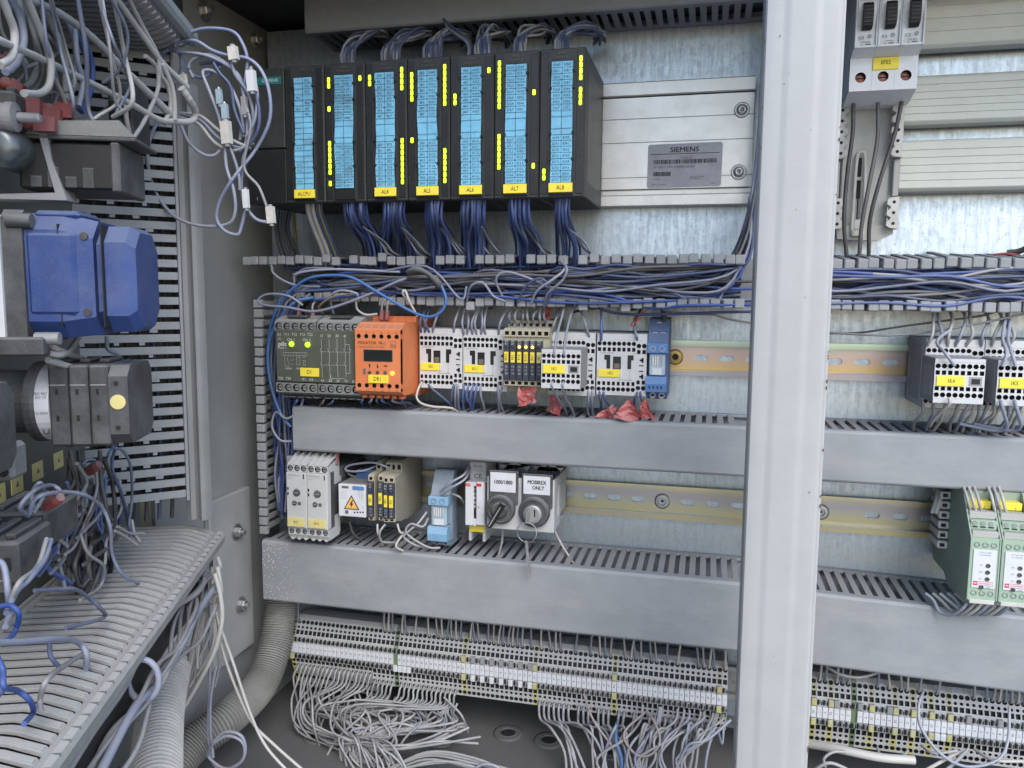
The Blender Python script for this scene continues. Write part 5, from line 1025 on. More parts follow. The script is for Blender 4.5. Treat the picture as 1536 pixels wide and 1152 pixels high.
k = MB().box(xc-1.6, xc+1.6, -30.5, -30.05, 150, 186, 'hole').box(xc-.5, xc+.5, -30.5, -30.05, 132, 150, 'hole'); k.box(xc-2.4, xc+2.4, -33, -30.4, 166, 169, 'adapter_grey'); part('latch_slot', k, ad_)
for i, pts in enumerate(([(1281, 138, -52), (1280, 165, -50), (1279, 200, -52), (1271, 260, -56), (1266, 330, -56), (1270, 384, -52)], [(1316, 138, -52), (1317, 165, -50), (1316, 210, -52), (1305, 270, -58), (1293, 335, -58), (1289, 384, -52)], [(1355, 135, -52), (1352, 155, -50), (1341, 205, -54), (1320, 270, -60), (1305, 330, -60), (1303, 384, -52)])):
    wire([at(*p) for p in pts], 1.75, 'w_dark', ['dark wire from the left breaker down over the beige adapter', 'dark wire from the tagged breaker down over the beige adapter', 'dark wire from the right breaker crossing the beige adapter'][i], 'three dark wires below the breakers', n=8, sub=7)
for i, (ya, yb) in enumerate(((-60, 68), (107, 183), (205, 285))):
    zA, zB = at(1450, yb, -26).z, at(1450, ya, -26).z; t = thing('busbar_cover', ['topmost cream ribbed busbar cover behind the breakers', 'middle cream ribbed busbar cover', 'lowest cream ribbed busbar cover above the open trunking'][i], 'busbar cover', (260, -8, zA), 'cream ribbed busbar covers')
    P = [(-14, zA-1), (-22, zA), (-25, zA+2)]; n_ = 6; hh = (zB-zA-6)/n_
    for j in range(n_): z = zA+3+j*hh; P += [(-26, z), (-26, z+hh-1.6), (-25, z+hh-1.3), (-25, z+hh-.5)]
    P += [(-24, zB-2), (-22, zB-1), (-10, zB-1), (-10, zA-1)]; part('ribbed_cover', MB().prism(P, 0, 168, 330, 'cream'), t)
# ================================================================== TERMINAL STRIP
# one slim terminal block: profile (depth, height) with real wire holes on its upper and lower slopes
def terminal_mesh(m, long_=False):
    q = MB(); a, b = -2.5, 2.5; zc = -333-0
    UP = [(-45, 5), (-44.6, 11.4), (-43.4, 12.2), (-36, 28.5), (-31, 31.5)]; DN = [(-45, -9), (-44.6, -14), (-43.4, -14.8), (-41.5, -34.5), (-36, -36.5)]
    if long_: DN = [(-45, -9), (-44, -14), (-43.4, -14.8), (-41, -27), (-37, -36), (-33, -52), (-30, -54)]
    P = UP[::-1]; poly = [(y, z) for y, z in DN]+[(-9, DN[-1][1]+2), (-9, 30)]+[(y, z) for y, z in P]
    n_ = len(DN); skip = []
    # edges left open where hole cells go
    N_ = len(poly); iup = N_-len(UP)     # index of first of P (top)
    skip = [iup+1, 2]+([4] if long_ else []); q.prism(poly, 0, a, b, m, skip=tuple(skip))
    def cells(p0, p1, k):                # from lower point to upper, three holes stacked
        (y0, z0), (y1, z1) = p0, p1
        for j, (u0, u1, sh, r) in enumerate(k):
            A = Vector((a, y0+(y1-y0)*u0, z0+(z1-z0)*u0)); Bv = Vector((0, (y1-y0)*(u1-u0), (z1-z0)*(u1-u0)))
            q.hole(A, (5, 0, 0), Bv, m, shape=sh, r=r, depth=3, n=8)
    cells((-43.4, 12.2), (-36, 28.5), [(0, .36, 's', (.38, .36)), (.36, .60, 'o', .36), (.60, 1, 'o', .45)])
    if long_: cells(DN[5], DN[4], [(0, .42, 'o', .45), (.42, .64, 'o', .36), (.64, 1, 's', (.38, .36))])
    lo = DN[3] if not long_ else DN[3]
    cells(DN[3], DN[2], [(0, .42, 'o', .45), (.42, .64, 'o', .36), (.64, 1, 's', (.38, .36))] if not long_ else [(0, .55, 'o', .45), (.55, 1, 's', (.38, .36))])
    return q.mesh('terminal_body')
TB = {m: terminal_mesh(m) for m in ('term_grey', 'term_yellow', 'term_green')}; TBL = {m: terminal_mesh(m, True) for m in ('term_grey', 'term_yellow')}
lv = MB()
for s_, z0 in ((1, 5.6), (-1, -13.6)):
    lv.box(-1.9, -.3, -46.4, -44, z0, z0+5, 'black', .3); lv.box(.4, 1.4, -46, -44, z0+.4, z0+4.6, 'cont_grey', .2); lv.box(1.6, 2.4, -45.6, -44, z0, z0+3, 'black')
LV = lv.mesh('clamp_levers'); MK = MB().box(-2.35, 2.35, -47.6, -44.9, -6.6, 4.4, 'marker_white', .4).mesh('marker_tag')
JP = {m: MB().box(-2.4, 2.4, -48.4, -45, -14.5, -7.4, m, .7).mesh('jumper') for m in ('marker_white', 'term_yellow', 'cont_grey')}; JPU = {m: MB().box(-2.4, 2.4, -47.8, -44, 5.4, 12.2, m, .6).mesh('jumper') for m in ('marker_white', 'term_yellow', 'cont_grey')}
yel = [437, 693, 803, 925, 1077, 1221, 1247, 1304, 1340, 1368, 1395, 1423]; grn = [590.5, 1280]
TX = []; zc = -331.5; SEC = 0; ORD = ['first', 'second', 'third', 'fourth', 'fifth', 'sixth', 'seventh', 'eighth', 'ninth', 'tenth', 'eleventh', 'twelfth', 'thirteenth', 'fourteenth']; PASS = False
xS = at(438.5, 975, -46).x; n_t = int((330-xS)/5.15); numb = 0
yx = [at(px, 1000 if px < 1100 else 1060, -46).x for px in yel]; gx = [at(px, 980 if px < 900 else 1070, -46).x for px in grn]
xj0, xj1 = at(695, 1000, -46).x, at(800, 1010, -46).x; xw0, xw1 = at(591, 980, -46).x, at(620, 985, -46).x
for i in range(n_t):
    x = xS+i*5.15
    if 38 < x < 77: continue
    m = 'term_yellow' if min(abs(x-v) for v in yx) < 2.6 else ('term_green' if min(abs(x-v) for v in gx) < 2.6 else 'term_grey')
    lo = x < at(560, 1000, -46).x
    side = 'left of' if x < 38 else 'right of'
    if x > 40 and not PASS: PASS = True; SEC = 0; numb = 0
    if m == 'term_yellow': SEC += 1
    numb = 0 if m == 'term_yellow' else numb+1
    if numb == 0: where = '%s yellow separator of the strip %s the post' % (ordinal(max(SEC, 1)), side)
    elif SEC: where = '%s block after the %s yellow separator %s the post' % (ordinal(numb), ordinal(SEC), side)
    else: where = '%s block of the strip counted from the post' % ordinal(numb)
    lab = ('green edged terminal block, ' if m == 'term_green' else 'yellow edged terminal block, ' if m == 'term_yellow' else 'two tier terminal block, ' if lo else 'grey terminal block, ')+where
    t = thing('terminal_block', lab, 'terminal block', (x, 0, zc), 'terminal blocks in the long strip')
    put(TBL[m] if lo and m in TBL else TB[m], t, (x, 0, zc), 'terminal_body'); put(LV, t, (x, 0, zc), 'clamp_levers')
    if m != 'term_green':
        mk = put(MK, t, (x, 0, zc), 'marker_tag'); ORG[mk.name] = Vector((x, 0, zc))
        text(mk, str(numb) if numb else 'X1', (x, -47.75, zc-.6), 2.2, 'ink', rot=(pi/2, -pi/2, 0), sx=.9)
    if m == 'term_yellow': put(JP['term_yellow'], t, (x, 0, zc), 'jumper'); put(JPU['term_yellow'], t, (x, 0, zc), 'jumper')
    elif xj0 < x < xj1 and i % 2: put(JP['marker_white'], t, (x, 0, zc), 'jumper'); put(JPU['cont_grey'], t, (x, 0, zc), 'jumper')
    elif xw0 < x < xw1 or abs(x-at(1410, 1085, -46).x) < 6: put(JP['marker_white'], t, (x, 0, zc), 'jumper')
    elif x > 77 and i % 9 in (3, 7): put(JPU['cont_grey'], t, (x, 0, zc), 'jumper')
    TX.append((x, m, lo, where))
# ================================================================== WIRES ON THE PLATE
random.seed(5)
def A(*pts): return [at(*p) for p in pts]
modn = ['', 'the untagged module', 'the module tagged AL4', 'the module tagged AL5', 'the module tagged AL6', 'the module tagged AL7', 'the module tagged AL8']
# --- blue bundles dropping from the modules into the open trunking: (top px span, bottom px span)
BL = {1: (516, 549, 546, 574, 16), 2: (576, 607, 563, 622, 16), 3: (640, 664, 644, 684, 14), 4: (694, 728, 690, 732, 16), 5: (763, 793, 774, 812, 15), 6: (833, 854, 835, 872, 13)}
for k, (a0_, a1_, b0_, b1_, n_) in BL.items():
    for i in range(n_):
        f = i/(n_-1); y0 = -118+rnd(-6, 10); yb = rnd(-70, -28)
        tp = at(a0_+(a1_-a0_)*f, 303, y0); tp.z = 147.5
        m1 = at(a0_+(a1_-a0_)*f+rnd(-2, 2)+(b0_-a0_)*.12, 330+rnd(-4, 4), y0+8); g_ = f+rnd(-.12, .12)
        m2 = at(b0_+(b1_-b0_)*max(0, min(1, g_))-(3 if k == 1 else 0), 364+rnd(-6, 6), yb-14); e = at(b0_+(b1_-b0_)*g_+rnd(-3, 3), 398+rnd(0, 8), yb)
        wire([tp+Vector((0, 0, 6)), tp, m1, m2, e], 1.3, 'w_blue' if i % 4 else 'w_navy', '%s blue wire from the left where the bundle leaves %s' % (ordinal(i+1), modn[k]), 'blue wires dropping from %s' % modn[k])
    for i in range(3):
        x_ = b1_+rnd(-6, 14); wire(A((a1_-5, 340, -100), (x_-6, 362, -80), (x_+6, 374+i*3, -75), (x_+12+rnd(0, 8), 386, -62), (x_+8, 402, -50)), 1.1, 'w_dusty' if i else 'w_dark', 'dusty loose wire curling beside the bundle under %s' % modn[k], 'dusty wires curling beside the bundles')
for i, (dx, m, r) in enumerate(((0, 'w_white', 2.6), (7, 'w_white', 2.3), (13, 'w_navy', 1.4), (17, 'w_yg', 1.2), (20, 'w_navy', 1.3))):
    wire(A((462+dx, 296, -112), (463+dx, 318, -108), (472+dx, 345, -92), (483+dx, 372, -76), (490+dx+i, 402, -60)), r, m, ['thick white cable left of its twin below the torn blue strip', 'second white cable below the torn blue strip', 'navy wire beside the two white cables', 'yellow green earth wire beside the two white cables', 'navy wire right of the earth wire'][i], n=8)
for i in range(6): wire(A((416+i*5, 300, -60), (413+i*4, 340, -50), (418+i*5, 370, -45), (430+i*6, 404, -40)), 1.3, ('w_dark', 'w_black', 'w_navy')[i % 3], 'dark wire hanging behind the plain module at the left', 'dark wires hanging behind the plain module')
wire(A((440, 302, -20), (441, 340, -18), (447, 392, -20)), 2.2, 'w_yg', 'yellow green earth cable running down the bare plate at the left', n=8)
# --- grey loops over the top of the modules
TL = [(514, 534, 90, 548, 48, 578, 60), (576, 601, 86, 618, 44, 642, 62), (637, 662, 83, 676, 44, 700, 64), (700, 708, 80, 679, 29, 662, 34), (714, 735, 78, 744, 38, 762, 62), (775, 788, 74, 806, 36, 826, 56), (834, 853, 72, 872, 34, 900, 58)]
for k, (a0_, a1_, yb_, px_, py_, ex, ey) in enumerate(TL):
    for i in range(3 if k == 3 else 15):
        f = (i/14 if k != 3 else i/8)+rnd(-.05, .05); s_ = at(a0_+(a1_-a0_)*f, yb_+2, -104+rnd(-8, 8)); s_.z = 266
        m1 = at(a0_+(a1_-a0_)*f+rnd(-1, 2), yb_-14-(i % 3)*2, -92); pk = at(px_+rnd(-20, 14), py_+rnd(-2, 17), -74+rnd(-12, 12)); m2 = at(ex+rnd(-8, 6), ey-10+rnd(-6, 6), -50); e = at(ex+rnd(-10, 10), ey+rnd(-8, 10), -28); e.z = min(max(e.z, 290), 330)
        wire([s_, m1, pk, m2, e], 1.4, ('w_dusty', 'w_grey', 'w_navy')[i % 3], 'dusty grey blue wire looping over the top of the black modules', 'wires looping over the black modules', n=6, sub=4)
# --- packed wires in the open trunking
mass = MB(); cols = ['w_navy', 'w_blue', 'w_dusty', 'w_navy', 'w_dark']
for i in range(64):
    z0 = 55+rnd(0, 34); y0 = rnd(-62, -14); a, b = (-436+rnd(0, 60), 34) if i < 40 else (84, 330)
    pts = [Vector((a+(b-a)*j/7, y0+rnd(-7, 7), z0+rnd(-5, 5))) for j in range(8)]
    mass.tube(pts, 1.35, cols[i % 5], 5, 3)
solo('packed_wires', mass, 'dense mass of blue and dark wires filling the open trunking', None, (-440, -40, 60), kind='stuff')
for i in range(24):
    z0 = 57+rnd(0, 28); y0 = -66-rnd(0, 18); a = rnd(-420, -250) if i % 3 else rnd(-240, -60); up = rnd(0, 1)
    pts = [Vector((a, y0+20, 54+rnd(0, 30)))]+[Vector((a+30+(10-a)*j/6*.9, y0+rnd(-4, 4), z0+rnd(-5, 5)-(9 if up < .35 and j > 3 else 0))) for j in range(6)]
    pts += [Vector((18+rnd(-6, 6), y0+6, z0+4+rnd(0, 8))), Vector((34+rnd(-4, 6), y0+18, 92+rnd(0, 20))), Vector((40+rnd(-2, 4), y0+26, 128+rnd(0, 30)))] if up > .3 else [Vector((20, y0, z0-10)), Vector((60, y0+3, z0-9))]
    wire(pts, 1.3, ('w_navy', 'w_dusty', 'w_blue', 'w_dusty', 'w_dark')[i % 5], ('navy', 'dusty', 'blue', 'dusty', 'dark')[i % 5]+' wire lying along the front of the open trunking left of the post', 'wires along the open trunking left of the post', sub=4)
for i in range(20):
    z0 = 56+rnd(0, 26); y0 = -66-rnd(0, 18); pts = [Vector((70+j*43, y0+rnd(-4, 4), z0+rnd(-6, 6))) for j in range(7)]
    wire(pts, 1.3, ('w_navy', 'w_blue', 'w_dusty', 'w_grey')[i % 4], ('navy', 'blue', 'dusty', 'grey')[i % 4]+' wire lying along the front of the open trunking right of the post', 'wires along the open trunking right of the post', sub=4)
for i in range(14):        # wires rising beside the post from the trunking
    x_ = 30+rnd(-2, 12); wire([Vector((x_-40, -50+rnd(-20, 20), 76+rnd(-10, 10))), Vector((x_-12, -50+rnd(-10, 10), 88)), Vector((x_+6, -40, 122)), Vector((x_+16, -32, 190)), Vector((x_+18, -30, 310))], 1.4, ('w_navy', 'w_dark', 'w_dusty')[i % 3], 'wire rising out of the open trunking along the post', 'wires rising along the post')
# loops hanging out in front
wire(A((400, 560, -70), (404, 500, -84), (418, 456, -90), (430, 441, -92), (462, 418, -94), (499, 413, -94), (529, 417, -95), (564, 437, -97), (607, 462, -98), (639, 475, -98), (660, 469, -98), (669, 450, -98), (660, 426, -97), (646, 415, -95)), 1.5, 'w_sky', 'bright blue wire making one wide loop over the open trunking', n=8, sub=6)
wire(A((610, 417, -92), (590, 425, -95), (564, 437, -95), (521, 454, -98), (473, 467, -100), (430, 461, -100), (398, 458, -98), (387, 452, -96), (396, 443, -94), (413, 441, -93), (435, 445, -92), (454, 458, -90)), 1.35, 'w_dusty', 'dusty blue wire looping left over the edge of the upright trunking', n=8, sub=6)
tb = MB().tube(A((612, 409, -95), (626, 405, -98), (640, 410, -99), (652, 420, -98), (660, 430, -96)), lambda t: 3.2+.8*sin(t*9), 'black_dusty', 10, 4); solo('taped_splice', tb, 'crinkled black tape wrapped round a splice at the top of the blue loop', 'splice', at(630, 410, -98))
for i, pts in enumerate(([(700, 430, -84), (690, 448, -92), (640, 400, -92), (560, 408, -90), (470, 402, -88), (440, 412, -84)], [(407, 398, -84), (412, 412, -90), (440, 427, -90), (480, 430, -86)], [(441, 424, -88), (447, 410, -92), (500, 404, -92), (600, 408, -90)], [(425, 438, -88), (470, 436, -90), (540, 430, -92), (604, 418, -92)],
    [(700, 452, -80), (706, 430, -90), (724, 424, -92), (740, 444, -92), (757, 452, -84)], [(757, 452, -80), (744, 420, -92), (760, 408, -92), (800, 420, -90), (830, 436, -84)], [(776, 454, -84), (790, 428, -92), (812, 418, -94), (826, 436, -90), (818, 458, -84)], [(796, 456, -84), (806, 436, -92), (828, 420, -96), (846, 405, -92), (848, 388, -84)], [(838, 390, -84), (850, 402, -94), (844, 420, -94), (822, 440, -90), (816, 460, -80)], [(500, 470, -84), (496, 446, -96), (510, 436, -98), (534, 440, -96), (538, 452, -90)], [(484, 470, -84), (478, 462, -94), (490, 450, -98), (510, 442, -98), (524, 443, -92)],
    [(534, 452, -90), (536, 464, -90), (548, 472, -90), (566, 471, -84)], [(612, 452, -84), (604, 440, -92), (608, 436, -92), (614, 452, -92), (626, 474, -84)])):
    wire(A(*pts), 1.25, ('w_dusty', 'w_dusty', 'w_lav', 'w_navy', 'w_dusty', 'w_dusty', 'w_navy', 'w_lav', 'w_dusty', 'w_dusty', 'w_brown', 'w_grey', 'w_white')[i], ['dusty wire crossing from the left end of the trunking to the taped splice', 'short dusty curl at the left end of the open trunking', 'pale wire arching along the top of the open trunking', 'navy wire running to the taped splice', 'small loop of dusty wire standing before the packed wires', 'long flat loop of dusty wire mid trunking', 'navy hoop of wire above the beige relay modules', 'pale wire crossing upward into the bundle under the last module', 'dusty wire crossing downward beside the pale one', 'dusty wire hooping onto the olive relay', 'brownish wire hooping onto the olive relay', 'grey wire dipping behind the orange monitor', 'white wire end sticking up between the trunking teeth'][i], n=6, sub=6)
# upright trunking
mass = MB()
for i in range(30):
    x_ = -440+rnd(0, 26); pts = [Vector((x_+40+rnd(0, 50), -40+rnd(-14, 10), 66+rnd(-8, 14))), Vector((x_+10, -46+rnd(-10, 10), 54))]+[Vector((x_+rnd(-3, 3), -46+rnd(-22, 16), 30-j*42)) for j in range(6)]
    mass.tube(pts, 1.4, cols[i % 5], 5, 3)
solo('packed_wires', mass, 'dense bunch of wires running down the upright trunking', None, (-430, -40, 0), kind='stuff')
for i in range(9):
    x_ = -437+i*2.6; pts = [Vector((x_+60, -70, 66+rnd(-4, 8))), Vector((x_+22, -74, 62)), Vector((x_+4, -72, 30))]+[Vector((x_+rnd(-2, 2), -70+rnd(-6, 6), -10-j*40)) for j in range(5)]
    wire(pts, 1.4, ('w_navy', 'w_dusty', 'w_navy', 'w_blue')[i % 4], 'wire running down the front of the upright trunking', 'wires down the upright trunking')
wire(A((470, 446, -86), (440, 455, -90), (412, 490, -86), (402, 530, -84), (407, 580, -84), (422, 622, -84), (436, 640, -80)), 1.6, 'w_sky', 'bright blue wire curving down left of the olive relay', n=8)
wire(A((455, 598, -80), (448, 616, -84), (430, 628, -86), (414, 618, -84), (408, 640, -84), (420, 660, -86), (437, 662, -80)), 1.3, 'w_dusty', 'dusty wire loop beside the lower left corner of the olive relay')
# --- device wires: up into the lower teeth of the open trunking, and down into the slots below
def up(px, py, Y, tx_, m, lab, grp, r=1.25, ty=452):
    p = at(px, py, Y+2); e = at(tx_, ty, -58); wire([p+Vector((0, 2, -1)), p+Vector((0, -2.5, 3)), p.lerp(e, .35)+Vector((rnd(-2, 2), -9, 2)), p.lerp(e, .75)+Vector((rnd(-3, 3), -3, 3)), e+Vector((0, 6, 6))], r, m, lab, grp, sub=5)
def down(px, py, Y, tx_, m, lab, grp, r=1.25, ty=616, ey=-56):
    p = at(px, py, Y+2); e = at(tx_, ty, ey); wire([p+Vector((0, 2, 1)), p+Vector((0, -2.5, -3)), p.lerp(e, .4)+Vector((rnd(-2, 2), -7, -1)), p.lerp(e, .8)+Vector((rnd(-2, 2), -4, 0)), e+Vector((rnd(-2, 2), 4, -7))], r, m, lab, grp, sub=5)
g1 = 'wires from the contactors up to the open trunking'; g2 = 'wires from the contactors down to the slotted trunking'
for px, t_ in ((633, 646), (638.5, 655), (644.5, 634), (650.5, 668), (682, 694)): up(px, 501, -70, t_, 'w_navy' if t_ < 660 else 'w_dusty', 'wire rising from the contactor tagged 0K1', g1+' from 0K1')
for px, t_ in ((697, 703), (702, 708), (710, 716), (716, 721), (723, 730), (729, 735), (749, 770)): up(px, 504, -70, t_, 'w_dusty', 'wire rising from the contactor tagged K0.1', g1+' from K0.1')
for i, px in enumerate((767, 776, 784, 793, 802, 811, 820)): up(px, 488, -66, px+rnd(0, 8), ('w_dusty', 'w_grey')[i % 2], 'wire rising from the back terminals of the beige relay modules', 'wires rising from the beige relay modules', ty=456)
for px, py, Y, t_, ty in ((832, 534, -112, 845, 448), (847, 534, -112, 866, 456), (884, 508, -70, 874, 456), (829, 504, -70, 842, 460)): up(px, py, Y, t_, 'w_dusty', 'wire rising from the contactors around the block tagged 1K1', g1+' around 1K1', ty=ty)
up(902, 513, -70, 903, 'w_blue', 'blue wire rising from the contactor tagged 1K2', None, 1.4, 458); up(956, 513, -70, 950, 'w_dusty', 'wire with a faded red tape flag above the contactor tagged 1K2', None, 1.3, 488)
wire(A((950, 488, -66), (957, 472, -66), (964, 458, -60)), 1.4, 'w_black', 'short black wire end above the red tape flag'); wire(A((996, 482, -52), (996, 470, -54), (994, 458, -56)), 2.6, 'w_black', 'thick black wire entering the blue relay from above', n=8)
wire(A((860, 468, -50), (880, 463, -56), (900, 456, -58), (908, 450, -56)), 1.4, 'w_black', 'black wire slanting under the teeth above the contactor tagged 1K2')
wire(A((975, 452, -66), (1000, 466, -66), (1040, 471, -62), (1070, 472, -60), (1100, 480, -56), (1180, 492, -54), (1250, 499, -56), (1330, 503, -60), (1400, 497, -64), (1470, 485, -70), (1540, 470, -74)), 1.1, 'w_grey', 'thin grey wire strung slack across the plate behind the post')
wire(A((1240, 500, -48), (1290, 499, -50), (1350, 490, -54), (1410, 482, -58), (1470, 474, -62), (1500, 465, -60)), 1.0, 'w_dark', 'thin dark wire just above the slack grey one right of the post')
for px, t_ in ((645, 690), (681.5, 680), (685, 686), (688, 690)): down(px, 574, -70, t_, 'w_navy' if px < 684 else 'w_dusty', 'wire falling from the contactor tagged 0K1', g2+' from 0K1')
wire(A((633, 573, -70), (628, 582, -76), (625, 596, -80), (632, 605, -82), (650, 610, -80), (676, 612, -74), (690, 620, -60)), 1.25, 'w_white', 'pale wire bowing under the contactor tagged 0K1')
for px, t_ in ((697, 694), (703, 706), (710, 706), (716, 711), (722, 727), (748, 749), (754, 754)): down(px, 577, -70, t_, 'w_blue' if px < 718 else 'w_dusty', 'wire falling from the contactor tagged K0.1', g2+' from K0.1')
for px, py, Y, t_ in ((829, 574, -112, 852), (845, 574, -112, 862), (883, 584, -70, 883), (889, 584, -70, 892)): down(px, py, Y, t_, 'w_dusty' if px > 850 else 'w_lav', 'wire falling from the contactors around the block tagged 1K1', g2+' around 1K1', ty=622)
for px, t_ in ((900, 905), (906, 921), (956, 950), (961, 965)): down(px, 585, -70, t_, 'w_navy', 'wire falling from the contactor tagged 1K2', g2+' from 1K2', ty=616)
for i, px in enumerate((545, 558, 566, 574, 590, 604)): down(px, 596, -96, px+rnd(-4, 20), ('w_blue', 'w_lav', 'w_navy')[i % 3], 'blue wire leaving the bottom of the orange monitor', 'wires under the orange monitor', ty=608)
for i, px in enumerate((446, 486, 500)): down(px, 598, -92, px-6, ('w_blue', 'w_brown', 'w_navy')[i], ['blue wire leaving the bottom of the olive relay at the left', 'brown wire leaving the bottom of the olive relay', 'navy wire leaving the bottom of the olive relay'][i], None, ty=614)
for i, px in enumerate((427, 447, 468, 572, 580)):
    p = at(px, 476 if px < 500 else 474, -82); k = MB().cyl(p+Vector((0, 2, 5)), p+Vector((0, 0, -4)), 2.4, 'red_lug', 10); solo('red_ferrule', k, 'red wire ferrule plugged into the top of the %s' % ('olive relay' if px < 500 else 'orange monitor'), 'ferrule', p, 'red ferrules on the olive relay' if px < 500 else 'red ferrules on the orange monitor')
    wire([p+Vector((0, 1, 4)), p+Vector((2, 0, 14)), p+Vector((10, 8, 24))], 1.2, 'w_grey', 'grey wire bending up from a red ferrule', 'wires bending up from red ferrules')
for i, px in enumerate((1390, 1406, 1420, 1432, 1448, 1470, 1486, 1503, 1512)): up(px, 522, -70, px+rnd(2, 16), ('w_grey', 'w_dusty')[i % 2], 'wire rising from the contactors at the far right', 'wires rising from the far right contactors', 1.45, ty=472)
wire(A((1432, 549, -116), (1418, 530, -116), (1406, 516, -96), (1410, 506, -84), (1424, 496, -76)), 1.3, 'w_lav', 'pale blue wire plugged into the front of the block tagged 1K4')
for i, (px, t_) in enumerate(((1504, 1510), (1524, 1518))): wire(A((px, 550, -116), (t_, 530, -112), (t_-6, 508, -92), (t_-2, 480, -70)), 1.35, 'w_lav', ['pale wire plugged into the front of the block tagged 1K5, left', 'pale wire plugged into the front of the block tagged 1K5, right'][i])
for i, px in enumerate((1384, 1399, 1417, 1436, 1452, 1460, 1468, 1480, 1490, 1500, 1512, 1524, 1534)): down(px, 603, -70, px-14+rnd(-6, 4), ('w_grey', 'w_lav', 'w_white')[i % 3], 'wire falling from the contactors at the far right', 'wires falling from the far right contactors', 1.5, ty=640)
wire(A((1424, 597, -116), (1424, 606, -116), (1412, 618, -106), (1400, 630, -90), (1394, 640, -70)), 1.4, 'w_white', 'pale wire dropping from the front of the block tagged 1K4')
for i, px in enumerate((1500, 1521)): wire(A((px, 600, -116), (px+6, 620, -112), (px+10, 640, -100), (px-6, 646, -92), (px-60, 636, -80)), 1.4, 'w_lav', 'pale wire drooping from the block tagged 1K5', 'pale wires drooping from 1K5')
# row two
for i, pts in enumerate(([(566, 786, -80), (567, 800, -82), (572, 812, -76), (576, 826, -60)], [(578, 786, -80), (570, 798, -84), (572, 812, -78), (594, 814, -64)], [(596, 786, -80), (600, 798, -84), (606, 800, -80), (598, 810, -86), (594, 820, -90), (604, 826, -84)], [(640, 768, -70), (628, 784, -80), (614, 796, -84), (606, 806, -84), (624, 818, -80), (646, 822, -74)], [(642, 778, -70), (634, 790, -84), (616, 786, -84), (610, 800, -84), (640, 820, -80), (660, 822, -74)], [(662, 742, -76), (680, 730, -82), (698, 718, -74), (706, 700, -50)], [(660, 738, -76), (676, 724, -82), (696, 712, -74), (702, 698, -50)], [(676, 740, -60), (690, 746, -62), (698, 758, -50)], [(594, 694, -30), (586, 702, -60), (560, 694, -66), (524, 698, -62), (520, 706, -62), (545, 706, -64), (572, 696, -50)], [(520, 698, -50), (522, 710, -60), (538, 716, -60), (548, 704, -50)], [(706, 790, -50), (692, 812, -46), (684, 832, -44)], [(754, 792, -60), (753, 812, -60), (748, 832, -60)], [(832, 796, -40), (842, 816, -40), (862, 848, -50)], [(524, 782, -60), (530, 800, -60), (548, 816, -50)])):
    wire(A(*pts), 1.25, ('w_white', 'w_grey', 'w_white', 'w_grey', 'w_grey', 'w_lav', 'w_lav', 'w_grey', 'w_lav', 'w_dark', 'w_dark', 'w_grey', 'w_white', 'w_dark')[i], ['pale wire below the relay that stands alone', 'grey wire below the second slim relay', 'pale wire with a split end below the last slim relay', 'grey wire looping from the pale blue relay to the trunking', 'second grey wire looping beside the pale blue relay', 'pale blue wire reaching up to the counter, lower one', 'pale blue wire reaching up to the counter, upper one', 'grey wire behind the pale blue relay', 'pale wire looping over the warning triangle unit', 'dark wire behind the warning triangle unit', 'dark wire below the counter', 'grey wire below the lever switch', 'thin pale wire slanting from the switch bracket to the lowest trunking', 'dark wire below the warning triangle unit'][i], n=6, sub=6)
for i in range(4):
    px = (474, 481, 500, 505)[i]; p = at(px, 689, -76); solo('red_ferrule', MB().cyl(p+Vector((0, 3, 6)), p+Vector((0, -2, -5)), 2.2, 'red_lug', 10), 'red ferrule at the top of the two white timers', 'ferrule', p, 'red ferrules on the timers')
for i, px in enumerate((1449, 1457, 1465, 1486, 1494, 1502)):
    wire(A((px+7, 768, -98), (px+4, 756, -101), (px+1, 744, -98), (px-5, 728, -84)), 1.2, ('w_grey', 'w_white')[i % 2], '%s wire from the left entering the top of the green converters' % ordinal(i+1), 'wires entering the green converters')
for i in range(7):
    px = 1440+i*11; wire(A((px+10, 905, -104), (px+2, 914, -104), (px-12, 922, -98), (px-24+rnd(-8, 8), 918, -90), (px-40, 900, -84), (px-52, 890, -80)), 1.5, ('w_lav', 'w_grey', 'w_white')[i % 3], 'pale wire looping under the green converters', 'pale wires under the green converters')
for i, px in enumerate((1392, 1398)): wire(A((px+14, 735, -50), (px+12, 750, -56), (px+6, 770, -58)), 2.0, ('w_grey', 'w_white')[i], 'grey wire into the cream side terminal' if i == 0 else 'white wire into the cream side terminal')
wire(A((1512, 379, -30), (1528, 377, -36), (1545, 370, -44)), 2.6, 'w_dark', 'thick black cable end at the right edge above the open trunking', n=10); wire(A((1490, 383, -28), (1510, 381, -34), (1530, 384, -40)), 1.4, 'w_red', 'thin red wire beside the thick black cable at the right edge')
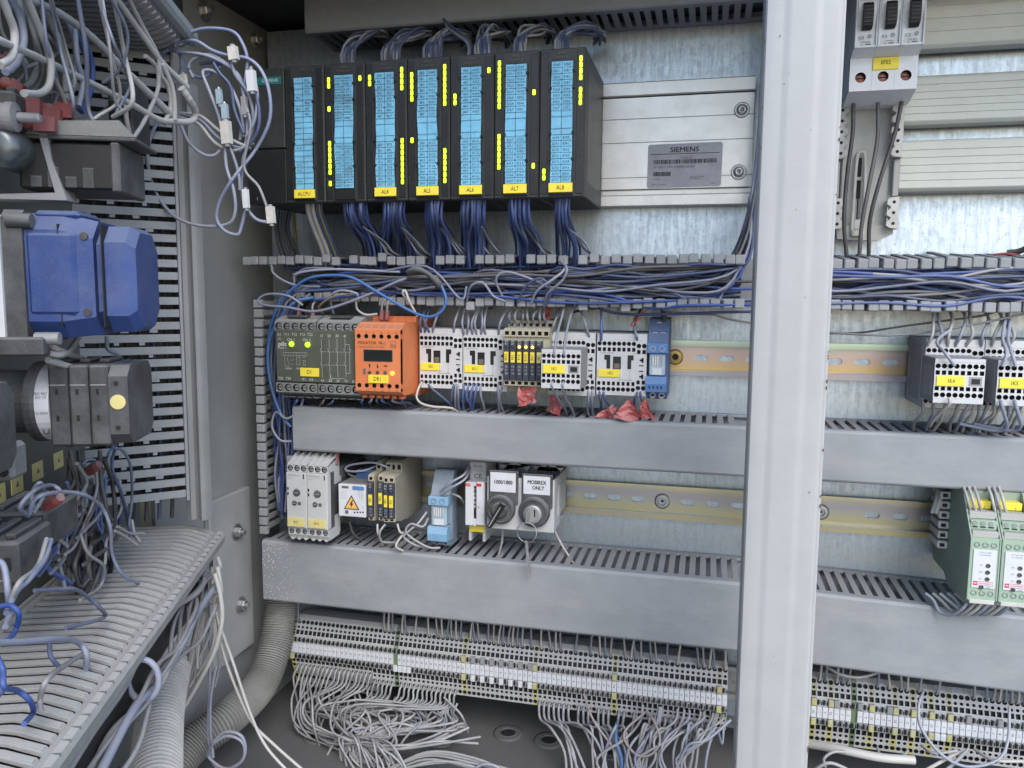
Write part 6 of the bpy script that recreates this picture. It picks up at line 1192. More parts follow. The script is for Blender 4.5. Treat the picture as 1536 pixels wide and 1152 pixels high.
# --- red tape flags, crumpled sheets
def flag(label, corners, Y, m='red_tape', amp=3.2):
    a, b, c, d = [at(px, py, Y) for px, py in corners]; q = MB(); n_ = 5; vs = []; ph = rnd(0, 6)
    for i in range(n_+1):
        for j in range(n_+1):
            u_, v_ = i/n_, j/n_; p = a.lerp(b, u_).lerp(d.lerp(c, u_), v_); p = p+Vector((rnd(-.8, .8)+1.2*sin(v_*5+ph), amp*sin(u_*5+ph+v_*3)+rnd(-1.3, 1.3), rnd(-.8, .8)+1.2*sin(u_*6+ph))); vs.append(p)
    N1 = n_+1; back = [p+Vector((.1, .35, 0)) for p in vs]; q.add(vs+back, [(i*N1+j, i*N1+j+1, (i+1)*N1+j+1, (i+1)*N1+j) for i in range(n_) for j in range(n_)]+[(N1*N1+i*N1+j, N1*N1+(i+1)*N1+j, N1*N1+(i+1)*N1+j+1, N1*N1+i*N1+j+1) for i in range(n_) for j in range(n_)], m)
    return solo('tape_flag', q, label, 'tape flag', a)
flag('crumpled red tape flag under the beige relay modules', [(779, 580), (806, 582), (804, 604), (777, 610)], -84); flag('darker red tape scrap right of the first flag', [(826, 592), (843, 596), (840, 622), (818, 616)], -74)
flag('small red tape scrap at the left of the two big ones', [(892, 626), (918, 606), (926, 612), (920, 628)], -80); flag('big crumpled red tape flag below the contactor tagged 1K2', [(920, 622), (946, 600), (966, 622), (950, 634)], -86, amp=5); flag('folded red tape flag under the blue relay', [(962, 602), (972, 602), (982, 630), (960, 626)], -84, amp=4); flag('faded red tape flag hanging above the contactor tagged 1K2', [(947, 478), (966, 466), (962, 478), (948, 492)], -66, amp=2); flag('bright red tape wrapped round wires above the beige relay modules', [(816, 462), (830, 460), (822, 482), (814, 478)], -60)
# --- terminal strip wires
random.seed(9)
n_up = 0
for i, (x, m, lo, where) in enumerate(TX):
    if m == 'term_grey' and i % 31 != 30:
        skip = x < at(575, 940, -40).x and i > 2
        if not skip and random.random() < .62:
            p = Vector((x, -37, zc+25.4)); dx = rnd(-4, 4); wire([p+Vector((0, 3, -1)), p+Vector((0, -2.2, 2.4)), p+Vector((dx*.4, -3, 14)), p+Vector((dx, 0, 30)), p+Vector((dx*1.3, 8, 46))], 1.15, ('w_grey', 'w_white', 'w_dusty')[i % 3] if i > 3 else 'w_dusty', 'grey wire rising from the '+where, 'grey wires rising from the strip %s the post' % ('left of' if x < 40 else 'right of'), sub=4)
for i, (x, m, lo, where) in enumerate(TX):
    if m != 'term_grey' or x > 36: continue
    px = 768+0; p = Vector((x, -42.6 if not lo else -41, zc-(30.5 if not lo else 23)))
    f = i/70
    if x < at(690, 1020, -40).x:         # the tangled left bundle
        k = (x+440)/(260); ex = 500+rnd(-20, 70)+k*30; lab, grp = 'tangled wire from the '+where, 'tangled grey wires under the left of the strip'
        mx_ = 445+k*170+rnd(-34, 6); my = 1058+rnd(-8, 22)
        pts = [p+Vector((0, 4, 1)), p+Vector((0, -4, -3)), p+Vector((-2-8*k, -9, -16)), at(mx_, my, -72+rnd(-20, 16)), at(mx_+rnd(-12, 30)+10-20*k, my+38, -84+rnd(-20, 16)), at(ex, 1122+rnd(-14, 12), -100+rnd(-20, 14)), at(ex+rnd(0, 46), 1168, -110+rnd(-20, 10))]
        wire(pts, 1.2, 'w_grey', lab, grp, sub=5)
        if i % 3 != 1:
            wire([p+Vector((2, 4, -18)), p+Vector((2, -4, -22)), p+Vector((8, -12, -40)), at(mx_+20, my+10, -60), at(mx_+80+rnd(-20, 20), my+20+rnd(-10, 10), -80), at(ex+20, 1110, -95), at(ex-10, 1165, -110)], 1.3, 'w_grey', lab.replace('tangled wire', 'lower tangled wire', 1), grp, sub=5)
    elif x > at(800, 1030, -40).x:
        if random.random() < .12: continue
        q0 = (x-at(800, 1030, -40).x)/200; col = 'w_grey'; r_ = rnd(0, 1)
        if r_ < .10: col = 'w_lav'
        sx_ = rnd(16, 60) if q0 < .45 else rnd(-60, -10); pxx = 800+q0*290
        pts = [p+Vector((0, 4, 1)), p+Vector((0, -4.5, -2)), p+Vector((sx_*.06, -8, -14)), at(pxx+sx_*.45+rnd(-4, 4), 1092+rnd(-8, 8), -74+rnd(-14, 14)), at(pxx+sx_*.8+rnd(-6, 6), 1128, -84), at(pxx+sx_+rnd(-8, 8), 1172, -92)]
        wire(pts, 1.35, col, ('blue wire' if col == 'w_lav' else 'grey wire')+' hanging from the '+where, 'grey wires hanging from the strip left of the post', sub=5)
for i in range(16):
    x_ = 600+rnd(-20, 90); y_ = 1046+(x_-600)*.11; wire(A((x_, y_, -44), (x_-6, y_+14, -54), (x_-30+rnd(-20, 40), y_+36+rnd(-8, 8), -80), (570+rnd(-40, 20), 1098+rnd(-12, 10), -90), (530+rnd(-16, 20), 1126+rnd(-8, 8), -100), (548+rnd(-30, 40), 1170, -112)), 1.25, 'w_grey' if i % 4 else 'w_lav', 'grey wire sweeping left from the middle of the strip into the tangle', 'grey wires sweeping left into the tangle')
for i in range(10):
    wire(A((540+rnd(-8, 8), 1118+rnd(-6, 6), -100), (590, 1124+rnd(-10, 6), -108), (650+rnd(-10, 10), 1112+rnd(-10, 12), -100), (700+rnd(-10, 30), 1096+rnd(-6, 22), -80)) if i < 4 else A((570+rnd(-20, 20), 1160, -118), (640, 1136+rnd(-8, 10), -116), (710, 1140+rnd(-8, 12), -116), (770+rnd(-10, 40), 1166, -118)), 1.4, 'w_grey', 'grey wire lying across the cabinet floor', 'grey wires across the floor')
for i in range(12):
    x_ = 1000+rnd(-40, 90); wire(A((x_, 1062+(x_-1000)*.12, -46), (x_-4, 1082, -60), (x_-30+rnd(-20, 20), 1108, -84), (x_-50+rnd(-20, 20), 1138, -90), (x_-40+rnd(-20, 20), 1172, -94)), 1.35, ('w_grey', 'w_grey', 'w_lav')[i % 3], 'grey wire drooping left below the strip by the post', 'grey wires drooping by the post')
for i, (pts, m, r, lab) in enumerate((([(925, 1085, -70), (924, 1110, -84), (932, 1140, -90), (930, 1170, -90)], 'w_sky', 1.9, 'bright blue sleeve among the grey wires under the strip'), ([(876, 1042, -60), (890, 1080, -80), (918, 1120, -84), (930, 1150, -84)], 'w_pink', 1.2, 'pinkish wire slanting below the strip'), ([(968, 1068, -60), (936, 1100, -84), (952, 1130, -88), (976, 1132, -90), (990, 1110, -86), (980, 1080, -74), (968, 1068, -60)], 'w_pink', 1.3, 'pinkish wire forming a ring below the strip'), ([(1096, 1080, -66), (1060, 1110, -84), (1030, 1120, -90), (1010, 1170, -90)], 'w_lav', 1.4, 'bluish wire sweeping left below the strip by the post'), ([(538, 1108, -84), (590, 1120, -96), (640, 1108, -92), (690, 1086, -70), (700, 1092, -60)], 'w_grey', 1.5, 'grey wire bowing across the floor to a gland hole'), ([(540, 1112, -84), (600, 1124, -96), (650, 1110, -92), (692, 1090, -68), (702, 1098, -56)], 'w_grey', 1.5, 'second grey wire bowing across the floor to a gland hole'), ([(666, 1046, -50), (690, 1070, -60), (700, 1090, -56)], 'w_grey', 1.2, 'single grey wire dropping from the strip to a gland hole'), ([(600, 1150, -110), (640, 1134, -110), (700, 1140, -110), (760, 1165, -110)], 'w_grey', 1.5, 'grey wire lying in an arc on the floor front'), ([(590, 1160, -116), (650, 1142, -116), (710, 1150, -116), (750, 1170, -116)], 'w_grey', 1.5, 'second grey wire lying in an arc on the floor front'), ([(700, 1168, -120), (720, 1148, -120), (745, 1150, -120), (762, 1170, -120)], 'w_lav', 1.4, 'pale blue wire loop on the floor at the bottom edge'),
    ([(1214, 1116, -66), (1260, 1124, -80), (1320, 1136, -86), (1372, 1140, -84)], 'w_white', 4.0, 'thick pale sheathed cable under the strip right of the post'), ([(1385, 1036, -58), (1378, 1060, -76), (1382, 1092, -84), (1410, 1130, -88), (1450, 1150, -90), (1496, 1140, -86), (1512, 1110, -76), (1514, 1060, -60)], 'w_lav', 1.4, 'long pale blue wire hooping down from the strip and up again'), ([(1238, 1150, -90), (1236, 1138, -92), (1250, 1128, -90), (1268, 1128, -86)], 'w_grey', 1.4, 'grey curl of wire beside the post foot'), ([(1215, 1160, -90), (1240, 1145, -92), (1262, 1150, -90), (1290, 1166, -86)], 'w_grey', 1.6, 'grey wire rising at the post foot'), ([(1316, 1122, -64), (1322, 1132, -78), (1350, 1136, -80), (1362, 1126, -70)], 'w_grey', 1.3, 'short grey loop under the strip right of the post'), ([(1382, 1118, -60), (1400, 1130, -76), (1436, 1126, -70)], 'w_grey', 1.3, 'short grey bridge wire under the strip'), ([(1440, 1128, -62), (1416, 1140, -84), (1380, 1160, -90)], 'w_white', 1.6, 'pale wire sweeping down left under the strip'), ([(1452, 1124, -60), (1430, 1146, -84), (1400, 1170, -90)], 'w_grey', 1.6, 'grey wire sweeping down left under the strip'), ([(1462, 1124, -60), (1490, 1140, -80), (1540, 1142, -76)], 'w_white', 1.5, 'pale wire running right under the strip to the photo edge'), ([(1240, 1000, -60), (1262, 1012, -66), (1290, 1016, -66), (1318, 1008, -60), (1330, 1000, -50)], 'w_grey', 1.5, 'grey wire slung below the lowest trunking right of the post'))):
    wire(A(*pts), r, m, lab, n=8 if r > 2 else 6, sub=6)
# ================================================================== THE OPEN DOOR AT THE LEFT AND WHAT IS MOUNTED ON IT
random.seed(21)
def DT(name, label, cat, p, group=None): return thing(name, label, cat, p, group, door=True)
def D(px, py, h): q = pd(px, py, h); return q
def Wd(px, py, h): q = pd(px, py, h); return dw(q.x, -q.y, q.z)
dr = DT('cabinet_door', 'open steel cabinet door at the left carrying the blue sockets and cam switches', 'cabinet door', (0, 0, -420))
part('leaf', MB().box(-2, 0, -620, 72, -420, 380, 'enamel_grey'), dr)
for i, (px, py, r) in enumerate(((88, 690, 6.5), (57, 706, 6.5), (26, 726, 6.5), (-1, 742, 6.5))):
    q = D(px, py, .4); t = DT('yellow_sticker', ['yellow sticker on the door farthest from the camera', 'yellow sticker on the door, second from the back', 'yellow sticker on the door, third from the back', 'yellow sticker on the door cut by the photo edge'][i], 'sticker', q, 'yellow stickers on the door'); k = MB().box(.05, .5, q.y-8, q.y+8, q.z-6, q.z+6, 'tag_yellow_pale', .1); k.prism([(q.y-2, q.z-1.6), (q.y+2, q.z-1.6), (q.y, q.z+2.2)], 0, .55, .6, 'ink_soft'); part('sticker_face', k, t)
# ---- trunking on the door: lower one seen from above, upper one from below
def door_duct(label, u0, u1, z, up, lip_m, m):
    s_ = 1 if up else -1; t = DT('door_trunking', label, 'cable trunking', (0, -u0, z)); g_ = MB()
    g_.prism([(8, 0), (62, 0), (68, -1.2*s_), (81, -6*s_), (83, -9*s_), (81, -8*s_), (67, -2.4*s_), (61, -1.1*s_), (8, -1.1*s_)][::1], 1, -3.1, 3.1, m); g_.prism([(8, .4*s_), (62, .4*s_), (68, -.8*s_), (81, -5.6*s_), (81, -6*s_), (68, -1.2*s_), (62, 0), (8, 0)], 1, -1.7, 1.7, m)
    me = g_.mesh('finger')
    for i in range(int((u1-u0)/10)):
        o = put(me, t, (0, -u0-5-i*10, z), 'finger'); ORG[o.name] = ORG[t.name]
    part('base', MB().box(1, 4, -u1, -u0, z-66*s_, z+2*s_, m), t)
    part('shade_fill', MB().box(6, 80, -u1+1, -u0-1, z-12*s_, z-50*s_, 'black'), t, kind='stuff')  # plain black filler that darkens the gaps between ribs in place of shade
    part('finger_root', MB().box(4.2, 9, -u1, -u0, z-3*s_, z+.6*s_, m), t)
    l = MB(); l.prism([(81, z-8*s_), (85.5, z-6.6*s_), (89, z-7.5*s_), (90.5, z-11*s_), (90, z-17*s_), (87.5, z-18*s_), (87.5, z-11*s_), (83, z-11*s_)], 1, -u1, -u0, lip_m); part('lip', l, t)
    return t
dd = door_duct('dusty grey trunking with curved ribs on the door, running toward the camera at lower left', -6, 440, -142, True, 'duct_dusty', 'duct_dusty')
# lip notches
nt_ = MB()
for i in range(38): u_ = 6+i*11.6; nt_.box(85.4, 89.6, -u_-.22, -u_+.22, -150.2, -148.45, 'duct_old')
part('lip_notches', nt_, dd, kind='stuff')
dt = door_duct('dark trunking with ribs on the door, seen from below at the top left', 30, 330, 246, False, 'duct_finger', 'duct_finger')
# cables lying in the lower trunking, seen under its lip
for i in range(9):
    h0 = 66+rnd(0, 26); z0 = -170-rnd(0, 30); u0_ = rnd(10, 60); m = ('w_fuzz', 'w_grey', 'w_grey', 'w_lav', 'w_fuzz')[i % 5]
    wire([dw(h0+rnd(-4, 4), u0_+j*52, z0+rnd(-7, 7)) for j in range(8)], rnd(1.3, 3.0), m, 'dusty cable lying along under the lip of the lower door trunking', 'dusty cables under the lip of the door trunking', n=8)
for i in range(4): wire([dw(70+i*3, 20+i*4, -168), dw(80, 60+i*20, -178), dw(92, 110+i*26, -176-i*4), dw(84, 160+i*30, -190), dw(70, 180+i*30, -200)], 1.6, 'w_grey', 'grey wire looping out below the lip of the lower door trunking', 'grey wires looping below the door trunking lip', n=6)
tie = DT('cable_tie', 'pale tie ring around the cables under the door trunking lip', 'cable tie', D(215, 1020, 88)); q = D(215, 1020, 88); k = MB(); k.tube([q+Vector((9*cos(a), 0, 13*sin(a))) for a in [2*pi*i/16 for i in range(17)]], 2, 'w_lav', 8, 2); part('ring', k, tie)
# ---- upright slotted trunking near the hinge: slats turned toward the viewer
VA = radians(44); ev = Vector((cos(VA), sin(VA), 0)); en = Vector((sin(VA), -cos(VA), 0)); RB = Vector((-413, -250, 0))
ut = thing('slotted_trunking', 'tall upright trunking of pale horizontal slats near the door hinge', 'cable trunking', (RB.x, RB.y, -112)); ut.rotation_euler = (0, 0, VA); ORG[ut.name] = Vector((0, 0, 0))
ut.location = RB*K
SLV = []
for v in range(4):
    k = MB().box(-82, -.5, -.9, .9, -3.1, 3.1, 'duct_grey', .25); random.seed(v+3)
    for q_ in range(3): xx = -70+q_*22+rnd(-6, 6); k.box(xx, xx+rnd(3, 6), -.5, .5, -5.4, -3.0, 'duct_grey')
    SLV.append(k.mesh('slat'))
random.seed(22)
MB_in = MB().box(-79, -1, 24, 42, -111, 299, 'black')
sl_ = SLV[0]; sl2 = MB().box(-80, -.5, -.9, .9, -2.9, 2.9, 'duct_finger', .25).mesh('slat')
for i in range(41):
    z = -106+i*10; put(SLV[i % 4], ut, (0, 0, z), 'slat')
    for j in range(1): put(sl2, ut, (0, 46, z+rnd(-.5, .5)), 'slat')
part('shade_fill', MB_in, ut, kind='stuff')  # black slab standing in for the shade between the slats
k = MB().box(-84, -80, 0, 46, -112, 300, 'duct_finger'); part('base', k, ut)
k = MB().box(-.4, 2.2, -2, 48, -112, 300, 'duct_grey', .5); part('lid', k, ut)
k = MB()
for i in range(24): x_ = -74+rnd(0, 66); z = -100+rnd(0, 340); k.box(x_, x_+rnd(5, 12), 36, 38, z, z+4, 'paper_white')
part('paper_scraps', k, ut, kind='stuff')
for i in range(6):
    p = RB+ev*(-60+i*10)-en*18; wire([p+Vector((0, 0, -130)), p+Vector((3, 2, -60)), p+Vector((-2, 4, 40)), p+Vector((3, 0, 180)), p+Vector((0, 0, 290))], 1.6, ('w_dark', 'w_navy', 'w_black')[i % 3], 'dark wire standing inside the slotted upright trunking', 'dark wires inside the slotted trunking')
# ---- blue sockets
def octa(cy, cz, wy, wz, c): return [(cy-wy+c, cz-wz), (cy+wy-c, cz-wz), (cy+wy, cz-wz+c), (cy+wy, cz+wz-c), (cy+wy-c, cz+wz), (cy-wy+c, cz+wz), (cy-wy, cz+wz-c), (cy-wy, cz-wz+c)]
u = 232; t = DT('blue_socket', 'large dusty blue socket housing on a grey flange with a white base', 'power socket', (0, -u, 68))
part('base', MB().prism(octa(-u, 67, 30, 33, 3), 0, 0, 41, 'paper_white'), t); part('flange', MB().prism(octa(-u, 68, 28, 35, 4), 0, 41.2, 51, 'charcoal_dusty'), t)
HX = 8
k = MB(); k.prism(octa(-u, 69, 26, 33, 9), 0, 51.2, 68, 'blue_socket')
k.add([(68, *p) for p in octa(-u, 69, 26, 33, 9)]+[(84, *p) for p in octa(-u, 68, 24, 30.5, 10)], [(i, (i+1) % 8, 8+(i+1) % 8, 8+i) for i in range(8)]+[tuple(range(8, 16))], 'blue_socket'); k.box(51.5, 76, -u-27.4, -u-19, 48, 92, 'blue_socket', 2.2); k.box(53, 76, -u-19, -u+14, 99, 103.6, 'blue_socket', 2)
part('housing', k, t)
k = MB(); k.add([(84.2, *p) for p in octa(-u, 68, 20, 26, 8)]+[(89, *p) for p in octa(-u, 68, 18, 25, 8)], [(i, (i+1) % 8, 8+(i+1) % 8, 8+i) for i in range(8)], 'blue_socket'); k.prism(octa(-u, 67.5, 23, 28.5, 9), 0, 89, 100, 'blue_socket'); k.add([(100, *p) for p in octa(-u, 67.5, 23, 28.5, 9)]+[(104, *p) for p in octa(-u, 67.5, 20, 25.5, 9)], [(i, (i+1) % 8, 8+(i+1) % 8, 8+i) for i in range(8)]+[tuple(range(8, 16))], 'blue_socket'); part('cap', k, t)
part('bolt', MB().cyl((44, -u-27, 97), (56, -u-27, 97), 4, 'charcoal_dusty', 10), t); part('bolt', MB().cyl((54, -u-26, 36), (66, -u-26, 36), 3.4, 'zinc_dull', 8), t)
k = MB()
for h_ in (67.4, 88.6): k.box(h_, h_+.5, -u-26.4, -u-10, 42, 96, 'hole')
for z_ in (50, 90): k.cyl((80, -u-25.5, z_), (80, -u-24, z_), 2.0, 'charcoal_dusty', 12)
part('seam', k, t, kind='stuff')
part('hinge_bar', MB().box(28, 60, -u-33, -u-26, 27, 37, 'charcoal_dusty', 1.2), t)
# ---- cam switches
def cam_switch(label, u, z, h0, h1, s_=1):
    t = DT('cam_switch', label, 'cam switch', (0, -u, z)); w_ = 23*s_
    k = MB().lathe((0, -u, z), (1, 0, 0), [(w_*.8, 0), (w_*.8, h0-6), (w_*1.02, h0-6), (w_*1.02, h0-2), (w_*.98, h0)], 'black_dusty', 36); part('mount', k, t)
    k = MB().lathe((0, -u, z), (1, 0, 0), [(w_*.98, h0), (w_*.98, h0+7.5), (w_*.7, h0+8)], 'paper_white', 36); rg = part('label_ring', k, t); ORG[rg.name] = ORG[t.name]
    text(rg, 'CE', (h0+4, -u-w_*.76-.3, z-w_*.62), 3.4, 'ink', rot=(pi/2, -pi/2, 0)); text(rg, 'IEC 947\nAC 15', (h0+3.8, -u-w_*.985, z+6), 1.5, 'ink_soft', rot=(pi/2, 0, 0)); text(rg, 'Ui 690V', (h0+3.8, -u-w_*.99, z-4), 1.5, 'ink_soft')
    st = (h1-h0-8)/3
    for i in range(3):
        k = MB(); a = h0+8+st*i; k.box(a, a+st-.5, -u-w_, -u+w_, z-w_, z+w_, 'charcoal_dusty', 1.3)
        for zz_ in (z+w_*.35, z-w_*.3): k.box(a+st*.35, a+st*.5, -u-w_-.25, -u-w_, zz_-1.6, zz_+1.6, 'hole')
        k.box(a+1, a+st-1.5, -u-w_-.3, -u-w_, z+w_*.5, z+w_*.53, 'cont_grey')
        for e in (-1, 1): k.box(a+2, a+st-3, -u-w_*.5, -u+w_*.5, z+e*w_, z+e*(w_+2.5), 'charcoal_dusty', .8)
        part('contact_stage', k, t)
    k = MB(); k.prism(octa(-u, z, w_*.98, w_*.98, 6), 0, h1-.3, h1+10, 'charcoal_dusty')
    for e in (-1, 1): k.cyl((h1+4, -u-w_-.2, z+e*w_*.55), (h1+4, -u-w_+.1, z+e*w_*.55), 1.3, 'hole', 10)
    part('end_plate', k, t); k = MB().lathe((h1+4.5, -u-w_, z+2), (0, -1, 0), [(0, .3), (3.4, .3), (4.2, .2), (4.2, -.2)], 'tag_yellow_pale', 22).xf(Matrix.Identity(4)); part('yellow_disc', k, t)
cam_switch('black cam switch with a white ring label marked CE below the blue socket', 214, -3, 42, 82)
q = D(12, 640, 60); cam_switch('nearer dusty cam switch with a big yellow disc, cut by the left edge', -q.y+22, q.z+2, 26, 54, .9)
k = D(15, 690, 50); t = DT('terminal_cover', 'grey slotted terminal cover under the nearer cam switch', 'terminal cover', k); kk = MB().box(k.x-12, k.x+5, k.y-8, k.y+8, k.z-9, k.z+9, 'relay_terminal', 2)
for i in range(2): kk.cyl((k.x-8+i*9, k.y-10.3, k.z-4), (k.x-8+i*9, k.y-9.8, k.z-4), 2.6, 'hole', 12)
part('cover', kk, t)
# ---- black contact blocks low on the door
def blk(label, px0, py0, px1, py1, h, dh, du, m='black_dusty'):
    a = D(px0, py0, h-dh); c = D((px0+px1)/2, (py0+py1)/2, h); z1 = D(px0, py0, h).z; z0 = D(px0, py1, h).z
    hh = .5*(D(px1, py0, 0).y-0); u_ = -c.y
    t = DT('contact_block', label, 'contact block', (0, -u_, z0)); w_ = (px1-px0)/2.2
    k = MB(); k.box(h-w_*.6, h+w_*.4, -u_-du*.5, -u_+du*.5, z0, z1, m, 1.6); part('housing', k, t)
    k = MB()
    for i in range(3): x_ = h-w_*.6+w_*(i+.5)/3; k.box(x_-1.6, x_+1.6, -u_-du*.5-.4, -u_-du*.5+.2, z0+(z1-z0)*.35, z0+(z1-z0)*.65, 'hole'); k.box(x_-2.6, x_+2.2, -u_-du*.4, -u_+du*.4, z1, z1+3, m, .8)
    part('terminals', k, t); k = MB(); k.box(h-w_*.4, h+w_*.3, -u_-du*.5-2.4, -u_-du*.5-.1, z0-3, z0+4, 'charcoal_dusty', .8); part('foot', k, t)
blk('black contact block on the door, upper of the low pair', 28, 772, 96, 832, 40, 30, 44); blk('nearer black contact block cut by the left edge', -14, 815, 52, 884, 44, 30, 40, 'charcoal_dusty'); blk('dark contact block half buried in wires', 92, 745, 128, 850, 30, 20, 50); blk('small black block far back on the door among wires', 124, 760, 150, 838, 22, 20, 40, 'charcoal_dusty')
# ---- upper group: bracket, dark box, pegs, glass bodied meter, red lugs
u = 205; t = DT('relay_box', 'glossy black relay box hanging under a grey bracket on the door', 'relay', (40, -u, 118))
k = MB(); k.box(38, 90, -u-24, -u+24, 117, 143, 'black', 1.5); k.box(86, 91, -u-25, -u+20, 116, 143.5, 'charcoal_dusty', 1); part('housing', k, t)
k = MB()
for i in range(4): k.box(44+i*9, 50+i*9, -u-24.8, -u-24, 118, 124+i % 2*5, 'charcoal_dusty', .3)
part('terminals', k, t)
t = DT('bracket', 'dull grey sheet bracket above the black relay box', 'bracket', (30, -u, 144)); k = MB(); k.box(40, 100, -u-26, -u+16, 143.8, 146, 'charcoal_dusty', .5); k.prism([(42, 153), (92, 155), (100, 146.2), (42, 146.2)], 1, -u-26, -u-24, 'relay_terminal'); part('sheet', k, t)
for i, (px, py, h) in enumerate(((88, 246, 44), (6, 175, 40))):
    q = D(px, py, h); t = DT('standoff', ['grey standoff with a thin tip beside the black relay box', 'grey standoff at the left edge under the red lugs'][i], 'standoff', q); k = MB(); k.lathe(q+Vector((-10, 0, 0)), (1, 0, 0), [(0, 0), (7, 0), (7, 12), (7.6, 12), (7.6, 16), (3.2, 17)], 'cont_grey', 20); k.lathe(q+Vector((6, 0, 0)), (1, 0, 0), [(2.6, 0), (2.6, 11), (2, 12), (0, 12)], 'zinc_dull', 14); part('body', k, t)
q = D(28, 235, 36); t = DT('capacitor', 'shiny metal can at the left edge under the red lugs', 'capacitor', q); k = MB().lathe(q+Vector((0, -26, 2)), (0, 1, 0), [(0, 0), (6, .3), (9, 1.4), (11, 4), (11, 46)], 'can_metal', 28, True); part('can', k, t); k = MB(); k.prism([(q.x+13, q.z+16), (q.x+18, q.z+16), (q.x+20, q.z-2), (q.x+27, q.z-24), (q.x-20, q.z-24), (q.x-20, q.z-22), (q.x+21, q.z-20)], 1, q.y-8, q.y+8, 'cont_grey'); part('clamp', k, t)
for i, (px0, py0, px1, py1, h) in enumerate(((0, 92, 24, 92, 34), (2, 122, 34, 138, 38), (18, 155, 62, 160, 44), (36, 172, 92, 176, 50), (62, 164, 110, 168, 56), (28, 182, 84, 188, 52), (112, 190, 162, 197, 70), (84, 178, 106, 152, 54), (106, 205, 130, 196, 62))):
    uu_ = -D((px0+px1)/2, (py0+py1)/2, h).y; a, b = pdu(px0, py0, uu_), pdu(px1, py1, uu_); ln_ = (b-a); b = a+ln_; t = DT('crimp_lug', ['faded red crimp lug at the upper left edge', 'dusty red crimp lug below the topmost one', 'dusty red crimp lug on the top of the relay stack', 'red crimp lug in the middle of the stack', 'red crimp lug with its tongue turned up', 'lowest dark red crimp lug of the stack', 'bright red crimp lug sticking out right above the bracket', 'short red lug standing upright', 'small red lug leaning on the bracket'][i], 'crimp lug', a)
    k = MB(); d = (b-a).normalized(); L = (b-a).length
    k.lathe(a, d, [(0, 0), (2.6, 0), (3.6, 1.2), (3.7, L*.3), (3.0, L*.36), (3.0, L*.5)], 'red_lug', 12, True); part('sleeve', k, t)
    n_ = Vector((0, 1, 0)) if abs(d.y) < .8 else Vector((1, 0, 0)); e = d.cross(n_).normalized(); f0 = a+d*L*.45
    k = MB(); A8 = [f0+n_*2.6+e*4.4, f0-n_*2.6+e*4.4, b-n_*2.2+e*3.6, b+n_*2.2+e*3.6]; B8 = [f0+n_*2.6-e*4.4, f0-n_*2.6-e*4.4, b-n_*2.2-e*3.6, b+n_*2.2-e*3.6]; k.add(A8+B8, [(0, 1, 2, 3), (7, 6, 5, 4), (0, 4, 5, 1), (1, 5, 6, 2), (2, 6, 7, 3), (3, 7, 4, 0)], 'red_lug'); part('hood', k, t)
q = D(95, 193, 50); t = DT('terminal_screw', 'domed steel terminal screw among the red lugs', 'screw', q); part('head', MB().lathe(q, (.3, -1, .2), [(6, -4), (6, 2), (4.4, 4), (0, 5)], 'steel', 16, True), t)
blk('dark terminal block behind the red lugs at the upper left', 0, 140, 58, 196, 34, 20, 60); blk('dark terminal block right of the stack of red lugs', 180, 120, 215, 205, 58, 20, 40)
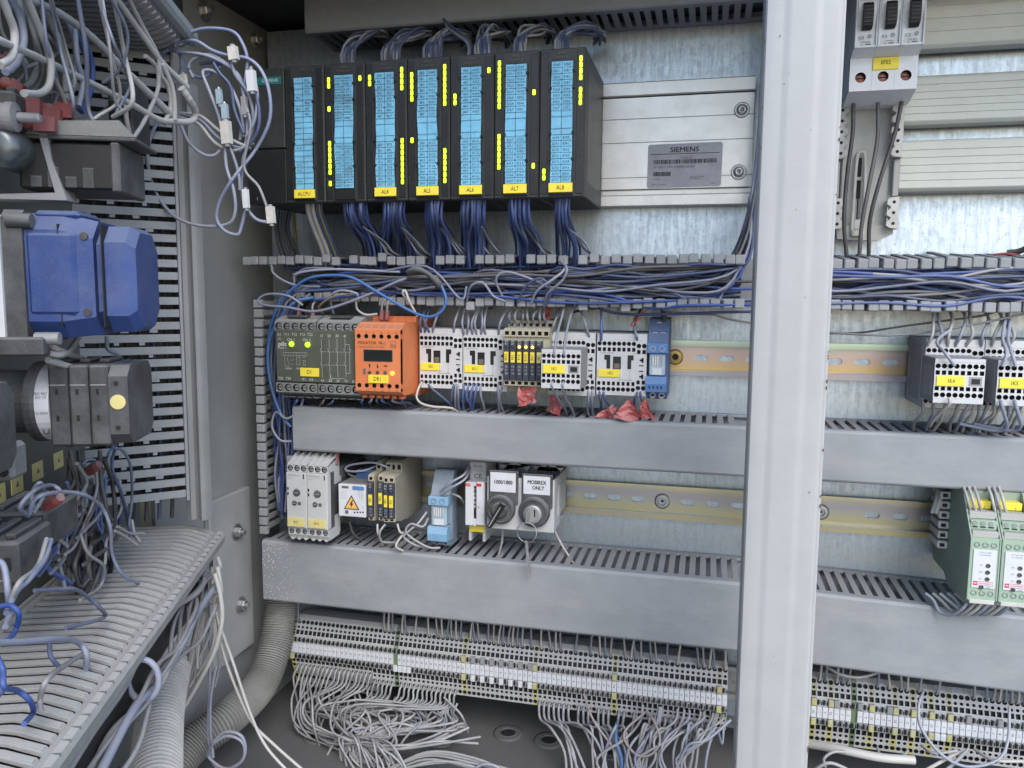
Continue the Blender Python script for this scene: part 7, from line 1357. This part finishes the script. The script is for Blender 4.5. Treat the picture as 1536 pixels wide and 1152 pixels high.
# ================================================================== LOOSE WIRES AT THE UPPER LEFT
def L(pts, Y=-262, dz=0): return [at(x, y, Y+((i*37) % 9-4)*1.2+dz*i) for i, (x, y) in enumerate(pts)]
for i, (pts, m, r, lab) in enumerate((
    ([(262, 70), (274, 55), (300, 44), (328, 43), (350, 48), (362, 62), (371, 88), (368, 120), (365, 140), (372, 170)], 'w_lav', 1.3, 'lavender wire arching highest over the loose bundle'),
    ([(262, 64), (292, 61), (319, 76), (345, 84), (372, 88), (392, 106), (404, 140), (404, 182), (383, 225), (350, 267), (330, 301), (325, 328), (337, 346), (356, 352), (362, 340), (368, 316)], 'w_lav', 1.35, 'long lavender wire swinging widest to the right and down'),
    ([(266, 78), (304, 82), (334, 94), (356, 112), (366, 146), (371, 195), (366, 231), (362, 274), (366, 304), (383, 328), (404, 334)], 'w_lav', 1.3, 'blue grey wire ending in a white connector at the lower right'),
    ([(366, 150), (376, 190), (366, 250), (388, 280), (400, 310), (406, 326)], 'w_grey', 1.1, 'thin pale wire down to the lower right connector'),
    ([(290, 117), (283, 100), (292, 88), (316, 82), (335, 92), (350, 104), (362, 122), (366, 160), (360, 210)], 'w_dusty', 1.3, 'dusty wire curling at the left of the loose bundle'),
    ([(283, 102), (286, 110), (304, 117), (318, 108), (331, 100), (320, 94), (300, 96)], 'w_navy', 1.2, 'small navy curl in the middle of the loose bundle'),
    ([(304, 112), (306, 106), (318, 106), (331, 114), (348, 134), (362, 170), (366, 205)], 'w_lav', 1.3, 'lavender wire bending right in the loose bundle'),
    ([(304, 112), (313, 134), (325, 165), (331, 185)], 'w_lav', 1.3, 'lavender wire down into the big beige connector'),
    ([(337, 214), (340, 252), (350, 283), (353, 316), (342, 336), (304, 339), (267, 328), (243, 304), (228, 274), (221, 237), (226, 205), (240, 176)], 'w_lav', 1.35, 'long lavender loop sagging lowest past the door hinge'),
    ([(342, 214), (352, 240), (358, 262), (360, 285)], 'w_dusty', 1.2, 'dusty wire from the big beige connector to the small one'),
    ([(271, 170), (300, 174), (328, 196), (350, 211), (374, 222)], 'w_grey', 1.4, 'grey wire fanning right, uppermost of the fan'), ([(271, 172), (300, 180), (326, 206), (350, 220), (376, 222)], 'w_dusty', 1.4, 'dusty wire in the middle of the fan'), ([(270, 176), (298, 186), (322, 214), (350, 226), (380, 214)], 'w_grey', 1.4, 'grey wire lowest in the fan'),
    ([(270, 184), (283, 213), (304, 231), (322, 233), (334, 220)], 'w_lav', 1.3, 'short lavender sag below the fan'),
    ([(345, 80), (352, 110), (372, 140), (380, 175), (376, 205), (366, 226)], 'w_dusty', 1.3, 'dusty wire on the inner right of the bundle'), ([(380, 130), (388, 160), (388, 190), (378, 212), (360, 228)], 'w_navy', 1.3, 'navy wire on the outer right of the bundle'), ([(376, 100), (386, 140), (382, 180), (370, 205)], 'w_lav', 1.2, 'pale wire beside the square connector'),
    ([(320, 94), (330, 110), (346, 130), (352, 165), (366, 200)], 'w_navy', 1.2, 'navy wire under the clear connector'),
    ([(226, 0), (238, 30), (246, 52), (243, 70), (234, 60), (222, 24)], 'w_navy', 1.5, 'navy loop beside the upper door trunking'), ([(212, 0), (232, 44), (256, 72), (270, 80), (272, 104), (264, 120)], 'w_dusty', 1.6, 'dusty wire coming down beside the upper door trunking'), ([(200, 0), (220, 40), (236, 80), (262, 70), (274, 92), (268, 128)], 'w_lav', 1.5, 'lavender wire coming down beside the upper door trunking'))):
    wire(L(pts), r, m, lab, n=8, sub=6)
for i, (pts, r, lab) in enumerate((([(-10, 56), (0, 61), (61, 88), (137, 125), (195, 155), (237, 179), (258, 182), (286, 182), (293, 168), (284, 150), (272, 132)], 2.9, 'thick fluffy grey cord crossing low from the left edge'), ([(36, -8), (46, 0), (91, 21), (137, 55), (182, 100), (225, 142), (256, 172)], 2.9, 'thick fluffy grey cord crossing from the top edge'), ([(166, -10), (176, 0), (213, 52), (243, 94), (264, 115), (280, 131)], 2.4, 'fluffy grey cord coming down beside the upper trunking'), ([(190, -8), (214, 40), (236, 82), (240, 110), (252, 130), (256, 160), (246, 186)], 1.9, 'fluffy grey cord looping beside the hinge'), ([(218, 84), (234, 100), (238, 124), (232, 148), (214, 186), (196, 212), (182, 228), (160, 234), (140, 224), (122, 206), (110, 184), (88, 130), (72, 104)], 1.7, 'grey wire sagging in a deep loop below the fluffy cords'), ([(244, 96), (258, 130), (262, 160), (262, 180)], 1.8, 'short fluffy cord by the hinge'))):
    wire([at(x, y, -500+max(0, min(1, x/290))*215+((j*37) % 9-4)) for j, (x, y) in enumerate(pts)], lambda t_, r=r, a=pts[0][0], b=pts[-1][0]: r*(.60+.36*max(0, min(1, (a+(b-a)*t_)/290)))*(1+.05*sin(t_*140)), 'w_fuzz', lab, n=10, sub=14)
for i, (pts, m) in enumerate((([(2, -6), (12, 20), (22, 50), (18, 84), (0, 98)], 'w_fuzz'), ([(14, -6), (30, 24), (36, 60), (26, 92), (8, 108)], 'w_lav'), ([(26, -6), (34, 40), (32, 78), (16, 104)], 'w_grey'), ([(32, -4), (52, 56), (56, 96), (46, 124), (28, 136)], 'w_grey'), ([(40, -4), (62, 50), (76, 88), (74, 126), (60, 140), (36, 140)], 'w_fuzz'), ([(60, 4), (84, 50), (98, 90), (98, 150)], 'w_fuzz'), ([(100, 30), (112, 60), (114, 100), (104, 152)], 'w_lav'), ([(108, 40), (124, 70), (134, 110), (132, 146), (118, 164)], 'w_blue'), ([(112, 44), (116, 90), (124, 124), (118, 160)], 'w_dusty'), ([(126, 54), (138, 96), (136, 136), (122, 168)], 'w_blue'), ([(116, 184), (140, 176), (166, 160), (188, 140), (200, 124)], 'w_dusty'), ([(168, 196), (180, 172), (190, 148), (204, 124), (222, 100)], 'w_blue'), ([(188, 156), (190, 180), (194, 200)], 'w_white'))):
    wire([Wd(x, y, 62-(i % 4)*8) for x, y in pts], 1.9 if i < 8 else 1.6, m, ['dusty pale cord at the upper left corner', 'lavender wire bowing down at the upper left corner', 'grey wire bowing down to the first red lug', 'grey wire bowing down to the second red lug', 'dusty cord running down to the stack of red lugs', 'dusty cord running down to the middle lugs', 'lavender wire running down to the upright lug', 'blue wire bowing down to the upright lug', 'dusty wire beside the blue one above the lugs', 'outer blue wire above the lugs', 'dusty blue wire rising right from the bright red lug', 'blue wire rising steeply right of the lugs', 'thin white wire right of the lugs'][i], n=8, sub=6)
for i in range(14):        # more thin dusty strands over the upper left corner
    a_ = rnd(-6, 170); yb_ = rnd(60, 170); wire([at(a_, -10, -470+rnd(0, 40)), at(a_+rnd(4, 30), yb_*.5, -460+rnd(0, 30)), at(a_+rnd(10, 50), yb_, -440+rnd(0, 30)), at(a_+rnd(-20, 40), yb_+rnd(10, 50), -430)], rnd(.8, 1.3), ('w_fuzz', 'w_grey', 'w_lav', 'w_dusty')[i % 4], ('fluffy', 'grey', 'lavender', 'dusty blue')[i % 4]+' thin strand hanging over the upper left corner', 'thin dusty strands over the upper left corner', sub=6)
for i in range(16):        # mixed wires low on the door
    a_ = rnd(100, 200); b_ = rnd(680, 740); wire([Wd(a_, b_, 34+rnd(-6, 14)), Wd(a_+rnd(-24, 16), b_+rnd(30, 50), 40), Wd(a_+rnd(-40, 20), b_+rnd(80, 110), 44), Wd(a_+rnd(-50, 10), b_+rnd(120, 160), 46)], rnd(1.0, 1.6), ('w_dark', 'w_dusty', 'w_grey', 'w_blue', 'w_black')[i % 5], ('dark', 'dusty', 'grey', 'blue', 'black')[i % 5]+' wire in the messy tuft between cam switch and ribbed trunking', 'messy wires under the cam switch', sub=6)
for i in range(9):         # pale strands from the hinge end of the door trunking
    a_ = 304+rnd(0, 28); wire([at(a_, 852+rnd(0, 16), -236), at(a_+rnd(-6, 8), 900, -236), at(a_+rnd(-24, 10), 950+rnd(0, 20), -240), at(a_+rnd(-46, 0), 1000+rnd(0, 40), -246)], rnd(1.0, 1.5), ('w_white', 'w_grey', 'w_white')[i % 3], 'thin pale strand hanging below the hinge end of the door trunking', 'thin pale strands below the door trunking', sub=6)
def conn(label, px0, py0, px1, py1, Y, m='ferrule', clear=False):
    a, b = at((px0+px1)/2, py0, Y), at((px0+px1)/2+(px1-px0)*.15, py1, Y); w_ = (px1-px0)*.36*mmpx((px0+px1)/2, py0, Y); t = thing('wire_connector', label, 'wire connector', a); d = (b-a).normalized(); e = Vector((0, 1, 0)); f = d.cross(e).normalized(); k = MB(); P = []
    for s_, q in ((1, a), (1, b)): P += [q+e*w_*.7+f*w_, q-e*w_*.7+f*w_, q-e*w_*.7-f*w_, q+e*w_*.7-f*w_]
    k.add(P, [(0, 1, 2, 3), (7, 6, 5, 4), (0, 4, 5, 1), (1, 5, 6, 2), (2, 6, 7, 3), (3, 7, 4, 0)], m); part('body', k, t)
    k = MB(); k.cyl(a-d*1.5, a+d*.3, w_*.62, 'cont_grey' if not clear else 'steel', 10); k.cyl(b-d*.3, b+d*2, w_*.6, 'cont_grey', 10); part('collar', k, t)
conn('white connector at the top of the loose wire bundle', 339, 70, 358, 90, -268); conn('square pale connector on the right side of the loose bundle', 367, 106, 385, 137, -270, 'paper_white'); conn('big beige connector on the left of the loose bundle', 328, 182, 348, 216, -270); conn('small clear connector in the middle of the loose bundle', 322, 134, 334, 156, -268, 'clear_relay', True); conn('second clear connector below the first', 330, 156, 343, 178, -268, 'clear_relay', True); conn('slim white connector low on the loose bundle', 362, 284, 374, 312, -268, 'paper_white'); conn('white connector at the end of the lowest right wire', 397, 310, 413, 335, -266); conn('small white connector near the hinge', 268, 112, 281, 130, -276); conn('grey connector on the dusty wire right of the middle', 360, 145, 372, 172, -266, 'cont_grey'); conn('small white tag at the start of the blue wire on the contact blocks', 36, 764, 50, 776, -420)
# ================================================================== WIRES ON THE DOOR, LOW
for i, (pts, m, r, h, lab) in enumerate((([(44, 770), (50, 752), (66, 742), (100, 738), (130, 744), (152, 760), (165, 790), (168, 830), (182, 860), (206, 874), (218, 884), (214, 896), (196, 908)], 'w_lav', 1.7, 60, 'bright lavender wire arching from the contact blocks down onto the ribbed trunking'), ([(42, 774), (30, 760), (52, 736), (76, 728), (90, 736), (88, 746)], 'w_dusty', 1.7, 60, 'dusty wire curling over the contact blocks'), ([(50, 770), (66, 742), (60, 724), (48, 740), (50, 764)], 'w_dusty', 1.6, 56, 'small dusty loop on the contact blocks'), ([(76, 810), (66, 840), (44, 868), (24, 888), (10, 920)], 'w_lav', 2.2, 66, 'pale blue wire falling toward the left edge'), ([(70, 808), (56, 850), (30, 872), (16, 900)], 'w_grey', 1.8, 66, 'grey wire beside the pale blue one at the left edge'), ([(-6, 840), (6, 850), (12, 890), (14, 920), (8, 940)], 'w_lav', 2.2, 60, 'pale wire standing at the left edge'),
    ([(106, 676), (112, 720), (120, 780), (130, 840), (126, 880)], 'w_dark', 2.4, 36, 'thick dark cable falling from the cam switch, left'), ([(118, 676), (124, 730), (138, 790), (140, 850), (128, 890)], 'w_dark', 2.4, 36, 'thick dark cable falling from the cam switch, right'), ([(150, 676), (152, 720), (160, 770), (158, 820), (148, 860), (136, 890)], 'w_dark', 2.2, 42, 'dark cable from the back of the cam switch'), ([(170, 668), (160, 690), (158, 740), (152, 770), (154, 810)], 'w_sky', 1.6, 40, 'sky blue wire under the cam switch'), ([(174, 668), (168, 700), (182, 740), (192, 780), (196, 810)], 'w_navy', 1.8, 40, 'navy wire under the cam switch'), ([(168, 672), (184, 676), (196, 700), (198, 750), (194, 790), (204, 806)], 'w_dusty', 1.6, 42, 'dusty wire bowing right of the cam switch'), ([(120, 700), (132, 690), (144, 692), (146, 706)], 'w_lav', 1.5, 34, 'short lavender hoop behind the dark cables'), ([(172, 796), (190, 806), (206, 818)], 'w_grey', 1.6, 58, 'grey wire lying on the ribs'), ([(176, 790), (196, 800), (216, 800)], 'w_grey', 1.6, 56, 'short grey wire on the farthest ribs'), ([(198, 780), (202, 800), (210, 812)], 'w_grey', 1.5, 56, 'grey wire end poking between the ribs'),
    ([(52, 886), (84, 884), (112, 884), (132, 896), (150, 912), (158, 924), (140, 932), (98, 942)], 'w_dusty', 1.7, 68, 'dusty wire with a white tag crossing the ribs'), ([(-8, 912), (14, 908), (28, 920), (24, 944), (10, 962), (-6, 968)], 'w_sky', 2.2, 70, 'blue loop at the left edge above the ribs'), ([(-6, 964), (40, 962), (90, 958), (118, 964), (130, 984), (126, 1016), (116, 1040)], 'w_lav', 2.4, 74, 'thick blue wire running right over the ribs then down'), ([(126, 980), (98, 998), (70, 1020), (60, 1050), (62, 1068)], 'w_grey', 2.0, 76, 'pale wire curving left over the ribs'), ([(74, 964), (76, 984), (88, 1000)], 'w_navy', 1.8, 70, 'short navy wire end between the ribs'), ([(-8, 980), (4, 1004), (6, 1030), (26, 1036), (44, 1050), (50, 1068), (36, 1086)], 'w_sky', 2.4, 74, 'blue wire drooping onto the ribs at the left edge'), ([(-8, 1000), (0, 1010), (4, 1032), (-6, 1044)], 'w_sky', 3.0, 70, 'thick blue wire cut by the left edge'), ([(120, 800), (132, 830), (156, 850), (150, 880), (120, 900)], 'w_grey', 1.6, 50, 'grey wire tangled behind the contact blocks'), ([(128, 780), (120, 820), (112, 850), (120, 880), (134, 868)], 'w_dark', 1.8, 40, 'dark wire tangled behind the contact blocks'),
    ([(75, 508), (82, 522), (100, 530), (124, 540)], 'w_fuzz', 3.0, 56, 'dusty cable stub above the cam switch, left'), ([(72, 540), (92, 546), (110, 552)], 'w_fuzz', 3.0, 58, 'dusty cable stub lying on the cam switch'), ([(118, 506), (106, 524), (92, 532), (74, 530)], 'w_fuzz', 2.6, 58, 'dusty cable stub crossing above the cam switch'), ([(160, 506), (162, 524), (176, 532), (184, 542)], 'w_dusty', 1.9, 56, 'lavender grey wire between blue socket and cam switch'), ([(126, 544), (146, 538), (160, 544), (180, 540)], 'w_fuzz', 2.2, 58, 'dusty cable along the top of the cam switch'))):
    wire([Wd(x, y, h+((j*31) % 7-3)) for j, (x, y) in enumerate(pts)], r*(.55 if m == 'w_sky' else .66), m if not (m == 'w_sky' and h > 60) else 'w_blue', lab, n=8, sub=6)
for i in range(22):
    x_ = 96+rnd(0, 60); y_ = 700+rnd(0, 60); wire([Wd(x_, y_, 26), Wd(x_+rnd(-14, 14), y_+40, 34+rnd(-8, 8)), Wd(x_+rnd(-20, 20), y_+80, 34+rnd(-8, 8)), Wd(x_+rnd(-16, 16), y_+120+rnd(0, 30), 30)], 1.6, ('w_dark', 'w_black', 'w_navy', 'w_grey')[i % 4], 'dark wire in the tangle behind the contact blocks', 'dark tangled wires behind the contact blocks')
for i, (px, py, h) in enumerate(((140, 702, 40), (80, 752, 58))):
    q = D(px, py, h); t = DT('wire_nut', ['small red wire cap behind the dark cables', 'small red wire cap on the upper contact block'][i], 'wire cap', q); part('shell', MB().lathe(q, (.6, -.3, .4), [(0, -5), (3.4, -5), (3.6, 3), (2.6, 6), (0, 6)], 'red_lug', 12), t)
# ================================================================== HOSES AND HANGING WIRES
def hose(label, pts, r, m, pitch, sub=40, amp=.86):
    P = spline(pts, sub); t = thing('corrugated_hose', label, 'hose', P[0]); k = MB()
    L_ = [0]
    for a, b in zip(P, P[1:]): L_.append(L_[-1]+(b-a).length)
    n_ = int(L_[-1]/pitch)*4; Q = []; j = 0
    for i in range(n_+1):
        s_ = L_[-1]*i/n_
        while j < len(P)-2 and L_[j+1] < s_: j += 1
        Q.append(P[j].lerp(P[j+1], min(1, (s_-L_[j])/max(L_[j+1]-L_[j], 1e-6))))
    pr_ = (1, 1, amp, amp); vs = []; a = None; N_ = 28
    for i, p in enumerate(Q):
        d = (Q[min(i+1, n_)]-Q[max(i-1, 0)]).normalized()
        if a is None: a = d.orthogonal().normalized()
        a = (a-d*a.dot(d)).normalized(); b = d.cross(a); vs += [p+(a*cos(2*pi*v/N_)+b*sin(2*pi*v/N_))*r*pr_[i % 4] for v in range(N_)]
    k.add(vs, [(i*N_+v, i*N_+(v+1) % N_, (i+1)*N_+(v+1) % N_, (i+1)*N_+v) for i in range(n_) for v in range(N_)], m, False)
    part('ribbed_tube', k, t); return t
hose('grey ribbed hose curving down from the lowest trunking across the floor', [at(*p) for p in ((424, 893, -40), (421, 925, -48), (411, 975, -66), (387, 1032, -100), (340, 1078, -152), (295, 1112, -180), (262, 1150, -205), (240, 1190, -225))], 18.2, 'hose_grey', 2.8, amp=.87)
h2 = hose('pale ribbed hose standing in front of the grey one at lower left', [at(*p) for p in ((262, 966, -250), (252, 1010, -275), (242, 1060, -310), (237, 1110, -345), (234, 1160, -378), (232, 1200, -400))], 17.5, 'hose_pale', 4.4, amp=.83)
k = MB(); pp = [at(*p) for p in ((278, 905, -225), (270, 935, -238), (262, 968, -251), (256, 990, -262))]; k.tube(pp, 15.5, 'adapter_cream', 24, 5); o = part('hose_sleeve', k, h2)
for i, (pts, m, r, Y, lab) in enumerate((([(312, 850), (314, 900), (330, 960), (346, 1012), (376, 1080), (410, 1116), (460, 1160)], 'w_white', 1.3, -230, 'pale lavender wire hanging from the door and running right along the floor'), ([(318, 850), (320, 905), (350, 995), (374, 1066), (398, 1118), (436, 1162)], 'w_white', 1.3, -232, 'second pale lavender wire running right along the floor'), ([(322, 860), (330, 890), (333, 930), (322, 975), (300, 1020), (270, 1070), (240, 1110), (206, 1140), (170, 1160)], 'w_white', 1.9, -262, 'long pale wire falling left across the hose'), ([(326, 850), (331, 880), (330, 890), (312, 898), (296, 902), (270, 920), (252, 940)], 'w_white', 1.9, -256, 'white wire bent sharply over the trunking lip'), ([(316, 905), (316, 960), (314, 1040), (312, 1100), (318, 1140), (330, 1156)], 'w_lav', 1.3, -236, 'lavender wire hanging straight down to the ring on the floor'), ([(324, 1000), (316, 1050), (316, 1100), (320, 1136)], 'w_lav', 1.2, -238, 'second lavender wire hanging down to the ring on the floor'), ([(318, 1114), (338, 1098), (362, 1104), (368, 1128), (356, 1148), (334, 1152), (312, 1134), (316, 1120), (340, 1104), (364, 1114), (364, 1140), (340, 1156)], 'w_lav', 1.4, -240, 'lavender wire coiled in a ring beside the hose'), ([(304, 880), (310, 930), (320, 965), (330, 990), (322, 1030)], 'w_grey', 1.2, -226, 'thin grey wire hanging before the side plate'), ([(300, 870), (294, 920), (290, 960), (278, 1000), (276, 1050), (270, 1080)], 'w_grey', 1.5, -262, 'grey wire hanging along the pale hose'), ([(306, 866), (298, 930), (286, 980), (280, 1020), (274, 1070)], 'w_grey', 1.4, -264, 'second grey wire hanging along the pale hose'), ([(312, 840), (296, 900), (270, 950), (252, 990), (240, 1004)], 'w_grey', 2.0, -258, 'grey wire slanting to the tie ring'), ([(290, 884), (282, 930), (262, 976), (248, 1010), (234, 1040), (228, 1052)], 'w_grey', 2.2, -262, 'thick grey wire behind the pale hose sleeve'), ([(236, 1022), (256, 1018), (274, 1026)], 'w_lav', 1.6, -280, 'short blue wire across the pale hose'), ([(232, 946), (246, 938), (262, 944)], 'w_sky', 1.8, -284, 'short sky blue wire over the trunking lip'), ([(300, 850), (306, 870), (322, 862), (330, 850), (326, 836)], 'w_fuzz', 1.8, -236, 'dusty loop at the hinge end of the door trunking'), ([(190, 1160), (204, 1146), (226, 1130), (248, 1118)], 'w_lav', 1.8, -330, 'thick blue wire at the bottom edge over the pale hose'))):
    wire([at(x, y, Y+((j*29) % 7-3)*1.2) for j, (x, y) in enumerate(pts)], r, m, lab, n=8, sub=6)
# ================================================================== the wires, largest first
build_wires(300)
